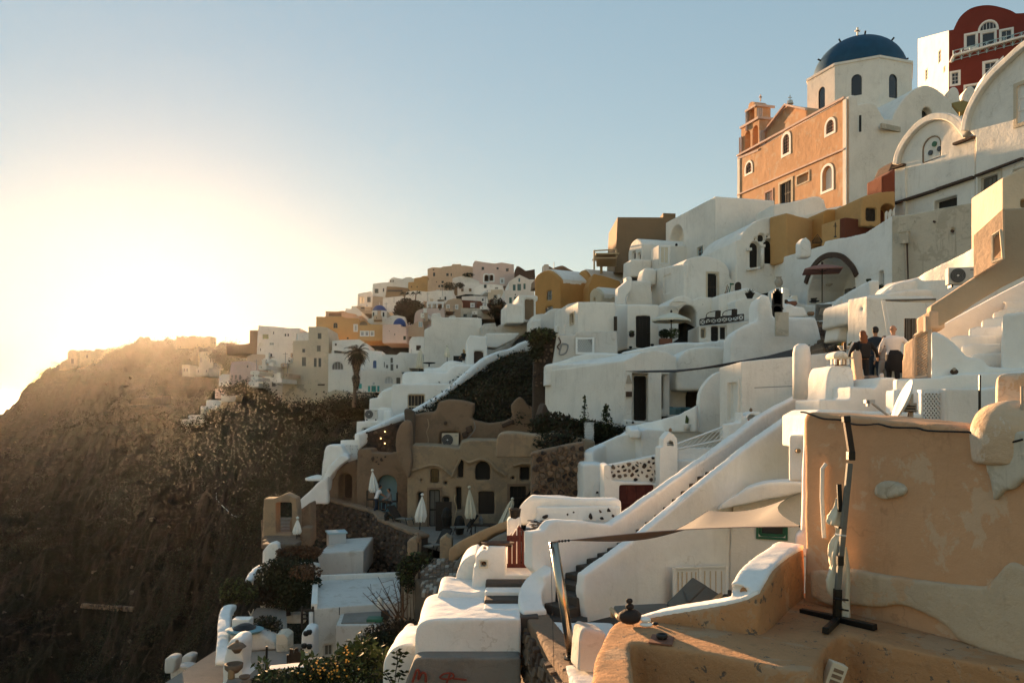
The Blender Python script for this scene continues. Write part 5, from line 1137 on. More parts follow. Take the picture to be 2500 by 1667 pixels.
tl_ = thing('tile', 'small painted tile lying flat by the base of the steel pole', 'tile', PZ(485,1210,-4.13)); MB().add([PZ(440,1195,-4.13),PZ(520,1160,-4.13),PZ(525,1170,-4.13),PZ(485,1255,-4.13),PZ(485,1255,-4.15),PZ(440,1195,-4.15),PZ(520,1160,-4.15)], [(0,1,2,3),(0,3,4,5)]).obj('face', 'cream', tl_); MB().add([PZ(455,1205,-4.125),PZ(492,1195,-4.125),PZ(482,1240,-4.125)], [(0,1,2)]).obj('motif', 'greenpaint', tl_)
# ================================================================ foreground: orange terrace and wall
fr('S'); BZ = -2.47
def bz(x, y): return PZ(x, y, BZ)
bench = thing('terrace_bench', 'worn orange plaster bench and terrace top in the lower right foreground', 'bench', Vector((2.5,9,BZ-1.3)))
def smz(pts): return smo(pts, 4)
outl = smz([(1436,1760),(1442,1680),(1450,1620),(1462,1580),(1480,1540),(1500,1516),(1530,1508)])+[(1620,1500),(1760,1490),(1990,1440),(2060,1480),(2300,1530),(2640,1620),(2640,1662),(2500,1640),(2200,1580)]+smz([(2120,1562),(2085,1552),(2058,1549),(2035,1562),(2015,1582),(1990,1620),(1972,1641)])+[(1910,1630),(1744,1597),(1640,1580),(1575,1570)]+smz([(1575,1570),(1548,1567),(1541,1580),(1543,1620),(1556,1760)])
slabw('top', [bz(x,y) for x,y in outl], 1.3, 'terrace', root=bench, mode=2)
pit = MB().add([Vector((-.5,5,BZ-.85)),Vector((8,5,BZ-.85)),Vector((8,9.5,BZ-.85)),Vector((-.5,9.5,BZ-.85))], [(0,1,2,3)]).obj('lower_floor', 'concrete', bench)
pr = pathwall('parapet_wall', 'low orange parapet with a white top between the sunken patio and the orange bench', 'wall',
   [(1560,1516,9.35),(1600,1506,9.25),(1744,1481,8.95),(1840,1458,8.75),(1868,1440,8.85),(1895,1395,9.2),(1925,1366,9.8),(1965,1338,10.5)], .3, 'terrace', zb=BZ-.3, mode=2)
pathwall(0,0,0, [(1552,1503,9.45),(1600,1496,9.28),(1744,1471,8.98),(1840,1447,8.78),(1862,1425,8.9),(1890,1382,9.28),(1922,1354,9.88),(1965,1326,10.55)], .36, 'whitefresh', drop=.1, mode=2, root=pr, pname='coping')
# tall orange wall
AW = -62
wl = facade('orange_wall', 'tall faded orange plaster wall filling the right foreground', 'wall', (1962,10.35,AW),
   [(1962,1640),(1962,1020),(1972,1008),(2060,1014),(2200,1028),(2375,1046),(2700,1062),(2700,1900),(2200,1900)], .9, 'orangewall' if 0 else 'orange', mode=2)
SW_ = pdir(AW); O_w = P(1962,0,10.3); O_w.z = 0; NW = perp(SW_)
if NW.dot(O_w) < 0: NW = -NW
def onwl(x, y, off=0): q = O_w+SW_*hit(x, O_w, SW_); q.z = ZZ(y, q.y); return q-NW*off
# pale plaster base band
def relief(root, nm, pts, off, mat, m=2):
 O = O_w; lp = []
 for x, y in pts: s = hit(x, O, SW_); lp.append((s, ZZ(y, (O+SW_*s).y)))
 mb = MB(); mb.extr(lp, O, SW_, -NW, -.1, off); o = mb.obj(nm, mat, root)
 if m: soften(o, .03, 6, .02, .3)
 return o
fr('K')
relief(wl, 'plaster_band', smo([(385,745),(420,728),(520,735),(680,720),(900,760),(1200,800),(1420,830),(1700,850)],3)+smo([(1700,850),(1780,760),(1840,690),(1900,670),(2050,750)],3)+[(2400,900),(2400,1700),(1971,1430)]+smo([(1971,1430),(1700,1330),(1500,1260),(1380,1130),(1200,1040),(1050,990),(900,1010),(700,990),(560,1000),(400,930)],3), .03, 'bandplaster')
relief(wl, 'plaster_patch', smo([(850,160),(880,90),(950,68),(1040,85),(1095,130),(1070,180),(980,200),(930,215),(870,190)],3), .015, 'stained', 1)
relief(wl, 'plaster_patch', smo([(1760,230),(1700,-20),(1680,-160),(1760,-250),(1900,-300),(2300,-260)],3)+[(2300,150)]+smo([(2100,120),(1980,60),(1900,130),(1820,140)],3), .03, 'stained', 1)
MB().tube([onwl(500,490,.02),onwl(500,200,.06),onwl(503,-20,.06),onwl(515,-55,.02)], .026, 10).obj('rendered_pipe', 'white', wl)
fr('E')
pts = [(395,925),(440,930),(520,960),(600,985),(750,995),(850,1030),(960,1038),(1080,1030),(1200,1060),(1420,1065),(1520,1090),(1850,1100),(1900,1110),(2000,1160),(2150,1190),(2260,1190),(2360,1165)]
MB().tube([onwl(x,y,.03) for x,y in smo(pts,3)], .012, 6).obj('cable', 'blackwood', tag(thing('cable', 'dark cable sagging along the top of the orange wall', 'cable', onwl(395,930,.03))))
# oven-like hump on top of the wall
hp_ = thing('rounded_hump', 'rounded peeling orange plaster hump rising above the tall orange wall', 'oven', P(2150,1080,8.4))
mb = MB().lathe(P(2225,1130,8.25), [(.34,-.3),(.37,.0),(.36,.1),(.31,.22),(.22,.31),(.12,.35),(.01,.36)], 28); o = mb.obj('dome', 'paleorange', hp_, smooth=True); soften(o,.03,3,.04,.4)
facade(0,0,0, (2110,8.7,-30), [(2125,1300),(2100,900),(2098,720),(2108,600),(2180,572),(2500,560),(2500,1300)], .4, 'paleorange', root=hp_, mode=2, pname='pier')
MB().tube([P(2335,1000,8.0),P(2332,700,8.0),P(2400,700,8.0),P(2400,1000,8.0),P(2335,1000,8.0)], .015, 6).obj('frame', 'clay', tag(thing('window_grille', 'bare metal frame fixed on the hump at the right edge', 'grille', P(2335,1000,8.0))))
# folded cantilever parasol
fr('K')
cp = thing('folded_parasol', 'dark steel cantilever parasol stand with its canopy folded and tied against the orange wall', 'parasol', P(600,1110,9.3))
def beam(root, nm, a, b_, hw, hd, mat):
 d = (b_-a); L = d.length; X = d/L; s_ = X.cross(Vector((0,1,0))).normalized(); y_ = s_.cross(X).normalized(); o = MB().box((a+b_)/2, L/2, hd, hw, (X,y_,s_)).obj(nm, mat, root); bev(o,.006,1); return o
beam(cp,'foot',P(320,1035,9.75),P(600,1090,9.3),.035,.035,'metalblack'); beam(cp,'foot',P(600,1095,9.3),P(872,1155,8.85),.035,.035,'metalblack'); beam(cp,'foot',P(600,1090,9.35),P(500,1180,8.75),.035,.035,'metalblack')
beam(cp,'sleeve',P(586,1095,9.3),P(592,870,9.3),.04,.04,'metalblack'); beam(cp,'pole',P(590,880,9.3),P(680,-60,9.3),.03,.03,'greywood')
fr('E'); beam(cp,'pole',P(822,1350,9.3),P(822,1270,9.3),.04,.04,'metalblack'); beam(cp,'arm',P(828,1290,9.3),P(783,1000,9.3),.034,.034,'darkwood'); beam(cp,'arm_cap',P(783,1015,9.28),P(778,960,9.28),.04,.04,'blackwood')
fr('K'); beam(cp,'mast',P(610,300,9.35),P(601,95,9.35),.025,.02,'metalblack')
beam(cp,'crank_box',P(608,695,9.2),P(608,625,9.2),.035,.035,'metalblack')
prof = [(590,200,0.022),(590,260,0.039),(575,330,0.077),(570,390,0.083),(590,410,0.033),(595,470,0.039),(585,520,0.072),(578,600,0.083),(582,700,0.072),(560,800,0.088),(570,900,0.066),(598,960,0.039),(640,1000,0.050),(645,1085,0.055)]
rr_ = random.Random(4); mb = MB(); vs_ = []; nq = 18; cn = smo([(x,y,r) for x,y,r in prof],4)
for i,(x,y,r) in enumerate(cn):
 c = P(x,y,9.42)
 for k in range(nq):
  a = 2*math.pi*k/nq; q = r*(.8+.32*math.sin(a*4+i*.35)+.18*rr_.random()); vs_.append(c+Vector((q*math.cos(a), q*.8*math.sin(a), 0)))
mb.add(vs_, [(i*nq+k,i*nq+(k+1)%nq,(i+1)*nq+(k+1)%nq,(i+1)*nq+k) for i in range(len(cn)-1) for k in range(nq)]+[tuple(range(nq))[::-1], tuple((len(cn)-1)*nq+k for k in range(nq))]); mb.obj('folded_canopy', 'canvas', cp, smooth=True)
mb = MB(); vs_ = []; cn = smo([(648,560,.02),(655,700,.045),(655,850,.05),(652,950,.045),(655,1080,.05)],4)
for i,(x,y,r) in enumerate(cn):
 c = P(x,y,9.5)
 for k in range(12): a = 2*math.pi*k/12; q = r*(.8+.3*math.sin(a*3+i*.1)); vs_.append(c+Vector((q*math.cos(a), q*math.sin(a), 0)))
mb.add(vs_, [(i*12+k,i*12+(k+1)%12,(i+1)*12+(k+1)%12,(i+1)*12+k) for i in range(len(cn)-1) for k in range(12)]); mb.obj('folded_canopy', 'canvas', cp, smooth=True)
for y,x0,x1 in ((412,572,615),(470,575,650),(945,563,668),(1022,610,668)): MB().tube([P(x0,y-4,9.2),P((x0+x1)/2,y+3,9.12),P(x1,y+8,9.2)], .012, 6).obj('tie_strap', 'blackwood' if y!=470 else 'canvaswhite', cp)
# brick-like block in the pit
bb = thing('clay_block', 'hollow clay block leaning in the corner of the dark pit below the orange bench', 'block', P(560,1550,8.1));
c = P(565,1505,8.1); X = Vector((.35,0,.94)).normalized(); o = MB().box(c, .13,.06,.085, (X, Vector((0,1,0)), X.cross(Vector((0,1,0))).normalized())).obj('body', 'cream', bb); bev(o,.01)
for k in (-.06,0,.06): q = c+X*(.128); MB().box(c+X*k-Vector((0,.062,0)), .018,.004,.05,(X, Vector((0,1,0)), X.cross(Vector((0,1,0))).normalized())).obj('groove', 'mud', bb)
# pebbles on the terrace end
fr('G')
def pebble(label, c, rx, ry, rz, mat, tilt=0):
 t_ = thing('pebble', label, 'stone', c); o = MB().lathe(c+Vector((0,0,rz)), [(math.cos(a)*1.0, math.sin(a)) for a in [math.pi*(-.48+.96*i/8) for i in range(9)]], 18).obj('body', mat, t_, smooth=True)
 for v_ in o.data.vertices: v_.co = Vector((v_.co.x*rx, v_.co.y*ry, (v_.co.z-rz)*rz+rz))*(1+.06*noise.noise(v_.co*6))
 return t_
zt_ = BZ+.01
c = PZ(872,1130,zt_); pebble('big dark round pumice stone at the end of the white parapet', c, .135,.13,.085, 'stoneblack')
pebble('small dark pebble balanced second on the pumice stack', c+Vector((0,0,.165)), .05,.045,.035, 'stoneblack'); pebble('topmost small dark pebble of the pumice stack', c+Vector((-.005,0,.232)), .04,.035,.032, 'stoneblack')
c = PZ(993,1150,zt_); pebble('flat white pebble lying under another white pebble', c, .075,.06,.025, 'whitefresh'); pebble('white pebble resting on the flat white pebble', c+Vector((-.005,0,.05)), .06,.05,.03, 'whitefresh')
pebble('small black pebble right of the two white pebbles', PZ(1062,1140,zt_), .035,.03,.02, 'black')
bd = thing('board', 'thin reddish board lying on the orange terrace under a black ashtray', 'board', PZ(1110,1250,zt_)); q = [PZ(x,y,zt_+.012) for x,y in ((1040,1203),(1203,1222),(1185,1284),(1012,1262))]
mb = MB().add(q+[p-Vector((0,0,.014)) for p in q], [(0,1,2,3),(7,6,5,4)]+[(i,i+4,(i+1)%4+4,(i+1)%4) for i in range(4)]); mb.obj('plank', 'redwood' if 0 else 'terracotta', bd)
at = thing('ashtray', 'round black ashtray standing on the reddish board', 'ashtray', PZ(1110,1240,zt_+.013)); MB().lathe(PZ(1110,1240,zt_+.013), [(.045,0),(.06,.02),(.06,.05),(.045,.055),(.04,.02),(.01,.02)], 20).obj('bowl', 'black', at, smooth=True)
# ================================================================ roof terrace above the orange wall: chimney, dish, lattice
fr('E')
wc = facade('chimney', 'stout white chimney with a slotted hat in front of the woman with red hair', 'chimney', (600,19.2,3), smo([(600,860),(612,700),(620,600),(640,540),(660,518)],3)+[(800,512)]+smo([(800,512),(830,525),(848,560),(856,700),(862,860)],3), 1.1, 'whitefresh', mode=2)
MB().box(P(725,452,19.4), .235,.22,.02).obj('cap', 'cream', wc)
for x in (655,685,732,760,795): MB().box(P(x,482,19.22 if x!=760 else 19.5), .022,.03,.07).obj('post', 'whitefresh', wc)
MB().box(P(725,480,19.6), .16,.05,.07).obj('core', 'mud', wc)
facade(0,0,0,(672,19.3,0), [(672,450),(674,420),(690,395),(740,378),(785,385),(808,410),(812,450)], .6, 'white', mode=2, root=wc, pname='hat')
facade('roof_block', 'stepped white roof block beside the slotted chimney', 'roof', (545,18.2,0), [(530,1200),(548,812),(605,812),(822,815),(818,700),(1035,715),(1060,690),(1075,625),(1100,618),(1225,622),(1225,700),(1215,960),(1215,1200)], 1.6, 'whitefresh', mode=1)
facade('roof_step', 'pale flat roof step under the satellite dish', 'roof', (400,15.5,0), [(440,1250),(442,960),(545,905),(1215,925),(1450,940),(1450,1250)], 1.5, 'whitefresh', mode=1)
facade('parapet_wall', 'sunlit rough white parapet running right from the group of people', 'wall', (1225,17.2,-14), [(1225,800),(1226,632),(1400,628),(1580,622),(1700,598),(1850,582),(2110,575),(2400,560),(2400,900),(1225,900)], .4, 'whitefresh', mode=1)
facade('cupboard', 'white masonry cupboard behind the satellite dish', 'cupboard', (1200,16.2,-14), [(1198,1200),(1200,728),(1300,722),(1450,728),(1450,1200)], .8, 'whitefresh', mode=1)
lc = facade('lattice_door', 'white lattice door panel right of the satellite dish', 'door', (1445,15.6,0), [(1443,1040),(1443,728),(1500,722),(1655,722),(1660,1040)], .15, 'whitepaint', [('k',1466,752,1650,1025,dict(dp=.12,c='stone'))], mode=0)
a0, a1 = P(1466,752,15.57), P(1650,1020,15.57); W_, H_ = a1.x-a0.x, a0.z-a1.z
for sg in (1,-1):
 for i in range(-9,14):
  x = a0.x+i*W_/6; p0 = Vector((x,15.56+.01*sg,a1.z)); d = Vector((sg*1.0,0,1.35)); ts = [(a0.x-p0.x)/d.x,(a1.x-p0.x)/d.x]; t0,t1 = max(0,min(ts)), min(H_/1.35,max(ts))
  if t1 > t0+.02: MB().tube([p0+d*t0,p0+d*t1], .016, 4).obj('slat', 'whitepaint', lc)
facade('shutter_wall', 'plain pale cupboard front right of the lattice door', 'wall', (1655,15.4,0), [(1655,1060),(1655,722),(1960,722),(1960,1060)], .4, 'white', mode=1)
MB().box(P(1960,775,15.2), .015,.02,.38).obj('hinge_bar', 'metalblack', tag(thing('metal_bar', 'thin dark upright bar on the wall by the plain cupboard front', 'bar', P(1960,828,15.2))))
facade('roof_wall', 'pale wall between the plain cupboard and the rounded orange hump', 'wall', (1950,15.9,-5), [(1950,1100),(1952,722),(2130,700),(2400,690),(2400,1100)], .4, 'whitefresh', mode=1)
sd_ = thing('satellite_dish', 'white satellite dish tilted on a post above the orange wall', 'satellite dish', P(1352,1005,14.2))
dc = P(1280,820,14.0); u_ = Vector((.44,.18,.88)).normalized(); nrm = Vector((-.85,.22,.42)); nrm = (nrm-u_*nrm.dot(u_)).normalized(); w_ = u_.cross(nrm)
mb = MB(); vs_ = []
for j in range(7):
 r = .40*j/6
 for k in range(32): a = 2*math.pi*k/32; vs_.append(dc+u_*(r*1.0*math.cos(a))+w_*(r*.92*math.sin(a))+nrm*(.09*(j/6)**2-.09))
mb.add(vs_, [(j*32+k,j*32+(k+1)%32,(j+1)*32+(k+1)%32,(j+1)*32+k) for j in range(6) for k in range(32)]); o = mb.obj('dish', 'cream' if 0 else 'whitepaint', sd_, smooth=True); s_ = o.modifiers.new('t','SOLIDIFY'); s_.thickness = .02
MB().tube([P(1352,1010,14.25),P(1352,765,14.25)], .045, 8).obj('post', 'clay', sd_); MB().tube([P(1195,985,13.9),P(1080,900,13.6),P(1010,845,13.4)], .022, 6).obj('feed_arm', 'lightgrey', sd_)
MB().box(P(985,832,13.35), .075,.05,.03).box(P(972,850,13.33), .02,.03,.045).obj('feed_horn', 'lightgrey', sd_)
MB().box(P(1330,885,14.2), .12,.06,.08).box(P(1350,860,14.2), .06,.1,.02).box(P(1340,915,14.2), .1,.1,.015).obj('bracket', 'clay', sd_)
for k in range(3): MB().tube([P(1300,870+k*25,14.1),P(1395,875+k*22,14.1)], .01, 4).obj('bolt_rod', 'metalblack', sd_)
MB().tube([P(1330,930,14.1),P(1325,980,14.1),P(1340,1000,14.1)], .012, 5).obj('cable', 'metalblack', sd_)
def PX(x, Y, z): q = P(x,0,Y); q.z = z; return q
o = slabw('path', [PX(820,20.6,.62),PX(1060,20.6,.62),PX(1400,19.0,.75),PX(1540,19.0,.75),PX(1500,27,.9),PX(700,30,.9)], .4, 'paving', kind='structure'); o['label'] = 'paved path where the group of people walks'
facade('path_step', 'brown stone step edge beside the feet of the woman with red hair', 'step', (985,20.5,0), [(975,790),(985,600),(1072,600),(1060,640),(1030,720),(1020,790)], .5, 'paving', mode=1)
facade('low_wall', 'low white wall end along the path behind the slotted chimney', 'wall', (820,20.8,75), [(822,700),(822,400),(838,385),(870,690),(890,720)], .2, 'beige', mode=2)
pw = pot('white planter with bright yellow-green leaves beside the path wall', P(765,378,23.6), .12, .19, 'whitefresh', [(.6,0),(.9,.8),(1,.82),(1,1),(.8,1)])
for k in range(26):
 a = rr_.uniform(0,6.28); c = P(765,362,23.6)+Vector((math.cos(a)*.1,math.sin(a)*.1,0)); q = c+Vector((math.cos(a)*.1,math.sin(a)*.08,rr_.uniform(.08,.2))); MB().add([c-Vector((.02,0,0)),c+Vector((.02,0,0)),q+Vector((.025,0,0)),q-Vector((.02,0,.01))], [(0,1,2,3)]).obj('leaf', 'leaf' if k%3 else 'flower', pw)
MB().tube([P(770,375,23.3),P(770,315,23.3)], .045, 10).obj('body', 'darkwood', tag(thing('vase', 'dark brown vase in front of the planter by the path', 'vase', P(770,378,23.3))))
# ================================================================ brown houses, curved stone wall and terraces, centre
def skin(name, vs_, es, rs, mat, root, sub=1, smooth=True):
 base = parent_loc(root); me = bpy.data.meshes.new(name); me.from_pydata([tuple(Vector(v)-base) for v in vs_], es, []); me.materials.append(MAT[mat])
 o = bpy.data.objects.new(name, me); C.objects.link(o); o.parent = root
 m = o.modifiers.new('skin','SKIN'); m.use_smooth_shade = True; me.skin_vertices.new() if not me.skin_vertices else None
 for i, r in enumerate(rs):
  sv = me.skin_vertices[0].data[i]; sv.radius = (r if isinstance(r, tuple) else (r, r)); sv.use_root = (i == 0)
 s_ = o.modifiers.new('sub','SUBSURF'); s_.levels = sub; s_.render_levels = sub; return o
def fuse(mb, name, mat, root, vox=.02, it=3):
 o = mb.obj(name, mat, root); m = o.modifiers.new('remesh','REMESH'); m.mode = 'VOXEL'; m.voxel_size = vox; m.use_smooth_shade = True
 m = o.modifiers.new('smooth','SMOOTH'); m.factor = .5; m.iterations = it; return o
def rings(mb, cs, r, f, n=18):
 vs_ = [c+r*(rx*math.cos(2*math.pi*k/n))+f*(ry*math.sin(2*math.pi*k/n)) for c,rx,ry in cs for k in range(n)]
 mb.add(vs_, [(i*n+k,i*n+(k+1)%n,(i+1)*n+(k+1)%n,(i+1)*n+k) for i in range(len(cs)-1) for k in range(n)]+[tuple(range(n))[::-1], tuple((len(cs)-1)*n+k for k in range(n))])
def person(label, foot, h, face=(0,1), top='cloth_black', trousers='cloth_black', hair='hairdark', hairlen=0, bald=False, arms=((-.12,.0,-.28),(.12,.0,-.28)), stride=.12, lean=0, width=1, shoes='black', sleeves=True, extra=None, sit=False):
 """figure in its pose; sizes are fractions of the height h"""
 f = Vector((face[0],face[1],0)).normalized(); r = Vector((f.y,-f.x,0)); up = Vector((0,0,1)); t_ = thing('person', label, 'person', foot)
 def p(a, b_, c): return foot+r*(a*h)+f*(b_*h)+up*(c*h)
 dz = -.24 if sit else 0; hz = .52+dz
 def sp(z): k = max(0,(z-.52)/.4); return lean*k      # how far the spine leans forward at height z
 vx = .016 if h*0 == 0 else 0; kn = [(-.06,.24,.29),(.06,.24,.29)] if sit else [(-.052,stride*.5,.285),(.052,-stride*.15,.285)]; ft = [(-.06,.24,.04),(.06,.24,.04)] if sit else [(-.055,stride*.5,.04),(.055,-stride*.8,.05)]
 sw_ = .108*width; arm = []
 for sg, a in ((-1,arms[0]),(1,arms[1])):
  s0 = Vector((sg*sw_, sp(.8), .795+dz)); hn = s0+Vector(a); e_ = s0.lerp(hn,.5)+Vector((sg*.022,-.035,-.01)); arm.append((s0,e_,hn))
 def torso(mb, g, z0=.47, z1=.835):
  rings(mb, [(p(0,sp(z),z+dz), (rx*width+g)*h, (ry+g)*h) for z,rx,ry in ((.47,.085,.06),(.53,.088,.063),(.60,.078,.056),(.68,.09,.062),(.75,.105,.064),(.79,.108,.058),(.815,.085,.048),(.835,.04,.038)) if z0 <= z <= z1], r, f)
 mb = MB(); torso(mb, -.006); mb.tube([p(0,sp(.82),.82+dz),p(0,sp(.9),.89+dz)], .032*h, 10)
 rings(mb, [(p(0,sp(.93)+.012,z+dz), rx*h, ry*h) for z,rx,ry in ((.868,.02,.025),(.885,.036,.042),(.91,.044,.052),(.94,.047,.056),(.965,.043,.052),(.988,.028,.034),(.998,.01,.012))], r, f)
 mb.box(p(0,sp(.93)+.07,.922+dz), .008*h,.008*h,.014*h)
 for k in (0,1):
  s0,e_,hn = arm[k]; mb.tube([p(*s0),p(*e_),p(*hn)], [.03*h,.024*h,.016*h], 10)
  d = (hn-e_).normalized(); mb.tube([p(*hn),p(*(hn+d*.035)),p(*(hn+d*.065))], [.018*h,.021*h,.012*h], 8)
  mb.tube([p(kn[k][0]*.9,0,hz), p(*kn[k]), p(*ft[k])], [.05*h,.034*h,.022*h], 10)
 fuse(mb, 'body', 'skin', t_)
 mb = MB(); torso(mb, .008, .5)
 for k in (0,1): s0,e_,hn = arm[k]; mb.tube([p(s0.x*.85,s0.y,s0.z),p(*e_),p(*e_.lerp(hn,.88))] if sleeves else [p(s0.x*.85,s0.y,s0.z),p(*s0.lerp(e_,.7))], [.042*h,.036*h,.028*h] if sleeves else [.042*h,.036*h], 12)
 fuse(mb, 'shirt', top, t_)
 mb = MB(); torso(mb, .004, .47, .56)
 for k in (0,1): mb.tube([p(kn[k][0]*.85,0,hz-.01), p(*kn[k]), p(ft[k][0],ft[k][1],ft[k][2]+.02)], [.06*h,.045*h,.036*h], 12)
 fuse(mb, 'trousers', trousers, t_)
 for k in (0,1):
  mb = MB(); rings(mb, [(p(ft[k][0],ft[k][1]-.03,z)+f*(.035*h), .028*h*q, .075*h*q) for z,q in ((0,.95),(.012,1),(.03,.85),(.045,.5))], r, f); mb.obj('shoe', shoes, t_, smooth=True)
 if not bald:
  mb = MB(); hc = sp(.93)
  rings(mb, [(p(0,hc+dy,z+dz), rx*h, ry*h) for z,rx,ry,dy in ((.895,.035,.03,-.03),(.92,.05,.048,-.018),(.95,.054,.058,-.006),(.98,.047,.05,.0),(1.002,.025,.028,.0),(1.008,.008,.01,0))], r, f)
  if hairlen: rings(mb, [(p((.008 if i%2 else -.006),hc-.045-.004*i,.93-.034*i+dz), (.058+.006*math.sin(i))*h*(1 if i < hairlen else .7), .034*h) for i in range(hairlen+2)], r, f)
  fuse(mb, 'hair', hair, t_, .016, 2)
 if extra: extra(t_, p)
 return t_
def cparasol(label, base, top, w_, mat='canvas', lower=.35):
 """closed parasol: pleated cone of cloth round a pole"""
 t_ = thing('parasol', label, 'parasol', base); h = (top-base).length; d = (top-base)/h; n = 16; mb = MB(); vs_ = []
 prof = [(.02,1),(.12,.965),(.16,.93),(.5,.80),(.85,.6),(1,.48),(.75,lower)] if lower > .2 else [(.02,1),(.3,.95),(.5,.85),(.8,.5),(1,.25),(.8,lower)]
 rr = random.Random(int(h*1000))
 for r,z in prof:
  for k in range(n): a = 2*math.pi*k/n; q = r*w_*(1 if k%2 else .62); vs_.append(base+d*(z*h)+Vector((q*math.cos(a), q*math.sin(a), -.06*(k%2)*r)))
 mb.add(vs_, [(i*n+k,i*n+(k+1)%n,(i+1)*n+(k+1)%n,(i+1)*n+k) for i in range(len(prof)-1) for k in range(n)]).obj('canopy', mat, t_)
 MB().tube([base, top+d*.08], .03, 8).obj('pole', 'darkwood', t_); MB().lathe(top, [(.07,-.03),(.09,.04),(.02,.1)], 8).obj('finial', mat, t_); return t_
fr('M')
oh = facade('old_house', 'long weathered grey-brown house with wavy mouldings and dark openings over the lower terrace', 'house', (1080,46,4),
   [(1078,1400),(1080,985),(1100,930),(1115,742),(1300,748),(1480,765),(1500,720),(1560,702),(1800,704),(2110,738),(2150,760),(2150,1400)], 4, 'oldhouse',
   [('w',1258,925,1322,1032,dict(f='darkwood',g=(2,2),dp=.25)),('k',1463,845,1512,995,dict(a=1,dp=.35)),('w',1602,865,1715,1008,dict(a=1,f='darkwood',g=(1,1),dp=.35,c='blackwood')),
 ('k',1943,908,2022,1015,dict(dp=.4)),('k',1155,1098,1205,1240,dict(dp=.4)),('d',1247,1080,1330,1365,dict(c='greywood',f='darkwood',tr='mud',tw=.12)),('k',1352,1135,1405,1218,dict(dp=.3)),
 ('k',1450,1062,1497,1240,dict(dp=.4)),('w',1625,1095,1748,1268,dict(c='darkwood',f='darkwood',g=(2,1),dp=.15)),('d',1865,1055,1990,1225,dict(c='blackwood',f='darkwood',tr='mud',tw=.15)),
 ('k',1360,1015,1390,1047,dict(dp=.2)),('k',1175,1000,1197,1020,dict(dp=.2)),('k',1875,982,1906,1006,dict(dp=.2))])
facade(0,0,0, (1080,45.75,4), smo([(1080,1400),(1080,950),(1160,925),(1260,897),(1340,915),(1425,975)],3)+[(1425,1400)], .3, 'oldhouse',
   [('n',1256,922,1324,1035,dict(dp=.29)),('n',1153,1096,1207,1400,dict(dp=.29)),('n',1245,1078,1332,1400,dict(dp=.29)),('n',1350,1133,1407,1220,dict(dp=.29)),('n',1358,1013,1392,1049,dict(dp=.29))] if 0 else [], root=oh, mode=2) if 0 else None
O = P(1080,0,45.95); O.z = 0; S4 = pdir(4)
def ono(x,y,off=0): q = O+S4*hit(x,O,S4); q.z = ZZ(y,q.y); return q-perp(S4)*off
for pts in ([(1080,945),(1160,922),(1262,893),(1340,912),(1418,975)], [(1420,985),(1445,930),(1470,875),(1492,840),(1535,868),(1560,873),(1640,848),(1700,866),(1760,925),(1835,975)], [(1890,900),(1960,882),(2025,885)]):
 MB().tube([ono(x,y,.02) for x,y in smo(pts,4)], .10, 6).obj('moulding', 'oldhouse', oh)
facade('brown_wall', 'brown mud-plastered ruin wall with lumpy top under the scrubby slope', 'wall', (1130,50,0),
   [(1130,800),(1130,505),(1200,490),(1300,482),(1318,410),(1390,388),(1500,395),(1590,422),(1588,500),(1562,545),(1700,572),(1820,560),(1885,525),(1870,440),(1900,400),(1940,365),(1975,390),(2000,435),(2092,470),(2110,800)], 1.6, 'mud', [('n',1330,640,1485,775,dict(dp=.3)),('k',1930,402,1955,424,dict(a=1,dp=.2))], mode=2)
ac_unit('cream air conditioner framed in a niche of the brown ruin wall', P(1410,700,49.9), pdir(0), perp(pdir(0)), 1.05, .82, .35, 'cream')
fr('M')
MB().tube([P(x,y,49.8) for x,y in smo([(1590,560),(1600,610),(1570,660),(1540,690)],3)], .03, 6).obj('hose', 'grey', thing('hose', 'grey hose curling down the brown ruin wall', 'hose', P(1540,690,49.8)))
MB().tube([P(x,y,49.8) for x,y in smo([(1235,540),(1245,590),(1228,640),(1240,690),(1238,740)],3)], .02, 5).obj('cable', 'beige', thing('cable', 'thin pale cable wriggling down the left of the brown ruin wall', 'cable', P(1238,740,49.8)))
for x,y,s_ in ((1372,572,.1),(1522,660,.17),(1555,620,.2),(1850,576,.2)): q = P(x,y,49.9); o = MB().box(q, s_*(1 if x!=1850 else 2), .1, s_*(1 if x!=1850 else .6), (pdir(0).lerp(Vector((0,0,1)),.3).normalized(), Vector((0,1,0)), Vector((-.3,0,1)).normalized())).obj('stone', 'stone', bpy.data.objects['brown_wall']); bev(o,.05)
ft_ = facade('fin_wall', 'leaf-shaped brown plaster fin standing between the two brown houses', 'wall', (985,45.6,0), smo([(1085,1000),(1040,920),(1005,840),(986,745),(992,670),(1015,600),(1060,550),(1098,560),(1108,640),(1105,740),(1118,860),(1100,980),(1085,1000)],2)[:-1], 1.2, 'mud', mode=2)
rc = facade('rock_pillar', 'dark ragged rock column left of the brown ruin wall', 'rock', (1055,49,0), [(1100,760),(1090,640),(1060,560),(1052,470),(1068,455),(1100,465),(1130,480),(1132,600),(1130,760)], 1, 'rock', mode=2)
ob = facade('old_house', 'brown plaster house with a blue-grey arched doorway behind the bending woman', 'house', (690,48.5,0),
   [(695,1260),(690,930),(700,785),(715,770),(800,770),(812,800),(935,808),(1000,795),(1045,880),(1082,960),(1085,1300)], 2.5, 'mud', [('n',850,970,1000,1260,dict(a=1,dp=.8)),('k',718,822,738,842,dict(dp=.1))], mode=1)
MB().box(P(955,1080,49.2), .75,.05,2.2).obj('door', 'tealcloth', ob); MB().box(P(895,1100,49.3), .55,.05,2.2).obj('doorway', 'blackwood', ob)  # black sheet beside the door paints in the dark inside of the arch
stones(ob, smo([(790,845),(815,818),(900,816),(918,840),(905,885),(850,892),(812,880)],2), (690,48.42,0), .26, ['stoneblack','stone'], .04, 3, gap=.06)
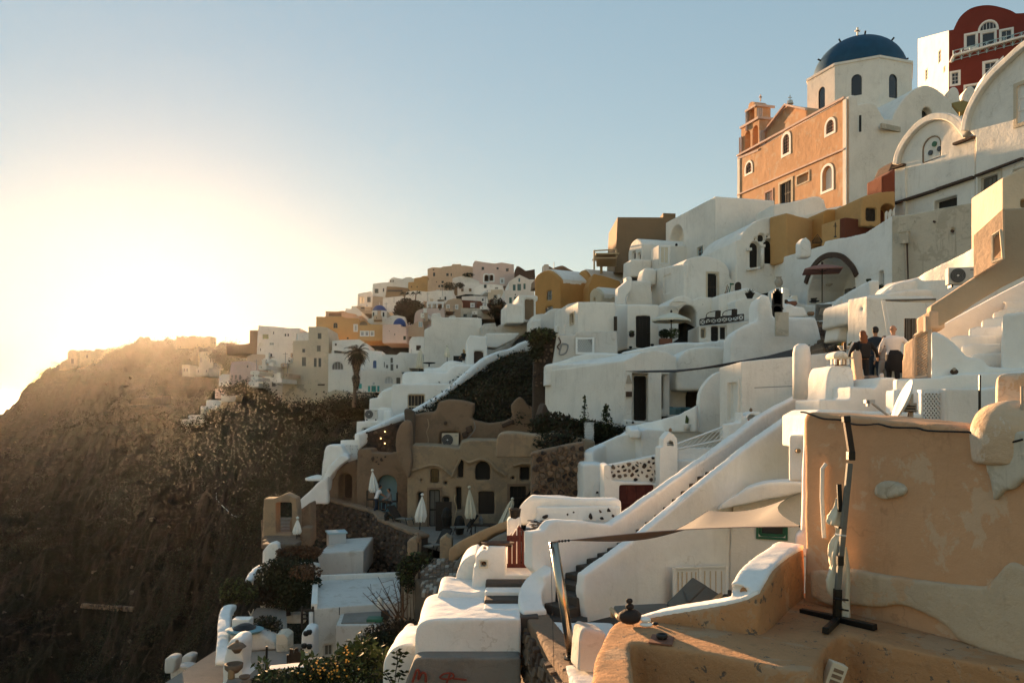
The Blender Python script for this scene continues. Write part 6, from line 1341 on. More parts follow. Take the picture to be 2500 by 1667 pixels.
sc3 = facade('stair_house', 'brown stair enclosure with a dark opening left of the arched doorway', 'house', (470,49.5,0), smo([(472,1200),(478,1080),(490,985),(560,912),(640,868),(690,850)],2)+[(700,880),(700,1230)], 2.5, 'mud', [('k',555,955,650,1175,dict(a=.6,dp=1.2,c='stone'))], mode=2)
wst = facade('stone_wall', 'triangular dark stone wall under the long white ramp', 'wall', (712,50.5,0), [(712,800),(712,662),(1050,552),(1060,640),(1000,770),(940,815),(815,800)], .5, 'darkmortar', mode=0)
stones(wst, [(712,790),(712,664),(1050,555),(1055,640),(985,765),(935,805)], (712,50.4,0), .30, ['stone','stoneblack','stone'], .05, 4, gap=.07)
for x,y in ((908,638),(877,690),(908,728)): MB().lathe(P(x,y,50.1), [(.01,-.03),(.04,0),(.01,.04)], 8).obj('bulb', 'lampglow', thing('lantern', 'lit bulb on the dark triangular stone wall, '+{638:'topmost',690:'middle',728:'lowest'}[y]+' of three', 'lantern', P(x,y,50.1)))
# long white ramp wall
rw = facade('ramp_wall', 'long white parapet climbing diagonally above the dark scrubby slope', 'wall', (710,50,49.6),
   [(708,790),(708,655),(860,590),(1000,520),(1050,500)]+smo([(1140,470),(1260,400),(1380,330),(1560,172),(1640,105),(1700,62),(1800,20),(1890,0),(1960,-40),(2060,-80)],2)+[(2090,-60),(2080,40),(1960,30),(1850,60),(1700,130),(1560,240),(1400,350),(1290,430),(1150,505),(1050,560),(900,620)], .5, 'whitefresh', mode=2)
# white terraces left of the ramp
fr('M')
facade('terrace_house', 'white stepped terrace block with a half-open dark doorway above the ramp', 'house', (958,56,8), [(955,640),(960,288),(975,275),(1035,272),(1300,272),(1420,272),(1420,640)], 4, 'whitefresh', [('d',1085,355,1215,520,dict(c='blackwood',f='cream',dp=.35,h=0))], mode=1)
facade('terrace_wall', 'rounded white parapet of the terrace where the woman sits', 'wall', (1035,59,6), [(1033,300),(1040,195),(1060,178),(1200,175),(1385,182)]+smo([(1385,182),(1410,150),(1450,128),(1500,122)],3)+[(1620,130),(1620,300)], 4, 'whitefresh', mode=2)
facade('terrace_wall', 'small rounded white wall between the grey closed parasol and the seated woman', 'wall', (1200,62,4), [(1195,200),(1210,150),(1330,148)]+smo([(1330,148),(1360,110),(1400,92),(1450,95)],3)+[(1540,110),(1540,200)], 2, 'whitefresh', mode=2)
facade('low_house', 'white block with a brown door square beside the seated woman', 'house', (1530,62,5), [(1528,200),(1535,-60),(1560,-100),(1690,-90),(1700,200)], 3, 'whitefresh', [('d',1590,20,1665,125,dict(c='stone',f='stone',h=0)),('k',1562,25,1574,45,dict(dp=.1))], mode=1)
facade('white_wall', 'white block stepping down left of the half-open doorway', 'wall', (790,58,5), [(785,600),(790,385),(880,372),(885,330),(960,305),(1000,300),(1000,600)], 3, 'whitefresh', mode=1)
facade('white_wall', 'pale curved wall top under the turquoise shutters', 'wall', (860,60,5), smo([(835,420),(850,370),(880,330),(930,300),(980,290)],2)+[(990,420)], 2, 'white', mode=2)
facade('low_wall', 'stubby white wall piers beside the lower air conditioner', 'wall', (760,54,4), [(690,700),(755,562),(760,470),(870,462),(872,452),(955,458),(985,600),(985,700)], .5, 'whitefresh', mode=1)
facade('low_wall', 'white pier standing right of the lower air conditioner', 'wall', (895,53,4), [(893,640),(895,478),(940,472),(960,490),(960,640)], .6, 'whitefresh', mode=2)
ac_unit('grey air conditioner on the white ledge at the head of the stone triangle wall', P(805,505,53.2), pdir(4), perp(pdir(4)), .85, .64, .35, 'whiteold')
fr('M')
facade('white_house', 'low white house end with a dark slit under the ramp foot', 'house', (690,52.5,4), [(688,760),(692,562),(880,556),(990,520),(990,640),(710,760)], 2, 'whitefresh', [('k',735,608,815,650,dict(dp=.3))], mode=1)
lb = facade('lattice_screen', 'white wall with two lattice panels left of the dark stone triangle', 'screen', (568,50,0), [(566,870),(570,705),(700,702),(705,870)], .6, 'whitefresh', [('k',608,738,650,845,dict(dp=.1,c='stone')),('k',656,738,700,845,dict(dp=.1,c='stone'))], mode=0)
for x0 in (608,656):
 mb = MB()
 for i in range(7):
  for sg in (1,-1):
   a = P(x0+ (i-1)*9, 845, 49.95); b_ = P(x0+(i-1)*9+sg*26, 738+ (0), 49.95)
   for k in range(5): pass
   pts = [(x0+(i-1)*9+sg*26*k/10, 845-107*k/10) for k in range(11)]; pts = [q for q in pts if x0 <= q[0] <= x0+43]
   if len(pts) > 1: mb.tube([P(*pts[0],49.95), P(*pts[-1],49.95)], .03, 4)
 for k in range(9): mb.tube([P(x0,740+k*13,49.97),P(x0+43,740+k*13,49.97)], .025, 4)
 lo_ = mb.obj('lattice', 'whitepaint', lb); lo_['kind'] = 'stuff'
facade('white_wall', 'blue-shaded rounded white wall below the lattice screen', 'wall', (430,49,0), smo([(420,1010),(428,880),(450,752),(500,740),(575,735)],2)+[(600,800),(640,820),(560,870),(500,1010)], 1.5, 'whitefresh', mode=2)
facade('white_wall', 'white gable edge with a dark triangular gap beside the white open parasol', 'wall', (430,48,0), [(420,1010),(480,900),(560,815),(600,812),(640,850),(560,905),(490,985),(480,1100),(440,1100)], .8, 'whitefresh', mode=2)
facade('ramp_wall', 'bright white ramp wall slanting down to the stone gateway', 'wall', (240,47.5,0), [(235,1210),(250,1160),(330,1090),(400,1020),(470,980),(478,1200),(380,1190),(330,1240),(245,1300)], .5, 'whitefresh', mode=2)
parasol('flat white parasol open below the lattice screen', P(395,1120,50), 0, .8, ZZ(965,50)-ZZ(1120,50), 'canvaswhite', n=6, flat=.28)
# gateway
gw = facade('stone_gateway', 'stone gateway with a small gable standing alone at the cliff edge', 'gateway', (0,42,0), [(-35,1440),(-30,1290),(-5,1160),(60,1150),(148,1110),(235,1150),(250,1160),(250,1260),(200,1330),(195,1180),(68,1180),(72,1440)] if 0 else [(-32,1440),(-20,1150),(60,1148),(148,1110),(228,1148),(240,1250),(240,1440)], .9, 'oldhouse', [('t',74,1180,196,1420,{})], mode=1)
facade('garden_wall', 'brown curved wall dropping from the gateway to the closed parasol', 'wall', (180,43,0), smo([(168,1500),(178,1350),(200,1280),(280,1220),(345,1170)],2)+[(348,1500)], 1.2, 'mud', mode=2)
facade('garden_pier', 'brown pier beside the small closed parasol, left of the curved stone wall', 'pier', (262,42,0), [(260,1520),(262,1370),(300,1362),(345,1370),(348,1520)], .8, 'mud', mode=2)
q = P(215,1310,42.8); ln = thing('lantern', 'small dark lantern on the brown wall above the lowest closed parasol', 'lantern', q); MB().lathe(q, [(.12,0),(.13,.3),(.02,.5)], 6).obj('body', 'metalblack', ln)
for i in range(8):
 pass
gst = thing('stone_stairs', 'worn stone steps dropping through the stone gateway', 'stairs', P(120,1500,40))
for i in range(8): o = MB().box(P(120-i*4,1500-i*26,40+i*1.0), .85,.6,.12).obj('step', 'stonebrown', gst); bev(o,.05)
cparasol('small closed white parasol beside the brown pier at lower left', P(232,1480,41), P(240,1300,41), .24, 'canvaswhite')
cparasol('closed white parasol behind the bending woman', P(838,1200,47), P(812,935,47), .33, 'canvaswhite', .38)
cparasol('closed white parasol in front of the grey-green door of the old house', P(1172,1420,42), P(1195,1122,42), .34, 'canvaswhite', .32)
cparasol('closed cream striped parasol in the middle of the lower terrace', P(1572,1440,42), P(1555,1065,42), .33, 'canvas', .38)
cparasol('closed parasol half hidden behind the white wall with the tin pot', P(1800,1400,41), P(1885,1155,41), .36, 'canvas', .2)
# curved stone wall
cw_ = pathwall('stone_wall', 'long curved dark lava-stone wall holding up the lower terrace', 'wall', [(352,1122,50,1450),(440,1142,49.6,1480),(560,1182,48.4,1520),(700,1218,47,1560),(790,1245,46,1590),(850,1300,44,1610),(950,1345,42,1640),(1050,1388,40,1660),(1150,1430,38.5,1700)], .6, 'darkmortar', n=4, mode=0)
pathwall(0,0,0, [(352,1116,49.9),(440,1136,49.5),(560,1176,48.3),(700,1212,46.9),(790,1239,45.9),(850,1294,43.9),(950,1339,41.9),(1050,1382,39.9),(1155,1424,38.4)], .7, 'mud', n=4, drop=.22, mode=2, root=cw_, pname='coping')
rg = random.Random(31); st_pts = smo([(352,1128,49.9),(440,1148,49.5),(560,1190,48.3),(700,1226,46.9),(790,1255,45.9),(850,1310,43.9),(950,1357,41.9),(1050,1400,39.9),(1150,1440,38.4)],4)
pp = [P(*q) for q in st_pts]; rest = MB(); cnt = 0
for i in range(len(pp)-1):
 a, b_ = pp[i], pp[i+1]; d = Vector((b_.x-a.x,b_.y-a.y,0)); L = d.length; d /= L; nn = -perp(d); nn = nn if nn.y < 0 else -nn; n_ = max(1,int(L/.42))
 for k in range(n_):
  for r in range(16):
   p = a.lerp(b_,(k+rg.random())/n_); sz = rg.uniform(.13,.2); p = Vector((p.x,p.y,p.z-.2-r*.30+rg.uniform(-.06,.06)))+nn*rg.uniform(-.02,.05)
   mb = MB() if (cnt % 3 == 0 and cnt < 900) else rest; w1, h1 = sz*rg.uniform(.9,1.4), sz*rg.uniform(.6,.95); k_ = [rg.uniform(.7,1.1) for _ in range(8)]; lo8 = []
   for q in range(7): an = 2*math.pi*q/7; lo8.append((math.cos(an)*w1*k_[q], math.sin(an)*h1*k_[q]))
   vs_ = [p+d*a_+Vector((0,0,c))-nn*.05 for a_,c in lo8]+[p+d*a_*.75+Vector((0,0,c*.75))+nn*.07 for a_,c in lo8]
   mb.add(vs_, [(q,(q+1)%7,(q+1)%7+7,q+7) for q in range(7)]+[tuple(range(7,14))])
   if mb is not rest: mb.obj('stone', rg.choice(['stone','stone','stoneblack','stonebrown']), cw_)
   cnt += 1
rest.obj('stonework', 'stone', cw_)['kind'] = 'stuff'
# lower terrace floor and bits
slabw('terrace_floor', [P(300,1200,52),P(1150,1440,38.2),P(1420,1500,36),P(2000,1500,36),P(2200,1400,46),P(1080,1420,50)] if 0 else [Vector((x,y,-6.75)) for x,y in ((-11.5,50),(-7.5,46.5),(-5,41.5),(-1.9,37.5),(1.5,35.5),(6,36),(7,50),(-11,52))], .3, 'paving', kind='structure')
person('woman in a white shirt and dark shorts bending over the terrace table', P(840,1262,46), 1.62, face=(.8,.55), top='cloth_white', trousers='cloth_navy', hair='hairdark', lean=.16, arms=((.12,.18,-.2),(-.02,.2,-.2)), sleeves=False)
person('seated man in a pale shirt at the terrace table by the arched doorway', P(950,1240,46.5), 1.7, face=(-.8,-.4), top='cloth_grey', trousers='cloth_navy', hair='hairdark', sit=True, lean=.05, arms=((.05,.2,-.16),(-.05,.2,-.16)))
tb = thing('dining_table', 'dark table between the bending woman and the seated man', 'table', P(895,1240,46.3)); MB().box(P(898,1170,46.3), .42,.35,.03).obj('top', 'darkwood', tb)
for x in (872,922): MB().tube([P(x,1172,46.2),P(x,1235,46.2)], .03, 6).obj('leg', 'darkwood', tb)
for i,(x,y,lab) in enumerate(((800,1215,'dark chair beside the white closed parasol behind the bending woman'),(975,1230,'dark chair behind the seated man by the arched doorway'))):
 c = P(x,y,46.6); t_ = thing('chair', lab, 'chair', c); MB().box(c+Vector((0,0,.45)), .22,.22,.03).obj('seat', 'darkwood', t_); MB().box(c+Vector((.2 if i else -.2,0,.72)), .02,.22,.25).obj('backrest', 'darkwood', t_)
 for a in (-.2,.2):
  for b_ in (-.2,.2): MB().tube([c+Vector((a,b_,0)),c+Vector((a,b_,.45))], .02, 5).obj('leg', 'darkwood', t_)
def deckchair(label, c, ang=0):
 t_ = thing('deck_chair', label, 'deck chair', c); d = Vector((math.cos(ang),math.sin(ang),0)); n_ = perp(d); Zv = Vector((0,0,1))
 o = MB().box(c+Zv*.32-d*.1, .42,.26,.03, (d,n_,Zv)).obj('seat', 'cushion', t_); e = (d*.6+Zv*.8).normalized(); MB().box(c+Zv*.62+d*.62, .42,.3,.035, (e,n_,e.cross(n_))).obj('backrest', 'blackwood', t_)
 for a in (-.5,.4):
  for b_ in (-.28,.28): MB().tube([c+d*a+n_*b_, c+d*(a+.15)+n_*b_+Zv*.4], .025, 5).obj('leg', 'darkwood', t_)
 return t_
deckchair('black and white deck chair leaning left of the cream closed parasol', P(1490,1415,42), .3)
deckchair('white cushioned low chair by the foot of the door parasol', P(1050,1350,42.5), 2.6)
deckchair('dark recliner in the gap between the two brown gate pillars', P(1290,1560,37), .9)
tb = thing('side_table', 'dark table with a glass lantern right of the cream closed parasol', 'table', P(1660,1400,42.5)); MB().box(P(1655,1350,42.5), .75,.4,.03).obj('top', 'darkwood', tb)
for x in (1600,1710): MB().tube([P(x,1352,42.3),P(x,1415,42.3)], .03, 6).obj('leg', 'darkwood', tb)
q = P(1645,1345,42.5); MB().lathe(q, [(.1,0),(.12,.25),(.06,.38),(.02,.45)], 8).obj('body', 'grey', thing('lantern', 'glass lantern standing on the dark terrace table', 'lantern', q))
for x,y in ((922,1320),(1000,1345),(1380,1290),(1480,1350)):
 q = P(x,y,43); ln = thing('lantern', {922:'left small black lantern on the curved stone wall coping',1000:'right small black lantern on the curved stone wall coping',1380:'dark vase by the weathered double door of the old house',1480:'dark urn against the old house wall left of the cream parasol'}[x], 'lantern' if x<1100 else 'vase', q); MB().lathe(q, [(.12,0),(.15,.3),(.08,.42),(.02,.5)] if x < 1100 else [(.2,-.5),(.3,0),(.22,.35),(.1,.5)], 8).obj('body', 'blackwood', ln)
bd_ = thing('folding_screen', 'dark wooden screen standing beside the grey-green door of the old house', 'screen', P(1360,1370,44)); MB().box(P(1358,1290,44.5), .45,.05,.85).obj('panel', 'darkwood', bd_)
bs = thing('branch', 'crooked bare branch leaning on the old house by the tall slot window', 'branch', P(1450,1360,44)); MB().tube([P(x,y,44) for x,y in smo([(1450,1360),(1445,1290),(1458,1220),(1442,1160),(1450,1120)],3)], .03, 5).obj('stem', 'palewood', bs)
# gate pillars + ochre ramp wall
fr('T')
for (x0,x1,yt,yb,Y,lab) in ((345,485,970,1290,36,'brown pointed gate pillar at the foot of the ochre sloping wall'),(-30,115,1000,1330,36.5,'brown pointed gate pillar left of the dark recliner')):
 p_ = facade('gate_pillar', lab, 'pillar', (x0,Y,0), [(x0,yb),(x0,yt+45),((x0+x1)/2,yt),(x1,yt+45),(x1,yb)], .8, 'mud' if 0 else 'oldhouse', mode=1)
q = P(98,955,36); ln = thing('lantern', 'tall rusty lantern on a post beside the left brown gate pillar', 'lantern', P(98,1270,36)); MB().tube([P(98,1270,36),P(98,1050,36)], .04, 6).obj('post', 'stone', ln); MB().lathe(P(98,1050,36), [(.1,0),(.13,.2),(.05,.34),(.02,.45)], 8).obj('lamp', 'mud', ln)
pathwall('stair_wall', 'ochre plaster wall sloping up to the white wall with the tin pot', 'wall', [(440,1130,35.5,1330),(620,1010,35.2,1180),(800,920,34.6,1060),(960,850,34,960),(1130,775,33,900)], .6, 'ochrewall' if 0 else 'yellowbrown' if 0 else 'terracetop', mode=2)
pathwall('rubble_wall', 'crumbling grey rubble bank between ochre wall and the white shrine pillar', 'wall', [(500,1290,34.5,1500),(660,1150,33.5,1400),(840,1060,32.5,1300),(980,980,31.5,1200),(1110,920,30.5,1200)], 2.2, 'concrete', mode=2)
# red gate and white walls round it
gp1 = facade('wall_corner', 'white wall end with sloping shoulder carrying the dark tin pot', 'wall', (1125,19.2,0), [(1100,1500),(1125,960),(1122,800),(1150,775),(1275,765),(1275,900),(1268,1500)], .5, 'whitefresh', mode=2)
facade('terrace_wall', 'white L-shaped garden wall dotted with black stones', 'wall', (1245,20.8,-8), [(1240,860),(1245,655),(1300,590),(1385,515),(1455,520),(1700,535),(2000,552),(2352,560),(2420,600),(2420,870)], .5, 'whitefresh', mode=2)
iw = facade('inlay_wall', 'white wall face with scattered black stones behind the red gate', 'wall', (1450,20.5,-8), [(1450,820),(1455,640),(2430,640),(2430,830)], .12, 'whitefresh', mode=1)
stones(iw, [(1470,790),(1470,690),(2420,660),(2420,820)], (1450,20.4,-8), .15, ['stoneblack','stone'], .03, 9, gap=.035, keep=lambda c,r,b: r.random() < .30+.5*((c[0]-b[0])/(b[1]-b[0]))*(1 if c[1] < b[2]+.55*(b[3]-b[2]) else .55))
pf = slab('pebble_floor', [(1330,945),(1340,850),(1440,775),(1600,790),(2350,815),(2350,900),(1600,950)], ZZ(850,19.6), .1, 'whiteold', label='small white floor set with dark pebbles behind the red gate', cat='floor')
zf = ZZ(850,19.6)
rg = random.Random(5)
for i in range(90):
 x, y = rg.uniform(1345,1620), rg.uniform(800,925)
 if x < 1340+(925-y)*.3: continue
 c = PZ(x,y,zf+.008); a = rg.uniform(.03,.065); b_ = a*.55; MB().lathe((c.x,c.y,c.z-.01), [(a,0),(a*.9,.012),(a*.5,.02)], 7, sx=1.3, sy=.8).obj('pebble', rg.choice(['stoneblack','stone']), pf)
gt = thing('garden_gate', 'dark red wooden picket gate with a pointed top', 'gate', P(1268,1400,18.6))
xs_ = [1150,1202,1258,1310,1362]; tops = [955,915,860,905,955]
for x, tp in zip(xs_, tops):
 a, b_ = P(x-22,0,18.6).x, P(x+22,0,18.6).x; xm = (a+b_)/2; zt_ = ZZ(tp,18.6); sl_ = .05
 lp = [(a,ZZ(1385,18.6)),(b_,ZZ(1385,18.6)),(b_,zt_-(.03 if x < 1258 else .12)),(xm if x==1258 else (b_ if x<1258 else a),zt_+.03),(a,zt_-(.12 if x<1258 else .03))]
 if x == 1258: lp = [(a,ZZ(1385,18.6)),(b_,ZZ(1385,18.6)),(b_,zt_-.05),(xm,zt_+.02),(a,zt_-.05)]
 MB().extr(lp, Vector((0,18.6,0)), Vector((1,0,0)), Vector((0,1,0)), 0, .03).obj('picket', 'redwood', gt)
for y in (1005,1330): MB().box(P(1257,y,18.65), ZZ(0,18.6)*0+.285, .02, .07).obj('rail', 'redwood', gt)
MB().box(P(1150,1093,18.57), .05,.02,.02).obj('latch', 'metalblack', gt)
MB().box(P(1270,1400,18.6), .3,.1,.08).obj('threshold', 'darkstep', gt)
pot('dark speckled tin pot on the white wall corner left of the red gate', P(1212,775,19.3), .235, .145, 'blackwood', [(.7,0),(.85,.3),(.95,.8),(1,.9),(1,1),(.85,1),(.8,.8)])
shr = facade('shrine_pillar', 'white pillar holding a tiny domed shrine niche beside the red gate', 'pillar', (715,17.8,0), [(700,1700),(712,1560),(735,1340),(757,1330),(757,1225),(775,1195)]+smo([(790,1195),(805,1160),(840,1142),(875,1150),(893,1180),(893,1225)],3)[1:]+[(895,1115),(915,1100),(1108,1105),(1110,1340),(1110,1700)], .8, 'whitefresh', [('n',812,1262,886,1328,dict(dp=.22,tr='creampaint',tw=.03))], mode=1)
MB().lathe(P(860,1140,18.1), [(.02,0),(.04,.03),(.03,.07)], 8).obj('finial', 'mud', shr); q = P(855,1300,18.0); MB().lathe(q-Vector((0,0,.06)), [(.06,0),(.07,.06),(.02,.12)], 10).obj('oil_lamp', 'mud', shr)
q = P(1012,1068,18.1); bw_ = thing('stone_trough', 'old dark boat-shaped stone trough on the shrine pillar', 'trough', q); MB().lathe(q-Vector((0,0,.1)), [(.12,0),(.36,.1),(.38,.14),(.3,.13),(.1,.07)], 20, sy=.5).obj('body', 'stone', bw_)
facade('rounded_wall', 'tall rounded white wall left of the shrine pillar', 'wall', (530,18.6,0), smo([(520,1800),(528,1600),(535,1450),(560,1360),(610,1270),(680,1215),(760,1190)],3)+[(800,1250),(800,1800)], 1.5, 'whitefresh', mode=2)
stn = thing('stairs', 'low white and grey steps running down between shrine pillar and curved rim', 'stairs', P(1190,1560,17.5))
fr('G')
for i,(y0,m_) in enumerate(((700,'whitefresh'),(770,'whitefresh'),(850,'darkstep'),(880,'whitefresh'),(925,'darkstep'),(1000,'whitefresh'))):
 pass
for i in range(6): o = MB().box(P(-10,790+i*62,18.2-i*.42), .55,.4,.16).obj('step', 'whitefresh' if i%2==0 else 'darkstep', stn); bev(o,.03)
fr('L')
# white roofs at bottom centre
facade('white_vault', 'broad rounded white roof block with peeling foot above the graffiti wall', 'roof', (1612,15.4,2), [(1612,1372),(1612,1190)]+smo([(1612,1190),(1622,1140),(1655,1105),(1710,1085),(1780,1076)],3)+[(2000,1078),(2420,1076),(2420,1385),(2200,1392),(2050,1400),(1900,1400),(1750,1398),(1690,1375)], 2.2, 'whitefresh', mode=2)
facade('white_roof', 'upper white roof mass with a dark grey skylight hollow', 'roof', (1735,17.2,2), smo([(1725,1200),(1740,1070),(1765,1000),(1782,900),(1800,868),(1835,860)],3)+[(2050,880),(2200,850),(2300,860),(2420,880),(2420,1200)], 1.5, 'whitefresh', mode=2)
sk = slabw('skylight_hollow', [P(2085,975,16.9),P(2120,905,17.3),P(2160,893,17.4),P(2420,900,17.4),P(2420,980,16.9)], .05, 'grey', label='dark grey recess in the upper white roof', cat='recess')
facade('white_wall', 'white lip in front of the dark grey roof recess', 'wall', (2070,16.6,2), smo([(2060,1090),(2068,1010),(2085,978),(2150,970)],2)+[(2420,975),(2420,1090)], .8, 'whitefresh', mode=2)
gr = facade('graffiti_wall', 'grey concrete wall with faded red painted marks under the broad white roof', 'wall', (1530,15.0,2), smo([(1500,1750),(1540,1560),(1590,1430),(1620,1380),(1700,1372)],2)+[(2420,1372),(2420,1750)], .6, 'concrete', mode=1)
def stroke(pts, Y=14.9, r=.02): mb = MB(); mb.tube([P(x,y,Y) for x,y in smo(pts,4)], r, 5); mb.obj('painted_mark', 'redpaint', gr)
stroke([(1590,1560),(1620,1470),(1640,1480),(1635,1540),(1660,1490),(1690,1500),(1690,1560)], r=.025)
stroke([(1800,1520),(1830,1495),(1890,1490),(1905,1515),(1870,1535),(1810,1530),(1800,1515)]); stroke([(1900,1530),(1990,1540),(2000,1545)]); stroke([(1880,1490),(1850,1568)])
facade('white_hood', 'small white rounded hood, rear one of the pair at the bottom', 'roof', (1360,17.0,0), smo([(1400,1450),(1430,1340),(1470,1260),(1510,1222),(1545,1225),(1562,1270)],3)+[(1580,1450)], 1.2, 'whitefresh', mode=2)
facade('white_hood', 'larger white rounded hood, front one of the pair at the bottom', 'roof', (1360,16.2,0), smo([(1362,1750),(1365,1440),(1400,1350),(1460,1290),(1530,1268),(1600,1265)],3)+[(1625,1300),(1625,1750)], 1.5, 'whitefresh', mode=2)
# ================================================================ lower left: roofs, terraces, pots
fr('L')
def roofbox(name, label, cat, c4, z, zb, mat, front=(), rim=.0, roofmat=None, mode=1, cat2=None):
 cor = [PZ(x,y,z) for x,y in c4]; r = thing(name, label, cat, Vector((cor[0].x,cor[0].y,zb)))
 prism(r, 'wall', cor, zb, z, mat, {0: list(front)}, mode)
 if roofmat: slabw('roof', [c+((cor[(i+2)%4]-c).normalized()*.25)+Vector((0,0,.05)) for i,c in enumerate(cor)], .1, roofmat, root=r)
 return r
hs1 = roofbox('white_house', 'flat-roofed white house at the bottom centre with a wide pale roof seen from above', 'house', [(838,1000),(1500,948),(1490,752),(850,778)], -8.0, -11.5, 'whiteold', front=[('d',912,1272,985,1440,dict(c='greywood',f='lightgrey',h=0))])
a, b_, c_, d_ = [PZ(x,y,-8.0) for x,y in ((838,1000),(1500,948),(1490,752),(850,778))]
for p,q in ((d_,a),(c_,d_),): strip(hs1,'parapet',p+Vector((0,0,.08)),q+Vector((0,0,.08)),.12,.12,'white')
MB().tube([a+Vector((-.1,-.1,-.1)),a+Vector((-.1,-.1,-4))], .09, 8).obj('drainpipe', 'whitepaint', hs1)
facade('chimney', 'small white chimney fin on the edge of the wide pale roof', 'chimney', (1318,31.5,0), smo([(1316,1010),(1322,930),(1335,905),(1355,930),(1362,1010)],2), .5, 'white', mode=2)
hs2 = roofbox('annex', 'small white annex with a cracked grey concrete roof and a roof hatch', 'house', [(1005,1125),(1340,1120),(1420,1015),(1040,1035)], -8.3, -11, 'whiteold', roofmat='concrete')
q = PZ(1305,1078,-8.2); ht = thing('roof_hatch', 'dark green hatch on the grey concrete annex roof', 'hatch', q); MB().box(q, .3,.25,.06).obj('lid', 'greenpaint', ht); MB().box(q+Vector((.35,.2,.12)), .14,.1,.16).obj('housing', 'black', ht)
MB().tube([PZ(1030,1045,-8.2)+Vector((0,0,k*.1)) for k in range(4)], .02, 5).obj('pipe', 'metalblack', thing('vent_pipe', 'thin vent pipe at the corner of the grey concrete annex roof', 'pipe', PZ(1030,1045,-8.2)))
hs3 = facade('white_house', 'squat off-white house with a tiny dark window under the curved stone wall', 'house', (865,40,3), smo([(872,790),(880,700),(866,620),(870,585),(885,572)],3)+[(1215,550),(1215,760),(1100,790)], 4.2, 'whiteold', [('k',958,752,1028,790,dict(dp=.2))], mode=1)
lbx = thing('lattice_box', 'white lattice-sided equipment box standing on the squat off-white house roof', 'box', P(985,530,43))
S_ = pdir(-38); N2 = perp(S_); O = P(988,0,42.6); c0 = O.copy(); zt, zb_ = ZZ(425,42.6), ZZ(533,42.6)
c0.z = (zt+zb_)/2; hh = (zt-zb_)/2
MB().box(c0+pdir(20)*.45+pdir(142)*.5, .45,.5,hh, (pdir(20),pdir(142-32),Vector((0,0,1)))).obj('body', 'lightgrey', lbx)
MB().box(c0+pdir(20)*.45+pdir(142)*.5+Vector((0,0,hh+.03)), .52,.56,.04, (pdir(20),pdir(110),Vector((0,0,1)))).obj('lid', 'paleblue', lbx)
# shrine wall, vines, left terraces
facade('shrine_wall', 'white wall with a bell-shaped peak over the vine-covered courtyard', 'wall', (440,39,2), [(432,900),(438,560),(470,520),(492,500),(505,495),(530,488),(560,498),(575,560),(580,640),(870,660),(880,900)], .6, 'white', [('n',524,515,548,533,dict(a=1,dp=.15))], mode=2)
facade('courtyard_wall', 'low pale wall bounding the courtyard under the vines', 'wall', (420,36,0), [(418,1110),(425,960),(520,960),(600,1040),(750,1040),(760,1110)], .5, 'whiteold', mode=1)
vf = thing('vine', 'tangled reddish vine spilling over the white shrine wall', 'vine', P(720,700,38.5))
for (x,y,Y,rx,rz,n,m_) in ((720,570,38.6,1.9,.5,1600,'leafbrown'),(640,600,38.5,1.0,.5,600,'leafdry'),(800,560,38.7,1.2,.35,600,'leafbrown'),(700,640,38.3,1.5,.4,500,'leafdark')): leafball(vf, P(x,y,Y), rx*.6,.4,rz*.75, n, .08, m_)
bt_ = thing('bougainvillea_tree', 'large dark leafy bush filling the courtyard left of the wide pale roof', 'tree', P(640,1020,36)); MB().tube([P(640,1050,36),P(620,900,36),P(600,760,36)], [.12,.09,.05], 8).obj('trunk', 'darkwood', bt_)
for (x,y,rx,rz,n,m_) in ((560,760,2.2,1.6,5200,'leafdark'),(700,820,2.4,1.3,5200,'leafdark'),(640,920,1.9,1.1,2600,'leafdark'),(500,880,1.5,1.2,2600,'leafdry'),(760,720,1.6,.7,1500,'leafbrown'),(600,700,2.0,1.2,900,'leafolive')): leafball(bt_, P(x,y,36), rx*.5,.7,rz*.55, n//2, .085, m_, name='crown')
sb = thing('shrub', 'pale green oleander shrub hanging over the cliff edge at the left of the courtyard', 'shrub', P(240,960,35))
for (x,y,rx,rz,n) in ((240,850,1.5,1.1,2600),(200,900,1.0,.9,1200),(310,880,1.2,.9,1500)): leafball(sb, P(x,y,35), rx*.5,.5,rz*.5, n//2, .09, ['leaf','leafolive','leafdark'], name='foliage')
sb = thing('shrub', 'dry round shrub behind the white wall of the pots', 'shrub', P(470,1200,31))
for (x,y,rx,rz,n) in ((470,1130,1.5,.8,2400),(440,1180,1.1,.6,900)): leafball(sb, P(x,y,31), rx*.42,.5,rz*.5, n//2, .06, ['leafdry','leafdark','leafdark'], name='foliage')
pathwall('parapet_wall', 'thin white kerb wall curving down the far left edge of the lower terraces', 'wall', [(435,655,39,720),(390,665,38,740),(340,710,37,780),(305,770,36,830)], .35, 'whitefresh', mode=2)
pathwall('parapet_wall', 'white kerb wall running down the left edge to the pots', 'wall', [(165,965,34,1010),(125,985,33,1080),(105,1060,32,1200),(95,1200,30,1330),(82,1330,28.5,1430),(75,1400,28,1440)], .45, 'whitefresh', mode=2)
slabw('courtyard_floor', [Vector((x,y,-11.0)) for x,y in ((-14.5,27),(-13.5,37),(-6,38),(-6,27))], .3, 'paving', kind='structure')
slabw('lower_floor', [P(140,1290,31.5),P(400,990,35.5),P(620,990,36),P(640,1300,31)], .3, 'paving', kind='structure')
facade('terrace_wall', 'pale terrace wall between the pots wall and the fenced yard', 'wall', (180,30,0), smo([(150,1320),(180,1230),(195,1180),(240,1160)],3)+[(330,1185),(420,1190),(500,1230),(545,1260),(550,1310),(420,1320)], .9, 'whiteold', mode=2)
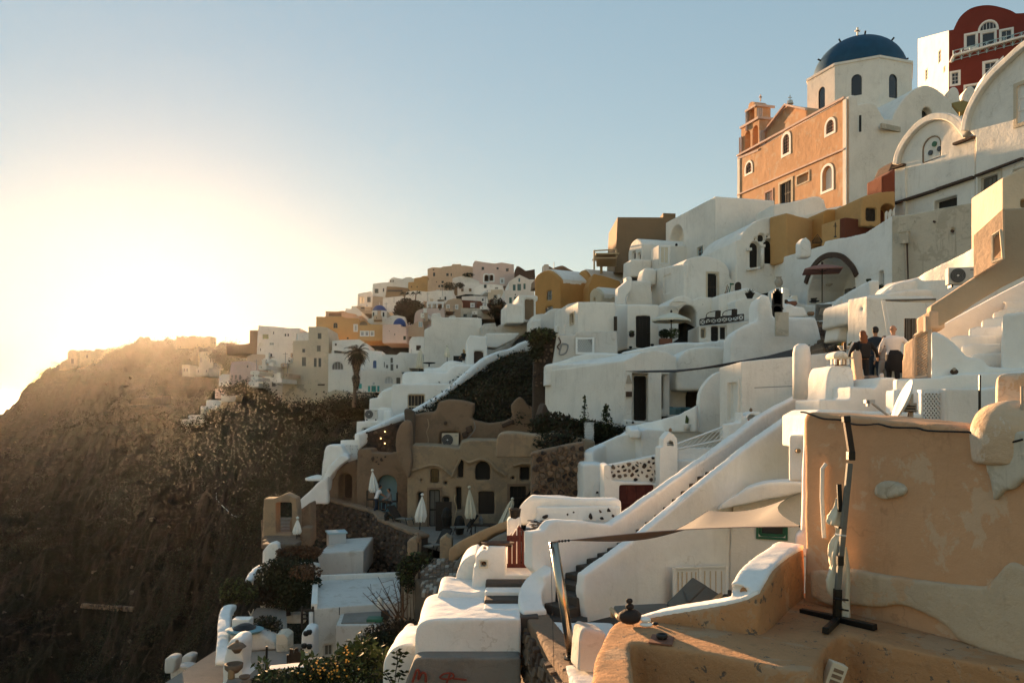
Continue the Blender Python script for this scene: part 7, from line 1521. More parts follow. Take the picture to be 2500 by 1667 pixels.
facade('terrace_wall', 'short pale wall stub with dark stains by the yard steps', 'wall', (600,29.5,0), [(540,1330),(545,1195),(600,1190),(635,1215),(635,1330)], .8, 'stained', mode=1)
slabw('yard_floor', [P(150,1600,25.5),P(255,1330,29.5),P(640,1310,29.8),P(660,1450,27.5),P(500,1480,27)], .3, 'paving', kind='structure')
pw2 = facade('pots_wall', 'lumpy white wall with big clay bowls set into it at the bottom left', 'wall', (140,26.5,0), smo([(120,1750),(135,1500),(150,1380),(165,1290),(190,1240),(240,1225),(290,1240),(300,1300),(290,1400),(285,1480),(320,1520),(355,1560)],3)+[(360,1750)], 1.0, 'whitefresh', mode=2)
def bowl(label, x, y, w_, h_, Y=26.2):
 r = w_*cf[2]*Y/F/2; t_ = thing('clay_bowl', label, 'bowl', P(x,y,Y)); MB().lathe(P(x,y+h_*.5,Y), [(r*.5,0),(r*.95,h_*.3*cf[2]*Y/F),(r,h_*.6*cf[2]*Y/F),(r*.8,h_*.62*cf[2]*Y/F),(r*.5,h_*.3*cf[2]*Y/F)], 20).obj('body', 'stonebrown', t_, smooth=True); return t_
b1 = bowl('round lidded clay bowl, upper one in the lumpy white wall', 247,1290,85,90); MB().lathe(P(247,1290,26.2), [(.3,0),(.2,.1),(.06,.16),(.05,.22),(.01,.24)], 16).obj('lid', 'stonebrown', b1)
bowl('largest open stone bowl in the middle of the lumpy white wall', 222,1430,140,110, 25.9)
bowl('flat dark dish lying at the foot of the lumpy white wall', 305,1515,85,45,25.6)
q = P(203,1535,25.7); ln = thing('lantern', 'small amber lantern on the lumpy white wall', 'lantern', q); MB().lathe(q, [(.1,0),(.12,.05),(.1,.3),(.03,.42)], 8).obj('body', 'wood', ln)
bt2 = thing('rowing_tub', 'pale upturned tub with a dark lid at the head of the pots wall', 'tub', P(300,1185,30)); MB().lathe(P(305,1180,30), [(.55,0),(.72,.12),(.6,.16),(.1,.16)], 20, sy=.8).obj('base', 'tealcloth', bt2); MB().lathe(P(305,1165,30), [(.4,0),(.42,.12),(.2,.24),(.03,.27)], 16).obj('lid', 'black', bt2); MB().box(P(290,1120,30.5), .33,.25,.25).obj('box', 'whitefresh', bt2)
tr2 = thing('bare_tree', 'thin pale leafless sapling beside the upturned tub', 'tree', P(355,1190,31)); MB().tube([P(352,1200,31),P(360,1110,31),P(355,1050,31),P(375,1000,31)], [.05,.04,.03,.015], 6).obj('trunk', 'clay', tr2); MB().tube([P(356,1060,31),P(335,1015,31)], [.03,.012], 5).obj('limb', 'clay', tr2)
pl = thing('umbrella_pole', 'thin dark pole standing in the yard by the pots', 'pole', P(470,1480,27)); MB().tube([P(470,1480,27),P(475,1285,27)], .04, 6).obj('shaft', 'metalblack', pl)
fn = thing('stick_fence', 'dark uneven stick fence at the edge of the yard', 'fence', P(690,1460,27))
for i in range(16):
 x = 632+i*8; MB().tube([P(x,1458-i*1.5,27),P(x+rg.uniform(-3,3),1340+rg.uniform(-50,20),27)], .035, 5).obj('stick', 'darkwood', fn)
facade('white_bench', 'blue-white built bench with stacked boards beside the tall house wall', 'bench', (738,29,3), [(738,1420),(738,1185),(760,1165),(830,1180),(830,1420)], 1.2, 'whitefresh', mode=2)
for i,(x,y) in enumerate(((775,1205),(800,1195),(760,1300),(800,1305))):
 q = P(x,y,28.8); MB().lathe(q, [(.07,0),(.11,.08),(.09,.16),(.04,.16)], 10).obj('body', 'blackwood', thing('pot', 'dark pot on the blue-white bench, '+('upper left','upper right','lower left','lower right')[i]+' of four', 'pot', q))
lad = thing('ladder_frame', 'dark wooden bench frame standing in the shade below the wide pale roof', 'bench', P(790,1140,32))
for y in (1010,1040,1075): MB().tube([P(742,y,32),P(832,y-6,32)], .04, 5).obj('slat', 'darkwood', lad)
for x in (745,828): MB().tube([P(x,980,32),P(x,1150,32)], .05, 5).obj('post', 'darkwood', lad)
# gnarled dead tree column and bank right of the roof
fr('L')
rk = facade('rock_pillar', 'gnarled pale rock and root column beside the stone path', 'rock', (1500,33,0), smo([(1490,1150),(1500,900),(1495,700),(1540,640),(1600,660),(1640,740),(1650,850),(1640,1000),(1630,1150)],3), 1.2, 'rock', mode=2)
for k in range(12): x = 1520+k*9; MB().tube([P(x+rg.uniform(-8,8),690+rg.uniform(0,60),32.8),P(x+rg.uniform(-10,10),900,32.7),P(x+5,1090,32.8)], [.03,.07,.04], 6).obj('root', 'clay' if k%3 else 'stonebrown', rk)
pathwall('bank', 'dark weathered bank right of the gnarled root column', 'bank', [(1600,760,32.5,1200),(1700,900,31,1300),(1760,1000,29,1400),(1740,1080,27,1500)], 1.5, 'rock', mode=2)
pth_ = thing('stone_path', 'stepped cobbled path climbing towards the gate pillars', 'path', P(1780,900,32))
for i in range(12):
 y = 870-i*22; Y_ = 30.5+i*.45; a, b_ = P(1660-i*2,y,Y_), P(1915+i*2,y,Y_)
 for k in range(9): c = a.lerp(b_,(k+.5)/9); o = MB().box(c+Vector((0,.2,-.1+rg.uniform(-.015,.015))), (b_-a).length/18*.95, .3, .1).obj('stone', rg.choice(['stonebrown','mud','stonebrown','clay']), pth_); bev(o,.03)
wl1 = thing('shrub', 'straggly leafy creeper on top of the gnarled root column', 'shrub', P(1580,700,32.5))
for (x,y,rx,rz,n) in ((1600,640,1.1,.7,500),(1530,720,.7,1.0,400),(1680,610,.8,.4,250),(1560,800,.5,.8,200)): leafball(wl1, P(x,y,32.5), rx*.55,.3,rz*.6, n, .08, ['leaf','leafdark','leafolive'], name='foliage')
for k in range(10): MB().tube([P(1580+rg.uniform(-30,30),760,32.5),P(1600+rg.uniform(-120,120),600+rg.uniform(-20,60),32.4)], .015, 4).obj('twig', 'darkwood', wl1)
dt = thing('bare_tree', 'leaning leafless reddish shrub in front of the wide pale roof', 'tree', P(1440,1060,29.5))
for k in range(9):
 a = P(1440+rg.uniform(-10,90),1070,29.5); b_ = P(1200+k*45+rg.uniform(-20,20),740+rg.uniform(0,150),29.4); m_ = a.lerp(b_,.5)+Vector((.1,0,-.15)); MB().tube([a,m_,b_], [.035,.022,.01], 5).obj('branch', 'leafbrown', dt)
 for j in range(4): c = m_.lerp(b_,j/4); MB().tube([c,c+Vector((rg.uniform(-.5,.5),0,rg.uniform(0,.4)))], .008, 4).obj('twig', 'leafbrown', dt)
# hedges and flowering bush at the bottom
hg = thing('hedge', 'big dark dry bush between the annex and the rounded white hoods', 'bush', P(1420,1350,25))
for (x,y,Y,rx,rz,n,m_) in ((1450,1200,25,2.0,1.0,5200,'leafdry'),(1350,1280,24.5,1.8,.9,4200,'leafdark'),(1540,1180,25.5,1.1,.9,2500,'leafdry'),(1250,1330,24,1.4,.6,2400,'leafdark'),(1400,1400,23.5,1.6,.7,2600,'leafdark')): leafball(hg, P(x,y,Y), rx*.5,.6,rz*.5, n//2, .055, m_, name='foliage')
fl_ = thing('flowering_bush', 'leafy green bush dotted with orange flowers at the bottom edge', 'bush', P(950,1640,19))
for (x,y,Y,rx,rz,n) in ((1150,1400,19,1.0,.55,1500),(1000,1500,18,1.3,.5,2200),(700,1540,18,1.5,.35,2000),(880,1470,18.3,.7,.4,800),(1280,1430,19,.7,.6,1000),(500,1540,18.5,.7,.3,700),(1330,1540,18,.6,.4,700)): leafball(fl_, P(x,y,Y), rx*.6,.5,rz*.7, n, .05, ['leaf','leaf','leafolive','leafdark'], name='foliage')
for k in range(46):
 x, y = rg.gauss(920,110), rg.gauss(1490,40)
 if k > 34: x, y = rg.uniform(1060,1130), rg.uniform(1290,1420)
 q = P(x,y,17.6); MB().lathe(q, [(.008,0),(.02,.02),(.024,.034),(.008,.03)], 6).obj('flower', 'flower', fl_)
for (x0,y0,x1,y1) in ((1100,1420,1085,1295),(1200,1420,1230,1240),(820,1500,800,1380),(500,1560,440,1450),(1300,1500,1340,1320)): MB().tube([P(x0,y0,18.3),P(x1,y1,18.3)], .012, 4).obj('stem', 'leafdark', fl_); leafball(fl_, P(x1,y1+20,18.3), .25,.2,.3, 60, .08, 'leaf', name='foliage')
yp = thing('young_plant', 'slender leafy stem in front of the larger white hood', 'plant', P(1450,1600,15.4))
for st in ([(1450,1700),(1460,1500),(1475,1400),(1468,1320)], [(1440,1600),(1400,1520),(1370,1480)], [(1470,1440),(1500,1360),(1525,1330)], [(1480,1560),(1500,1500),(1540,1480)]):
 pts = [P(x,y,15.4) for x,y in smo(st,4)]; MB().tube(pts, .009, 4).obj('stem', 'leafdark', yp)
 for k,q in enumerate(pts[2:]):
  s_ = -1 if k%2 else 1; d = Vector((s_*.12,-.02,rg.uniform(-.02,.05))); w2 = Vector((0,-.02,.035)); MB().add([q, q+d*.5+w2, q+d, q+d*.5-w2], [(0,1,2,3)]).obj('leaf', 'leafdark' if k%3 else 'leaf', yp)
facade('low_wall', 'white kerb glimpsed behind the flowering bush at the bottom', 'wall', (480,23.5,8), [(470,1600),(480,1470),(1000,1420),(1010,1600)], .5, 'white', mode=1)
# small white ruin terraces bottom left
fr('Q')
for i,(x0,x1,y0,y1) in enumerate(((648,700,1462,1530),(672,760,1500,1560),(715,765,1455,1510))):
 facade('low_wall', ('left','lowest','right')[i]+' block of the small broken white wall on the slope at the bottom left', 'wall', (x0,34+i,0), [(x0,y1),(x0,y0+12),((x0+x1)/2,y0),(x1,y0+6),(x1-12,y1)], .7, 'whiteold', mode=2)
tt = thing('retaining_wall', 'old dry stone terrace wall low on the dark slope', 'wall', land(425,1270))
for i in range(60):
 x = 330+i*3.3; q = land(x,1262+i*.25)
 for j in range(2): o = MB().box(q+Vector((rg.uniform(-.1,.1),rg.uniform(-.1,.1),j*.4-.15)), rg.uniform(.18,.42),.3,rg.uniform(.15,.28)).obj('stone', rg.choice(['mud','stonebrown','stone']), tt); bev(o,.06)
# ================================================================ the far village
def vf_(label, Y, poly, mat, ops=(), th=8, ph=8, name='house', cat='house', ext=None, x0=None, mode=0):
 r = facade(name, label, cat, (x0 if x0 is not None else poly[0][0], Y, ph), poly, th, mat, ops, mode=mode, ext=ext); return r
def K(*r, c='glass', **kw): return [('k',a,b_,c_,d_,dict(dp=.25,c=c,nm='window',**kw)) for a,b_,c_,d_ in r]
def barrel(label, x0, x1, Y, yp, ys, yb, mat, roof, th, ops=(), phf=118, wd=None):
 r = facade('vaulted_house', label, 'house', (x1,Y,phf), [(x0,yb),(x0,ys)]+smo([(x0,ys),(x0+(x1-x0)*.12,ys-(ys-yp)*.55),(x0+(x1-x0)*.5,yp),(x0+(x1-x0)*.85,ys-(ys-yp)*.45),(x1,ys)],3)+[(x1,yb)], th, mat, ops, mode=1, ext=phf-90)
 O = P(x1,0,Y); O.z = 0; S = pdir(phf); N = pdir(phf-90); up = .12; lp = []
 for x,y in smo([(x0,ys),(x0+(x1-x0)*.12,ys-(ys-yp)*.55),(x0+(x1-x0)*.5,yp),(x0+(x1-x0)*.85,ys-(ys-yp)*.45),(x1,ys)],4): s = hit(x,O,S); lp.append((s, ZZ(y,(O+S*s).y)))
 MB().extr([(a,b_+up) for a,b_ in lp]+[(a,b_-.25) for a,b_ in lp[::-1]], O, S, N, .35, th+.1).obj('roof', roof, r); return r
fr('N')
barrel('orange-ochre barrel-vaulted house with two grey shuttered windows left of the white gate house', 1782, 2028, 75, 233, 330, 660, 'ochre', 'white', 8, [('w',1895,430,1946,525,dict(f='greywood')),('w',1884,580,1955,645,dict(f='greywood'))])
barrel('second ochre barrel-vaulted house with one dark slot window', 2186, 2310, 76, 232, 320, 540, 'ochre', 'white', 8, K((2205,408,2233,500)))
barrel('pale green-white little vault in front of the ochre houses', 2310, 2420, 70, 405, 470, 560, 'cream', 'white', 7, K((2345,500,2365,540)))
vf_('beige flank wall beyond the ochre barrel houses', 73, [(2300,560),(2305,380),(2352,270),(2480,300),(2600,340),(2600,560)], 'ochre', ph=5)
vf_('low brown domed house behind the ochre barrel vault', 86, [(1860,330),(1870,250),(1925,195)]+smo([(1960,215),(2020,195),(2060,192),(2100,215),(2190,262)],2)+[(2195,330)], 'mud')
vf_('white chimney block against the sky above the ochre barrel vault', 84, [(1868,260),(1872,190),(1880,178),(1918,178),(1920,195),(1925,260)], 'whiteold', th=1, name='chimney', cat='chimney')
MB().tube([P(1970,250,80),P(1970,155,80)], .03, 5).obj('rod', 'grey', thing('antenna', 'thin antenna rod above the ochre barrel vault', 'antenna', P(1970,250,80)))
vf_('white gate house with a tall dark brown arched door', 69, [(1632,560),(1634,472),(1800,474),(1818,485),(1815,525),(1795,530),(1795,730),(1632,730)], 'white', [('d',1690,506,1780,712,dict(a=.3,c='brown',f='brown',h=0))], th=4, mode=1)
vf_('plain white box house left of the dark arched door', 68, [(1515,740),(1518,556),(1665,560),(1682,580),(1684,740)], 'white', [('n',1572,580,1655,680,dict(dp=.05))], th=4, mode=1)
vf_('broad white blank house wall behind the grey closed parasol', 72, [(722,1200),(728,800),(795,768),(798,660),(812,645),(882,642),(888,684),(1200,686),(1278,692),(1290,970),(1290,1200)], 'white', ph=6, th=6, mode=1)
vf_('cream-white house with a scalloped roof right of the broad blank wall', 70, [(1282,1200),(1285,760),(1298,745),(1410,735),(1420,790),(1440,760),(1520,735),(1640,700),(1668,712),(1745,705),(1750,830),(1640,870),(1560,960),(1560,1200)], 'whiteold', [('n',1298,750,1350,785,dict(dp=.05))], th=5, mode=1)
vf_('white stepped wall between the gate house and the ramp', 66, [(1742,900),(1745,712),(1830,705),(1850,690),(1850,760),(1835,900)], 'white', K((1775,710,1797,768),c='darkwood'), th=2, mode=1)
vf_('white curving wall crest under the ochre barrel house', 67, smo([(1745,760),(1760,690),(1800,655),(1890,650),(1900,640),(1935,610),(1990,598),(2095,600)],2)+[(2110,800),(1760,800)], 'white', th=2, mode=1)
vf_('low white wall with a small round window above the scrub slope head', 61, [(1980,860),(2000,760),(2150,750),(2200,760),(2200,860)], 'white', th=1, mode=1)
vf_('little white house with one cream-framed window beside the ramp head', 58, [(2096,850),(2098,560),(2200,535),(2480,537),(2480,850)], 'white', [('w',2132,675,2160,740,dict(f='cream',g=(1,1),tr='cream',tw=.08))], th=5, mode=1)
vf_('white box with four round vents beside the ivy-topped stone pillar', 56, [(2070,850),(2072,750),(2150,752),(2150,850)], 'white', K((2088,785,2102,803),(2116,785,2132,803),(2088,815,2102,833),(2116,815,2132,833),a=1,c='black') if 0 else [('k',a,b_,a+16,b_+18,dict(dp=.1,c='black',nm='vent')) for a in (2087,2115) for b_ in (785,815)], th=1, name='vent_box', cat='vent box')
vf_('tiny white sloping annex under the scalloped roof house', 66, [(1320,970),(1322,835),(1640,835),(1600,890),(1420,980)], 'white', th=2, mode=1)
# hill-top houses
def vlab(s): return s
vf_('pink house with white corner stripes crowning the far hill', 150, [(1193,345),(1193,175),(1215,143),(1300,158),(1400,170),(1470,160),(1586,180),(1588,345)], 'palepink', K((1276,202,1302,232),(1420,206,1440,226),(1510,216,1538,246)), ph=0)
r = vf_('lower pink house with a twin-arched loggia on the far hill', 142, [(1252,385),(1262,300),(1275,250),(1330,222),(1400,228),(1640,262),(1640,385)], 'palepink', [('k',1303,275,1341,342,dict(a=1,dp=1,c='stone',tr='whitepaint',tw=.22)),('k',1355,275,1389,336,dict(a=1,dp=1,c='stone',tr='whitepaint',tw=.22)),('w',1462,318,1486,355,dict(tr='whitepaint',tw=.2))], ph=0)
vf_('beige gabled house with a small blue-white balcony left of the pink house', 152, [(760,345),(760,222),(810,205),(890,210),(900,200),(992,192),(995,176),(1080,176),(1082,192),(1110,188),(1192,200),(1192,345)], 'beige', K((808,222,824,236),(812,255,832,292),(938,262,962,290),(980,262,992,290)), ph=0)
vf_('white wall strip with a curved end below the beige gabled house', 146, smo([(985,375),(990,320),(1040,300),(1100,290),(1170,305),(1230,330)],2)+[(1290,350),(1290,375)], 'white', ph=0)
vf_('tan block house beneath the beige gabled house', 144, [(760,440),(762,330),(830,300),(990,298),(990,440)], 'beige', K((862,375,880,398),(888,372,912,396),(840,340,850,352),(892,335,915,358)), ph=0)
vf_('pale blue-white gabled house with green shutters right of the loggia', 118, [(1498,690),(1500,560),(1495,430),(1540,420),(1540,342),(1640,278),(1735,322),(1782,320),(1782,690)], 'white', [('w',a,b_,c_,d_,dict(f='greenpaint',c='teal',g=(2,1),dp=.12)) for a,b_,c_,d_ in ((1576,372,1602,428),(1620,365,1654,428),(1678,362,1698,415),(1541,495,1566,550),(1588,488,1612,546),(1630,310,1646,345))]+K((1595,460,1606,475)), ph=5)
vf_('brown fenced roof enclosure behind the blue-white gabled house', 135, [(1590,310),(1592,240),(1615,195),(1640,200),(1700,240),(1785,225),(1790,310)], 'stone', ph=0)
vf_('white row house with a brown door in the middle of the far village', 136, [(990,480),(1000,372),(1120,355),(1240,352),(1285,372),(1285,480)], 'white', K((1014,392,1046,476),(1080,408,1105,438),(1155,408,1180,438),c='brown')+K((1210,395,1222,410)), ph=0)
vf_('white house with a blue-white arched bell opening beside the tan block', 134, [(1200,470),(1210,400),(1290,365),(1400,368),(1480,380),(1500,470)], 'white', K((1298,370,1325,405),(1405,398,1435,412)), ph=0)
vf_('cream box house with an awning window above the red-brown wall', 130, [(1335,520),(1338,422),(1480,418),(1492,520)], 'cream', K((1392,470,1420,500)), ph=0)
vf_('long white house with a sloping parapet at the village middle', 128, [(1085,560),(1088,486),(1200,480),(1330,486),(1345,560)], 'white', K((1280,505,1296,528)), ph=0)
vf_('dark red-brown house with two white-framed windows', 122, [(1078,610),(1080,518),(1270,530),(1280,545),(1350,555),(1360,515),(1494,515),(1494,610)], 'maroon', [('w',1178,555,1202,582,dict(tr='whitepaint',tw=.14)),('w',1296,562,1320,586,dict(tr='whitepaint',tw=.14))], ph=0)
vf_('long grey-white house under the red-brown one', 116, [(1078,700),(1078,596),(1370,600),(1400,700)], 'stained', K((1102,652,1136,682),(1240,680,1275,695)), ph=0)
vf_('tan house with two small white-framed windows and a rounded flank', 117, [(915,700),(925,560),(955,520),(1010,505),(1078,508),(1078,700)], 'beige', [('w',946,568,966,606,dict(tr='whitepaint',tw=.1)),('w',1030,568,1048,602,dict(tr='whitepaint',tw=.1))], ph=0)
vf_('pinkish-tan rounded house with an air conditioner below the pergola', 108, smo([(628,790),(635,680),(655,625),(720,602),(800,598)],2)+[(920,600),(925,700),(800,720),(790,790)], 'palepink', K((710,635,724,672),(735,655,755,675),(868,600,885,615)), ph=0)
vf_('small tan house with a pale shuttered window near the blue domes', 104, [(555,870),(560,790),(665,720),(720,730),(730,870)], 'beige', [('w',672,725,712,778,dict(c='paleblue'))], ph=0)
pg = thing('pergola', 'white timber pergola over the roof terrace in the mid village', 'pergola', P(840,590,112))
for x in (760,800,850,905): MB().tube([P(x,595,112),P(x,542,112)], .12, 4).obj('post', 'whitepaint', pg)
for y in (541,552): MB().tube([P(755,y,112),P(925,y,112)], .1, 4).obj('beam', 'whitepaint', pg)
vf_('white cliff-side house with a long roof beam, left of the village bush', 122, [(330,680),(332,500),(440,488),(520,480),(520,560),(470,620),(455,670)], 'white', K((435,490,440,545),(376,612,388,648),(396,595,404,610),(434,645,446,665)), ph=0)
vf_('white stepped house under the arched house on the left skyline', 124, [(520,560),(560,440),(640,430),(760,440),(830,430),(1000,428),(1000,540),(830,560)], 'white', K((920,485,938,520)), ph=0)
vf_('white house with a balcony and two dark windows on the left skyline', 150, [(232,490),(236,365),(330,352),(392,350),(395,325),(430,302),(520,318),(560,300),(600,300),(632,318),(632,440),(560,470),(380,490)], 'white', K((252,410,290,455),(330,405,345,440),(400,325,415,350),(422,325,436,350)), ph=0)
vf_('yellow block house right of the left skyline white house', 147, [(570,450),(575,350),(630,345),(632,310),(700,300),(710,290),(756,288),(760,450)], 'yellow', K((600,385,610,400),(655,385,665,400)), ph=0)
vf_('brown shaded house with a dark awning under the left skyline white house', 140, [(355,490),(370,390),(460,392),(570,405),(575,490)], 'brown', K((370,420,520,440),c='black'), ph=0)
vf_('small white house with two see-through arches at the left end of the skyline', 158, [(88,600),(92,462),(150,448),(222,436),(232,480),(232,600)], 'white', [('t',108,486,128,552,dict(a=1)),('t',135,485,152,550,dict(a=1)),('k',180,490,214,540,dict(dp=.3,c='glass',nm='window'))], ph=0, th=2)
vf_('tan terrace wall stepping down left of the skyline arches', 150, [(30,650),(34,578),(110,575),(230,590),(235,480),(330,490),(340,650)], 'beige', K((42,600,60,615),(120,590,200,600),c='black'), ph=0)
# dome church of the village
fr('N')
vc = vf_('white church with two small dark blue domes in the left village', 110, [(185,770),(190,705),(230,690),(380,690),(420,668),(470,665),(540,680),(560,770)], 'white', ph=0, name='church', cat='church')
q = P(300,705,112); R_ = 72*cf[2]*112/F; MB().lathe(q, [(R_,0),(R_,1.15)], 12).obj('drum', 'white', vc); MB().lathe(q+Vector((0,0,1.15)), [(R_*.9*math.cos(rad(a)), R_*.8*math.sin(rad(a))) for a in range(0,89,8)], 24).obj('dome', 'bluedome2', vc, smooth=True)
MB().tube([q+Vector((0,0,1.9)),q+Vector((0,0,2.4))], .04, 5).obj('cross', 'white', vc)
for a in (-40,0,40): d = Vector((math.sin(rad(a)),-math.cos(rad(a)),0)); MB().box(q+d*(R_*.97)+Vector((0,0,.6)), .10,.12,.3, (Vector((-d.y,d.x,0)),d,Vector((0,0,1)))).obj('window', 'glass', vc)
q = P(492,770,106); R_ = 62*cf[2]*106/F; MB().lathe(q, [(R_*math.cos(rad(a)), R_*1.25*math.sin(rad(a))) for a in range(0,89,8)], 24).obj('apse_dome', 'bluedome2', vc, smooth=True)
vf_('yellow church front with a decorated half-round gable below the blue domes', 104, [(92,910),(95,760)]+arc(145,758,47,46)+[(200,752),(330,755),(332,910)], 'yellow', [('w',a,820,a+30,860,dict(tr='whitepaint',tw=.1)) for a in (120,163,214)]+[('k',105,722,185,760,dict(a=1,dp=.2,c='brown'))], ph=0)
vf_('white house with the pink of a lens flare painted in, beside the yellow church front', 102, [(328,930),(330,752),(500,752),(505,775),(555,780),(560,930)], 'palepink', K((440,838,450,856),(525,862,552,900),(388,810,396,820)), ph=0)  # palepink here paints a lens flare's tint onto a white house
vf_('low white house with a balcony rail right of the flare-pink house', 96, [(580,1060),(585,910),(610,872),(700,868),(725,872),(725,1060)], 'white', K((650,952,696,1000),(600,985,605,1030),c='stone'), ph=0)
# white lower row behind the palm
fr('O')
vf_('long white house row with small grey windows right of the palm', 94, [(1890,740),(1895,600),(1960,530),(2090,540),(2095,740)], 'white', [('k',2000,625,2035,700,dict(a=.8,dp=.3,c='bluepaint',nm='door'))], ph=4)
vf_('white house with grey shuttered openings behind the closed parasols', 92, [(2090,740),(2095,568),(2230,572),(2260,548),(2360,552),(2360,740)], 'white', K((2105,640,2115,690),(2125,668,2146,700),(2168,600,2192,650),(2168,660,2196,722),(2222,668,2240,702),c='greywood'), ph=4)
vf_('small white pavilion house with a bright roof behind the closed parasols', 88, [(2340,700),(2345,560),(2480,560),(2480,700)], 'white', K((2455,640,2475,700),c='greywood'), ph=4)
vf_('wide white house with turquoise shutters and a fan window', 90, [(1572,930),(1575,560),(1620,555),(1740,560),(1900,720),(2260,725),(2300,780),(2300,930)], 'white', [('w',1608,636,1718,716,dict(a=.9,f='lightgrey',c='greywood',g=(4,1))),
 ('k',1952,870,1976,925,dict(c='turquoise',nm='shutter',dp=.08)),('k',2042,870,2064,925,dict(c='turquoise',nm='shutter',dp=.08)),('d',1985,868,2030,928,dict(c='turquoise',f='turquoise')),('w',1995,832,2020,862,{}),('k',1865,848,1895,895,dict(c='turquoise',nm='shutter',dp=.1)),
 ('w',2112,780,2195,850,dict(a=.9,c='lightgrey',g=(3,1))),('k',2225,790,2262,850,dict(c='greywood',nm='window',dp=.2))], ph=4)
vf_('upper white house with a round roof edge above the fan window', 97, [(1610,570),(1612,440),(1700,430),(1870,425),(1950,470),(1960,570)], 'white', K((1635,462,1655,485),(1605,530,1630,555),c='stone'), ph=4)
vf_('grey ruined row house with a stone arch at the foot of the white houses', 88, [(1560,1100),(1565,935),(1640,905),(1900,945),(2000,945),(2000,1100)], 'peel', [('k',1605,1005,1652,1085,dict(dp=.5,c='blackwood',nm='doorway')),('n',1590,940,1700,1005,dict(a=1,dp=.3)),('k',1850,1000,1900,1030,dict(dp=.3)),('k',1965,940,1995,975,dict(dp=.3))], ph=4)
vf_('tall cream tower house with three rows of shuttered windows', 97, [(1140,880),(1150,660),(1235,650),(1235,440),(1385,435),(1385,305),(1500,303),(1560,310),(1578,400),(1575,880)], 'cream',
   [('w',a,b_,c_,d_,dict(f='greywood',c='greywood',g=(2,1))) for a,b_,c_,d_ in ((1472,364,1508,420),(1465,483,1501,541),(1325,515,1352,551),(1321,594,1361,680),(1436,603,1462,688),(1480,603,1506,688))], ph=3)
vf_('crumbling lower wall of the cream tower with big fallen-plaster patches', 96.5, [(1130,1150),(1135,870),(1200,855),(1570,852),(1620,880),(1640,910),(1600,980),(1560,1150)], 'peel', [('k',1470,852,1540,866,dict(dp=.2,c='stone'))], ph=3, name='retaining_wall', cat='wall')
vf_('yellow house with one arched window left of the blue domes', 106, [(1455,320),(1460,208),(1580,210),(1700,205),(1740,220),(1860,225),(1862,430),(1600,440),(1580,330)], 'yellow', [('w',1621,264,1663,318,dict(a=1,f='brown',g=(2,2))),('w',1825,290,1846,342,dict(tr='whitepaint',tw=.15)),('k',1750,405,1768,422,dict(dp=.2))], ph=3)
vf_('tan flat house with a pale roof edge above the yellow house', 116, [(1545,240),(1548,155),(1650,158),(1720,150),(1760,170),(1840,185),(1850,240)], 'beige', K((1575,170,1700,205),c='brown'), ph=3)
vf_('white terrace fence house under the skyline arches', 124, [(1735,200),(1738,130),(1800,135),(1810,105),(1830,110),(1890,160),(1900,200)], 'white', ph=3)
vf_('flat white house with green shutters at the village left end', 112, [(888,620),(895,430),(905,292),(1060,300),(1070,330),(1190,325),(1200,318),(1300,318),(1302,440),(1380,436),(1380,365),(1250,362),(1235,440),(1235,620)] if 0 else [(888,620),(895,430),(905,292),(1060,302),(1195,318),(1300,318),(1300,440),(1238,470),(1238,620)], 'white',
   [('w',945,376,1002,420,dict(f='greenpaint',c='leaf',g=(4,1))),('w',1156,370,1170,396,{}),('w',1184,370,1198,396,{}),('w',1010,455,1055,480,dict(c='leaf')),('n',900,455,950,500,dict(a=1,dp=.5)),('k',918,510,930,535,dict(dp=.2)),('w',1045,350,1055,375,{}),('k',1018,560,1036,590,dict(dp=.2))], ph=3)
vf_('white roof terrace house between the green-shutter house and the cream tower', 106, [(1240,450),(1245,365),(1310,362),(1385,360),(1385,450)], 'white', K((1270,370,1278,430),c='paleblue'), ph=3)
vf_('ochre tower against the sun glow, its backlit shade painted in as brown', 122, [(775,470),(820,460),(822,338),(905,336),(905,560),(600,570),(600,500),(640,480)], 'brown', ph=3)  # brown in place of ochre: the backlit side's shade is in the colour
vf_('plain tan house left of the white drum house', 104, [(790,800),(795,590),(850,565),(960,570),(1010,590),(1010,800)], 'beige', ph=3)
vf_('white drum-shaped house left of the cream tower', 100, smo([(1000,740),(1005,640),(1030,605),(1100,598)],2)+[(1190,600),(1215,640),(1100,700),(1080,740)], 'white', K((1190,610,1212,640),c='stone'), ph=3)
vf_('narrow white house with two small windows below the drum house', 98, [(995,1015),(1000,760),(1010,725),(1080,715),(1085,860),(1150,880),(1140,1015)], 'white', K((1025,762,1055,785),(1030,832,1070,875),c='greywood'), ph=3)
vf_('white terrace house with bent railings beside the narrow white house', 99, [(940,900),(945,800),(985,770),(1010,770),(1010,900)], 'white', K((965,835,995,885),c='greywood'), ph=3)
vf_('pinkish house with three tall windows at the lower village', 100, [(620,950),(630,760),(645,640),(790,630),(830,660),(870,800),(860,860),(740,950)], 'palepink', K((640,765,660,808),(678,765,698,808),(715,765,738,808),(738,812,765,860),(790,672,808,695),c='greywood'), ph=3)
vf_('white terrace with thin posts left of the pinkish house', 101, [(525,870),(530,775),(560,755),(635,760),(630,870)], 'white', ph=3)
vf_('small white vault house with a pale door over the scrub', 96, smo([(795,890),(805,840),(840,818),(900,820)],2)+[(945,830),(945,890)], 'white', K((890,845,925,880),c='palepink'), ph=3)
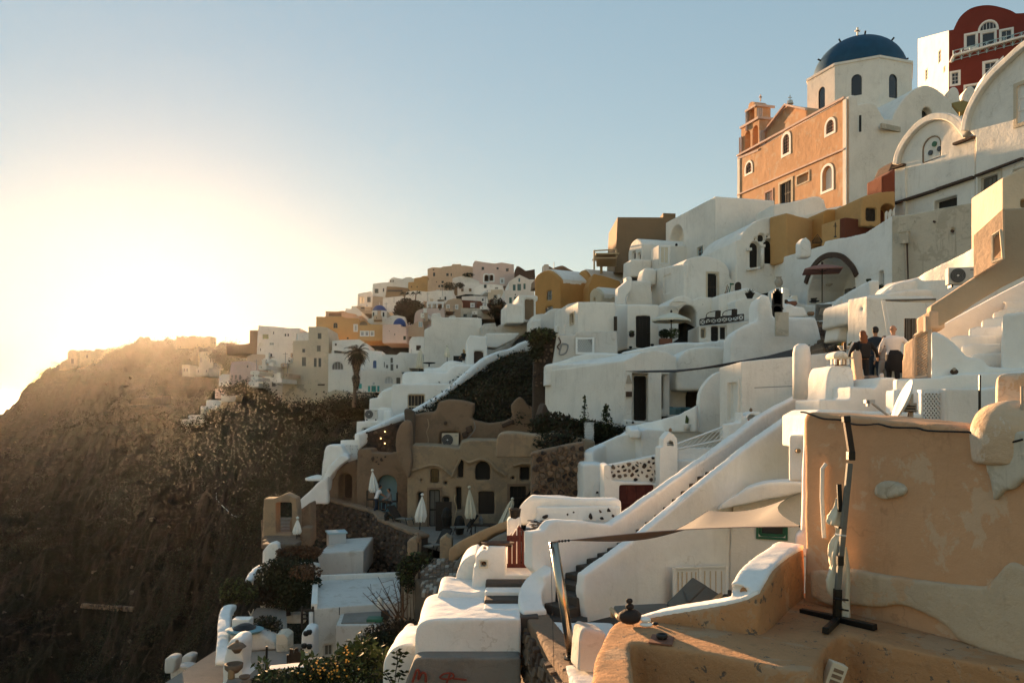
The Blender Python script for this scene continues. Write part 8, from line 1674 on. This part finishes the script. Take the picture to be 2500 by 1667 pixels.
for i,(x0,y0,x1,y1,lab) in enumerate(((490,895,590,980,'pink stepped block at the top of the cascading white terraces'),(548,940,700,1010,'white flat terrace, second from the top of the cascade'),(405,1005,550,1070,'white terrace house with a small arch in the middle of the cascade'),(352,1062,520,1160,'white arcaded house with two arches low in the cascade'),(235,1150,440,1215,'white terrace near the bottom of the cascade'),(165,1190,380,1240,'lowest white terrace of the cascade at the cliff edge'))):
 vf_(lab, 104-i*1.5, [(x0,y1+10),(x0,y0+6),(x0+10,y0),(x1-40,y0),(x1,y0+15),(x1-20,y1+10)], 'palepink' if i==0 else 'white', ([('n',360,1085,395,1150,dict(a=1,dp=.8)),('n',402,1085,440,1150,dict(a=1,dp=.8)),('k',450,1105,470,1135,dict(dp=.2))] if i==3 else [('n',555,1020,590,1050,dict(a=1,dp=.5))] if i==7 else []), th=3, ph=3)
for i,(x0,y0,x1,y1,lab) in enumerate(((175,665,245,760,'small bleached house at the left of the backlit cluster'),(335,540,470,690,'domed pale house in the sun glare of the backlit cluster'),(310,690,430,760,'flat house with a dark loggia in the backlit cluster'),(120,385,300,440,'ruined fortress walls on the ridge under the sun'),(300,390,445,440,'broken fortress bastion on the ridge right of the sun'),(600,458,680,490,'small square hut on the saddle beyond the village'))):
 Yv = (210,215,205,398,396,240)[i]; yq = y1+(70 if i in (3,4) else 15); bx = [(x0,yq),(x0,y0+5)]+([(x0+(x1-x0)*k/6, y0+(6,22,4,30,12)[k%5]) for k in range(1,6)] if i in (3,4) else [((x0+x1)/2,y0)] )+[(x1,y0+6),(x1,yq)]
 vf_(lab, Yv, bx, 'mud' if i > 2 else 'cream', K(*(((x0+12,y0+(y1-y0)*.4,x0+24,y0+(y1-y0)*.7),(x1-30,y0+(y1-y0)*.4,x1-18,y0+(y1-y0)*.7)) if i < 3 else ()), c='stone'), th=8, ph=0, name='ruin' if i in (3,4) else 'house', cat='ruin' if i in (3,4) else 'house')
fr('Q')
rn = vf_('ruined chapel with a small dome on the far left ridge', 400, [(235,330),(240,300),(268,285),(268,265)]+arc(287,265,19,16)[1:]+[(307,262),(310,320)], 'oldhouse', K((280,285,292,305),c='stone'), ph=0, name='ruin', cat='ruin')
vf_('low ruined walls with battlements right of the domed ruin', 402, [(305,330),(310,258),(320,250),(328,256),(335,248),(345,256),(355,250),(370,258),(378,246),(395,246),(410,256),(425,242),(438,256),(445,300),(445,330)], 'oldhouse', K((415,262,425,276),(340,270,348,282),c='stone'), ph=0, name='ruin', cat='ruin')
vf_('pale strip of wall ruins on the sunny scree below the ridge', 300, [(515,465),(520,448),(550,440),(590,444),(640,430),(640,462)], 'mud', ph=0, name='ruin', cat='ruin')
# palm tree
fr('O')
pt = thing('palm_tree', 'tall shaggy palm with drooping fronds in front of the white village houses', 'palm', P(1820,1065,84))
tp = P(1850,560,84); MB().tube([P(1820,1075,84),P(1828,900,84),P(1840,740,84),tp], [.2,.18,.16,.18], 10).obj('trunk', 'stonebrown', pt)
rgp = np.random.default_rng(3)
for (z0,z1,r0,n) in ((780,900,.4,400),(620,760,.5,500)):
 k = rgp.random(n); a = rgp.random(n)*6.283; c = np.array([list(P(1845-(z0-500)*.02,z0+(z1-z0)*q,84)) for q in k]); rr = r0*(.35+.65*(1-k)); c[:,0] += np.cos(a)*rr; c[:,1] += np.sin(a)*rr
 leafmesh('dead_fronds', c, np.stack([np.cos(a)*.12,np.sin(a)*.12,np.full(n,-.28)],1), np.stack([-np.sin(a)*.06,np.cos(a)*.06,np.zeros(n)],1), ['leafdry','stonebrown'], pt, 'stuff')
for k in range(64):
 a = k*2.399; el = 1.25-2.0*(k/64); L = 1.35+rg.uniform(-.2,.3); d = Vector((math.cos(a)*math.cos(el), math.sin(a)*math.cos(el), math.sin(el))); pts = []
 p = tp.copy(); v_ = d.copy()
 for j in range(7): pts.append(p.copy()); p = p+v_*(L/6); v_ = (v_+Vector((0,0,-.17-.05*j))).normalized()
 mb = MB(); mb.tube(pts, [.03,.028,.025,.02,.015,.01,.006], 4)
 for j in range(2,7):
  dd_ = (pts[j]-pts[j-1]).normalized(); sd_2 = dd_.cross(Vector((0,0,1))).normalized()
  for s_ in (-1,1):
   for m_ in range(3):
    q = pts[j-1].lerp(pts[j],m_/3); e = q+(sd_2*s_*.24+dd_*.2+Vector((0,0,-.10)))*(1.35-.12*abs(j-4)); w2 = dd_*.035; mb.add([q-w2,q+w2,e], [(0,1,2)])
 mb.obj('frond', 'leafdark' if el > -.2 else 'leafdry', pt)
# village greenery
fr('N')
tv = thing('bush', 'big dusty bush spilling between the far village houses', 'bush', P(560,700,112))
for (x,y,rx,rz,n) in ((560,610,3.6,3.0,2400),(600,660,3.2,2.6,2000),(520,650,2.6,2.6,1400),(640,580,2.6,1.6,900)): leafball(tv, P(x,y,112), rx*.5,1,rz*.55, n, .16, ['leafolive','leafdry','leafdark'], name='foliage')
for (x,y,lab) in ((545,470,'left of two small palms above the village bush'),(650,462,'right of two small palms above the village bush')):
 sp_ = thing('palm_tree', lab, 'palm', P(x,540,114)); MB().tube([P(x-8,540,114),P(x,y,114)], .09, 6).obj('trunk', 'stonebrown', sp_)
 for k in range(14): a = k*2.4; q = P(x,y,114); e = q+Vector((math.cos(a)*.9,math.sin(a)*.7,.3-.7*rg.random())); mid_ = q.lerp(e,.5)+Vector((0,0,.28)); MB().add([q-Vector((0,0,.08)),mid_+Vector((.05,0,-.08)),e,mid_+Vector((0,0,.08))], [(0,1,2,3)]).obj('frond', 'leafolive', sp_)
for i,(x,y,Y,rx,rz,n,lab) in enumerate(((970,390,134,2.4,1.5,700,'dark creeper over the brown door in the mid village'),(1070,380,134,1.6,1.0,400,'small creeper right of the brown door in the mid village'),(1420,600,114,3.0,3.2,1500,'dark bush growing down beside the red-brown house'),(1150,280,146,2.2,.8,400,'dark shrub on the roof below the pink house'))):
 b_ = thing('bush', lab, 'bush', P(x,y+30,Y)); leafball(b_, P(x,y,Y), rx*.5,.8,rz*.5, n, .14, ['leafdark','leafdry'], name='foliage')
# people and parasols on the white terrace
cparasol('closed tan parasol, left one before the broad white wall', P(685,1205,66), P(692,990,66), .38, 'canvas', .15)
cparasol('closed grey-tan parasol right of the tan one, before the broad white wall', P(948,1110,64), P(948,958,64), .28, 'canvas', .3)
person('woman with long blond hair sitting on the white terrace by the brown door', P(1105,1140,62.5), 1.6, face=(-.6,.6), top='cloth_black', trousers='stone', hair='hairblond', hairlen=3, sit=True, arms=((-.05,.12,-.2),(.05,.12,-.22)), sleeves=False)
ch_ = thing('chair', 'dark chair beside the seated woman with blond hair', 'chair', P(1050,1135,62.6)); MB().box(P(1050,1090,62.6), .35,.05,.3).obj('backrest', 'blackwood', ch_); MB().box(P(1055,1118,62.6), .3,.3,.04).obj('seat', 'blackwood', ch_)
for x in (1030,1072): MB().tube([P(x,1136,62.5),P(x,1100,62.5)], .03, 4).obj('leg', 'blackwood', ch_)
q = P(775,1140,65); dg_ = thing('table', 'dark round table with clutter left of the closed grey-tan parasol', 'table', P(775,1155,65)); MB().lathe(P(775,1130,65), [(.1,0),(.5,.05),(.5,.12),(.1,.12)], 12).obj('top', 'blackwood', dg_); MB().tube([P(775,1155,65),P(775,1130,65)], .06, 6).obj('leg', 'blackwood', dg_)
# the ivy-topped pillar, mural wall, dark bank and plants
fr('D')
ip = facade('stone_pillar', 'tall dark rubble pillar with ivy on top at the left of the white houses', 'pillar', (5,47.5,0), smo([(0,860),(5,600),(8,400),(20,260),(45,215),(100,200),(185,208)],2)+[(190,300),(175,380),(150,430),(95,440),(90,600),(110,640),(125,800),(150,860)], 1.6, 'darkmortar', mode=2)
stones(ip, [(12,600),(15,300),(50,230),(180,218),(170,380),(90,430),(85,600)], (5,47.35,0), .24, ['stone','stonebrown','stoneblack'], .06, 14, gap=.05)
leafball(ip, P(60,220,47.3), 1.0,.5,.5, 900, .12, ['leaf','leafolive'], name='ivy'); leafball(ip, P(30,300,47.2), .5,.4,.9, 500, .12, ['leafolive','leafdark'], name='ivy')
mw = facade('peeling_wall', 'cracked white wall with a grey painted emblem right of the ivy pillar', 'wall', (185,47,0), [(150,450),(185,210),(325,212),(335,380),(250,400),(190,430)], .5, 'whiteold', mode=1)
MB().tube([P(x,y,46.9) for x,y in smo([(225,280),(270,290),(255,350),(205,360),(225,280)],3)], .05, 5).obj('painted_mark', 'grey', mw); MB().tube([P(x,y,46.9) for x,y in smo([(200,230),(215,270),(190,300),(210,330)],3)], .04, 5).obj('crack', 'stone', mw)
bk = facade('stone_bank', 'dark overgrown stone bank under the long white side wall', 'bank', (60,36.5,4), [(50,1120),(55,850),(95,720),(130,800),(160,870),(250,905),(400,915),(700,918),(700,1120)], 2.5, 'darkmortar', mode=2)
stones(bk, [(400,1010),(400,925),(690,925),(690,1000)], (60,36.3,4), .22, ['stonebrown','stone'], .05, 15, gap=.05)
leafball(bk, P(300,940,36.2), 1.9,.5,.55, 2600, .10, ['leafdark','leafdry','leafdark'], name='ivy'); leafball(bk, P(150,900,36.2), 1.1,.5,.6, 1200, .10, ['leafdark','leafdry'], name='ivy'); leafball(bk, P(600,960,36), 1.2,.4,.4, 700, .09, ['leafdark'], name='ivy')
for (x,y0,y1,w2,n,lab) in ((398,880,670,.28,60,'tall thin flowering stalk against the long white side wall'),(565,925,735,.55,260,'leafy tall weed against the long white side wall, right of the thin stalk')):
 t_ = thing('plant', lab, 'plant', P(x,y0,35.8)); h_ = ZZ(y1,35.8)-ZZ(y0,35.8); MB().tube([P(x,y0,35.8),P(x,y1,35.8)], .02, 5).obj('stem', 'leafdark', t_)
 for k in range(7): z = y0+(y1-y0)*(k+1)/8; s_ = (1-(k+1)/9)*w2; leafball(t_, P(x,z,35.8), s_,.2,.12, n//7+6, .07, ['leafdark','leaf'], name='foliage')
tp_ = thing('trellis_planter', 'white trellis planter box on the dark overgrown bank', 'planter', P(435,1030,35.6)); a = P(397,880,35.6); b_ = P(472,1030,35.6)
MB().box((a+b_)/2+Vector((0,.3,0)), (b_.x-a.x)/2,.2,(a.z-b_.z)/2).obj('box', 'greywood', tp_)
for i in range(9):
 for sg in (1,-1):
  pts = [(397+i*9+sg*(k*4-30), 880+k*10) for k in range(16)]; pts = [q for q in pts if 397 <= q[0] <= 472]
  if len(pts) > 1: MB().tube([P(*pts[0],35.55),P(*pts[-1],35.55)], .015, 4).obj('slat', 'whitepaint', tp_)
for i,(x,y,Y,rx,n) in enumerate(((205,1010,33.5,.9,240),(110,1030,32.5,.6,160),(275,1000,34,.7,200))):
 b_ = thing('shrub', ('thorny shrub on the mud ledge behind the brown stone wall','small dry shrub at the left end of the mud ledge','low shrub at the foot of the trellis planter')[i], 'shrub', P(x,y+40,Y)); leafball(b_, P(x,y,Y), rx,.4,.5, n, .10, ['leafdark','leafdry'], name='foliage')
 for k in range(6): MB().tube([P(x,y+40,Y),P(x+rg.uniform(-60,60),y-rg.uniform(0,50),Y)], .015, 4).obj('twig', 'darkwood', b_)
facade('mud_ledge', 'pale rounded mud ledge between the old house roof and the brown stone wall', 'ledge', (-220,34,0), smo([(-280,1150),(-275,1010),(-240,965),(-150,960),(0,975),(120,970),(250,975),(380,1010),(480,1020)],2)+[(480,1150)], 3, 'oldhouse', mode=2)
bsw = facade('stone_wall', 'big brown stone-and-mortar wall at the centre beside the white buttress', 'wall', (0,30,0), [(-12,1500),(-8,1125),(60,1100),(200,1070),(330,1045),(395,1030),(405,1500)], .6, 'mortar', mode=1)
stones(bsw, [(8,1490),(8,1130),(60,1110),(390,1042),(390,1490)], (0,29.95,0), .23, ['stonebrown','mud','stonebrown','stone','stoneblack'], .10, 6, gap=.03, asp=1.25)
pathwall(0,0,0, [(-12,1118,30),(60,1095,30),(200,1063,30),(330,1038,30),(400,1024,30)], .65, 'mud', drop=.16, mode=2, root=bsw, pname='coping')
# rocky slope patch and scrub
fr('M')
def loft(name, rows, n, mat, amp):
 R_ = [smo([tuple(P(*q)) for q in r], n) for r in rows]; k = len(R_[0]); cols = [smo([R_[j][i] for j in range(len(R_))], n) for i in range(k)]
 a = np.array(cols).transpose(1,0,2).copy()
 for j in range(a.shape[0]):
  for i in range(a.shape[1]):
   p = Vector(a[j,i]); a[j,i,2] += noise.fractal(p/3, 1, 2.1, 5)*amp; a[j,i,1] += noise.fractal(p/1.2+Vector((5,5,5)), 1, 2.1, 4)*amp*.8
 return gridobj(name, a, mat), a
rs_, ra = loft('rocky_slope', [[(1180,560,51),(1350,580,51),(1600,600,51),(1900,600,50.5),(2200,640,49)],[(1250,520,54),(1420,430,54),(1650,400,54),(1900,420,53),(2200,450,51)],[(1320,460,57),(1490,340,57),(1680,260,57),(1950,230,56),(2200,250,54)],[(1380,400,60),(1550,250,60),(1740,140,61),(1950,90,60),(2200,90,57)],[(1410,380,64),(1570,225,64),(1760,120,65),(1960,70,64),(2220,80,60)]], 9, 'earth', .5)
tag(rs_, 'dark scrubby rock slope between the ramp and the brown ruin wall', kind='structure')
rg2 = np.random.default_rng(11)
def scatter(name, pts_, n, cl, spread, ls, mats, seed, zf=.5):
 r = np.random.default_rng(seed); idx = r.integers(0, len(pts_), n); c = pts_[idx]+r.normal(size=(n,3))*.15; sz = (.5+r.random(n))[:,None,None]
 if np.ndim(spread): sp = spread[idx][:,None,None]; lz = ls[idx][:,None]
 else: sp = spread; lz = ls
 d = r.normal(size=(n,cl,3)); d[:,:,2] = np.abs(d[:,:,2])*zf; p = (c[:,None,:]+d*sp*sz*.5).reshape(-1,3)
 a = r.normal(size=(n*cl,3)); a /= np.linalg.norm(a,axis=1)[:,None]; b = np.cross(a, r.normal(size=(n*cl,3))); b /= np.linalg.norm(b,axis=1)[:,None]
 L = (np.broadcast_to(lz, (n,cl)).reshape(-1) if np.ndim(spread) else np.full(n*cl, lz))*(.5+r.random(n*cl))
 o = leafmesh(name, p, a*L[:,None], b*L[:,None]*.5, mats, None, 'stuff'); return o
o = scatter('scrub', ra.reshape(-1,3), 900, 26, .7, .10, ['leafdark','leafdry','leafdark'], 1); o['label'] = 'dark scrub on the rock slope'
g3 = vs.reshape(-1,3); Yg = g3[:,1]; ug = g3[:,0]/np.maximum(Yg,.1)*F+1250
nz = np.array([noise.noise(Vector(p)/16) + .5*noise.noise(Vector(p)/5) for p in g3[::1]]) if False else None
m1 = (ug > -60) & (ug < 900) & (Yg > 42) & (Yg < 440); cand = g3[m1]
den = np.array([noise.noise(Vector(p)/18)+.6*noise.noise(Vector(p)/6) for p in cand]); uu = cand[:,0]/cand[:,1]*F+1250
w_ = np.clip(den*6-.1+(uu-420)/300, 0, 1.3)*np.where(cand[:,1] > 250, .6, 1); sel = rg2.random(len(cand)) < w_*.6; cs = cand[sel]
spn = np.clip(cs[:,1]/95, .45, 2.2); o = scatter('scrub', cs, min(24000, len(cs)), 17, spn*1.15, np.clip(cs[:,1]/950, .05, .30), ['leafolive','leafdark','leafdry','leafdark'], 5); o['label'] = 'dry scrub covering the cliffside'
rkp = cand[(cand[:,1] > 110) & (den < -.1)]; mb = MB(); rr3 = random.Random(8)
for p in rkp[rg2.integers(0,len(rkp),160)]:
 s_ = rr3.uniform(.15,.55)*min(2.2,p[1]/130); q = Vector(p); ax = [Vector((rr3.gauss(0,1),rr3.gauss(0,1),rr3.gauss(0,.5))).normalized() for _ in range(2)]; bx = ax[0].cross(ax[1]).normalized(); mb.box(q, s_,s_*.6,s_*.5,(ax[0],bx,ax[0].cross(bx)))
plain('limestone', (.10,.08,.06), .95, .4, scale=1, bump=.6)
o = mb.obj('boulders', 'limestone'); tag(o, 'pale boulders scattered on the far slope', kind='stuff')
fr('O'); bp_l = []
for (xa,ya,xb,yb,Yb,n_) in ((780,900,1000,1030,97,60),(940,1010,1140,1140,96,60),(1120,1130,1600,1120,93,150),(1560,1095,2010,1060,86,130),(150,1270,420,1245,97,30),(400,1220,560,1150,98,25),(600,950,800,900,97,40),(470,560,640,700,160,70)):
 for k in range(n_): t_ = rr3.random(); bp_l.append(tuple(P(xa+(xb-xa)*t_, ya+(yb-ya)*t_+rr3.uniform(-6,30), Yb)))
bp_l = np.array(bp_l); o = scatter('scrub', bp_l, 620, 70, np.full(len(bp_l),1.3), np.full(len(bp_l),.13), ['leafolive','leafdark','leafdry'], 21, .7); o['label'] = 'bushes along the foot of the village walls'
fr('S')
# loose white pipe on the slope
fr('L'); MB().tube([land(x,y,.08) for x,y in ((88,115),(88,160),(130,210),(215,290),(260,303))], .06, 5).obj('pipe', 'lightgrey', thing('pipe', 'crooked white pipe lying on the dark bushy slope', 'pipe', land(215,300)))
# ================================================================ the group of people
fr('X')
def PXx(x, Y, z): q = P(x,0,Y); q.z = z; return q
def tied(t_, p):
 mb = MB(); vs_ = []; n = 16
 for i,(z,rx,ry) in enumerate(((.60,.10,.075),(.52,.115,.085),(.42,.13,.09),(.33,.135,.08),(.27,.10,.06))):
  for k in range(n): a = 2*math.pi*k/n; w3 = 1+.12*math.sin(3*a+i); vs_.append(p(rx*w3*math.cos(a)+(.035*i if math.cos(a)>0.4 else 0), ry*w3*math.sin(a), z-(.05 if math.cos(a)>.5 and i>2 else 0)))
 mb.add(vs_, [(i*n+k,i*n+(k+1)%n,(i+1)*n+(k+1)%n,(i+1)*n+k) for i in range(4) for k in range(n)]+[tuple(range(n))]).obj('tied_jacket', 'cloth_black', t_, smooth=True)
 skin('sleeve', [p(.1,-.05,.5),p(.17,-.05,.36),p(.2,-.04,.24)], [(0,1),(1,2)], [.04,.05,.03], 'cloth_black', t_)
def pack(t_, p): o = MB().box(p(0,-.10,.66), .14,.08,.2).obj('backpack', 'cloth_black', t_); bev(o,.05,3); MB().tube([p(-.08,-.03,.82),p(-.085,.06,.78)], .015, 5).obj('strap', 'cloth_black', t_)
def glasses(t_, p): MB().tube([p(-.045,0,.965),p(0,-.02,.97),p(.045,0,.965)], .008, 5).obj('sunglasses', 'grey', t_)
def ears(t_, p):
 for s_ in (-1,1): MB().lathe(p(s_*.047,-.005,.915), [(.008,0),(.014,.02),(.012,.05),(.004,.06)], 8).obj('ear', 'skin', t_)
person('bald man in a white long-sleeved shirt with a black jacket tied round his waist', PXx(850,22.8,.62), 1.80, face=(.12,1), top='cloth_white', trousers='cloth_black', bald=True, arms=((-.03,.14,-.22),(.16,.10,-.20)), width=1.22, extra=lambda t_,p: (tied(t_,p), ears(t_,p)), stride=.06)
person('man in a dark shirt with sunglasses pushed up on his short dark hair', PXx(645,24.2,.68), 1.84, face=(.35,1), top='cloth_navy', trousers='cloth_navy', hair='hairdark', arms=((-.04,.12,-.28),(.05,.1,-.28)), width=1.1, extra=glasses, stride=.1, shoes='leaf')
person('woman with long red-brown hair and a black jacket and backpack, nearest in the group', PXx(500,22.0,.52), 1.66, face=(.1,1), top='cloth_black', trousers='cloth_black', hair='hairred', hairlen=5, arms=((-.10,.0,-.27),(.12,.02,-.25)), width=1.15, extra=pack, stride=.16)
person('child with light brown hair in a grey top, mostly hidden behind the bald man', PXx(748,23.8,.68), 1.52, face=(0,1), top='cloth_grey', trousers='cloth_grey', hair='hairred', hairlen=3, arms=((-.06,.05,-.3),(.05,.05,-.3)), shoes='cloth_white')
bg_ = thing('bag', 'white carrier bag hanging at knee height between the walkers', 'bag', PXx(715,22.5,.62)); o = MB().add([PXx(690,22.4,1.02),PXx(740,22.4,1.04),PXx(748,22.4,.68),PXx(680,22.4,.66),PXx(690,22.6,1.02),PXx(740,22.6,1.04),PXx(748,22.6,.68),PXx(680,22.6,.66)], [(0,1,2,3),(4,7,6,5),(0,4,5,1),(1,5,6,2),(2,6,7,3),(3,7,4,0)]).obj('body', 'cloth_white', bg_); bev(o,.05,3)
# small filler rooms, chimneys and aerials packed between the named houses of the far village
rf = random.Random(77); used_l = set()
for (fx,x0,x1,y0,y1,Ya,Yb,n_,zn) in (('N',640,1480,400,700,138,104,13,('high up under the pink house','in the crowded middle of the far village','just above the broad blank white wall')),('N',150,520,500,680,138,112,5,('below the left skyline','by the far blue dome','by the far blue dome')),('O',900,1260,480,820,106,98,7,('left of the cream tower','beside the drum-shaped house','low beside the drum-shaped house')),('O',640,980,640,860,99,97,4,('above the cascading terraces','by the pinkish house','under the pinkish house'))):
 fr(fx)
 for k in range(n_):
  ty = (k+.5)/n_; y = y0+(y1-y0)*ty; x = rf.uniform(x0,x1); Y = Ya+(Yb-Ya)*ty-7; w3 = rf.uniform(40,85); h3 = rf.uniform(30,48); z = zn[min(2,int(ty*3))]
  while True:
   m_ = rf.choice(['white','white','whiteold','cream','beige']); rd = rf.random() < .4; wc = rf.choice(['glass','greywood','bluepaint'])
   lb_ = 'tiny %s %s house with a %s window %s' % (dict(white='white',whiteold='off-white',cream='cream',beige='tan')[m_], 'round-topped' if rd else 'flat-roofed', dict(glass='dark',greywood='grey',bluepaint='blue')[wc], z)
   if lb_ not in used_l: used_l.add(lb_); break
  top_ = arc(x+w3/2, y+h3*.3, w3/2, h3*.3, 180, 0, 8) if rd else [(x,y+rf.uniform(0,6)),(x+w3,y+rf.uniform(0,6))]
  facade('house', lb_, 'house', (x,Y,rf.uniform(-5,12)), [(x,y+h3)]+top_+[(x+w3,y+h3)], 5, m_, K((x+w3*.3,y+h3*.4,x+w3*.3+9,y+h3*.4+14),c=wc), mode=0, group='tiny plain houses of the far village')
  q = P(x+w3*.7, y+2, Y+1.5); sl_ = lb_.replace('tiny ','').split(' house with')[0]+' house '+z
  if k%2 == 0: MB().box(q+Vector((0,0,.2)), .2,.2,.35).box(q+Vector((0,0,.58)), .26,.25,.05).obj('stack', m_, thing('chimney', 'chimney of the '+sl_, 'chimney', q, 'tiny chimneys of the far village'))
  else: MB().tube([q,q+Vector((0,0,1.3))], .03, 4).tube([q+Vector((-.3,0,1.1)),q+Vector((.3,0,1.1))], .02, 4).obj('rod', 'grey', thing('antenna', 'antenna on the '+sl_, 'antenna', q, 'roof antennas of the far village'))
# ---------------------------------------------------------------- the air
mh = bpy.data.materials.new('air'); mh.use_nodes = True; th_ = mh.node_tree; th_.nodes.clear()
pv = th_.nodes.new('ShaderNodeVolumePrincipled'); ov = th_.nodes.new('ShaderNodeOutputMaterial'); th_.links.new(pv.outputs[0], ov.inputs['Volume'])
pv.inputs['Color'].default_value = (.97,.95,.92,1); pv.inputs['Density'].default_value = .000035; pv.inputs['Anisotropy'].default_value = .82
MAT['air'] = mh
hz = MB().box((0, 4800, -27), 12000, 5200, 85).obj('haze', 'air'); hz['kind'] = 'stuff'
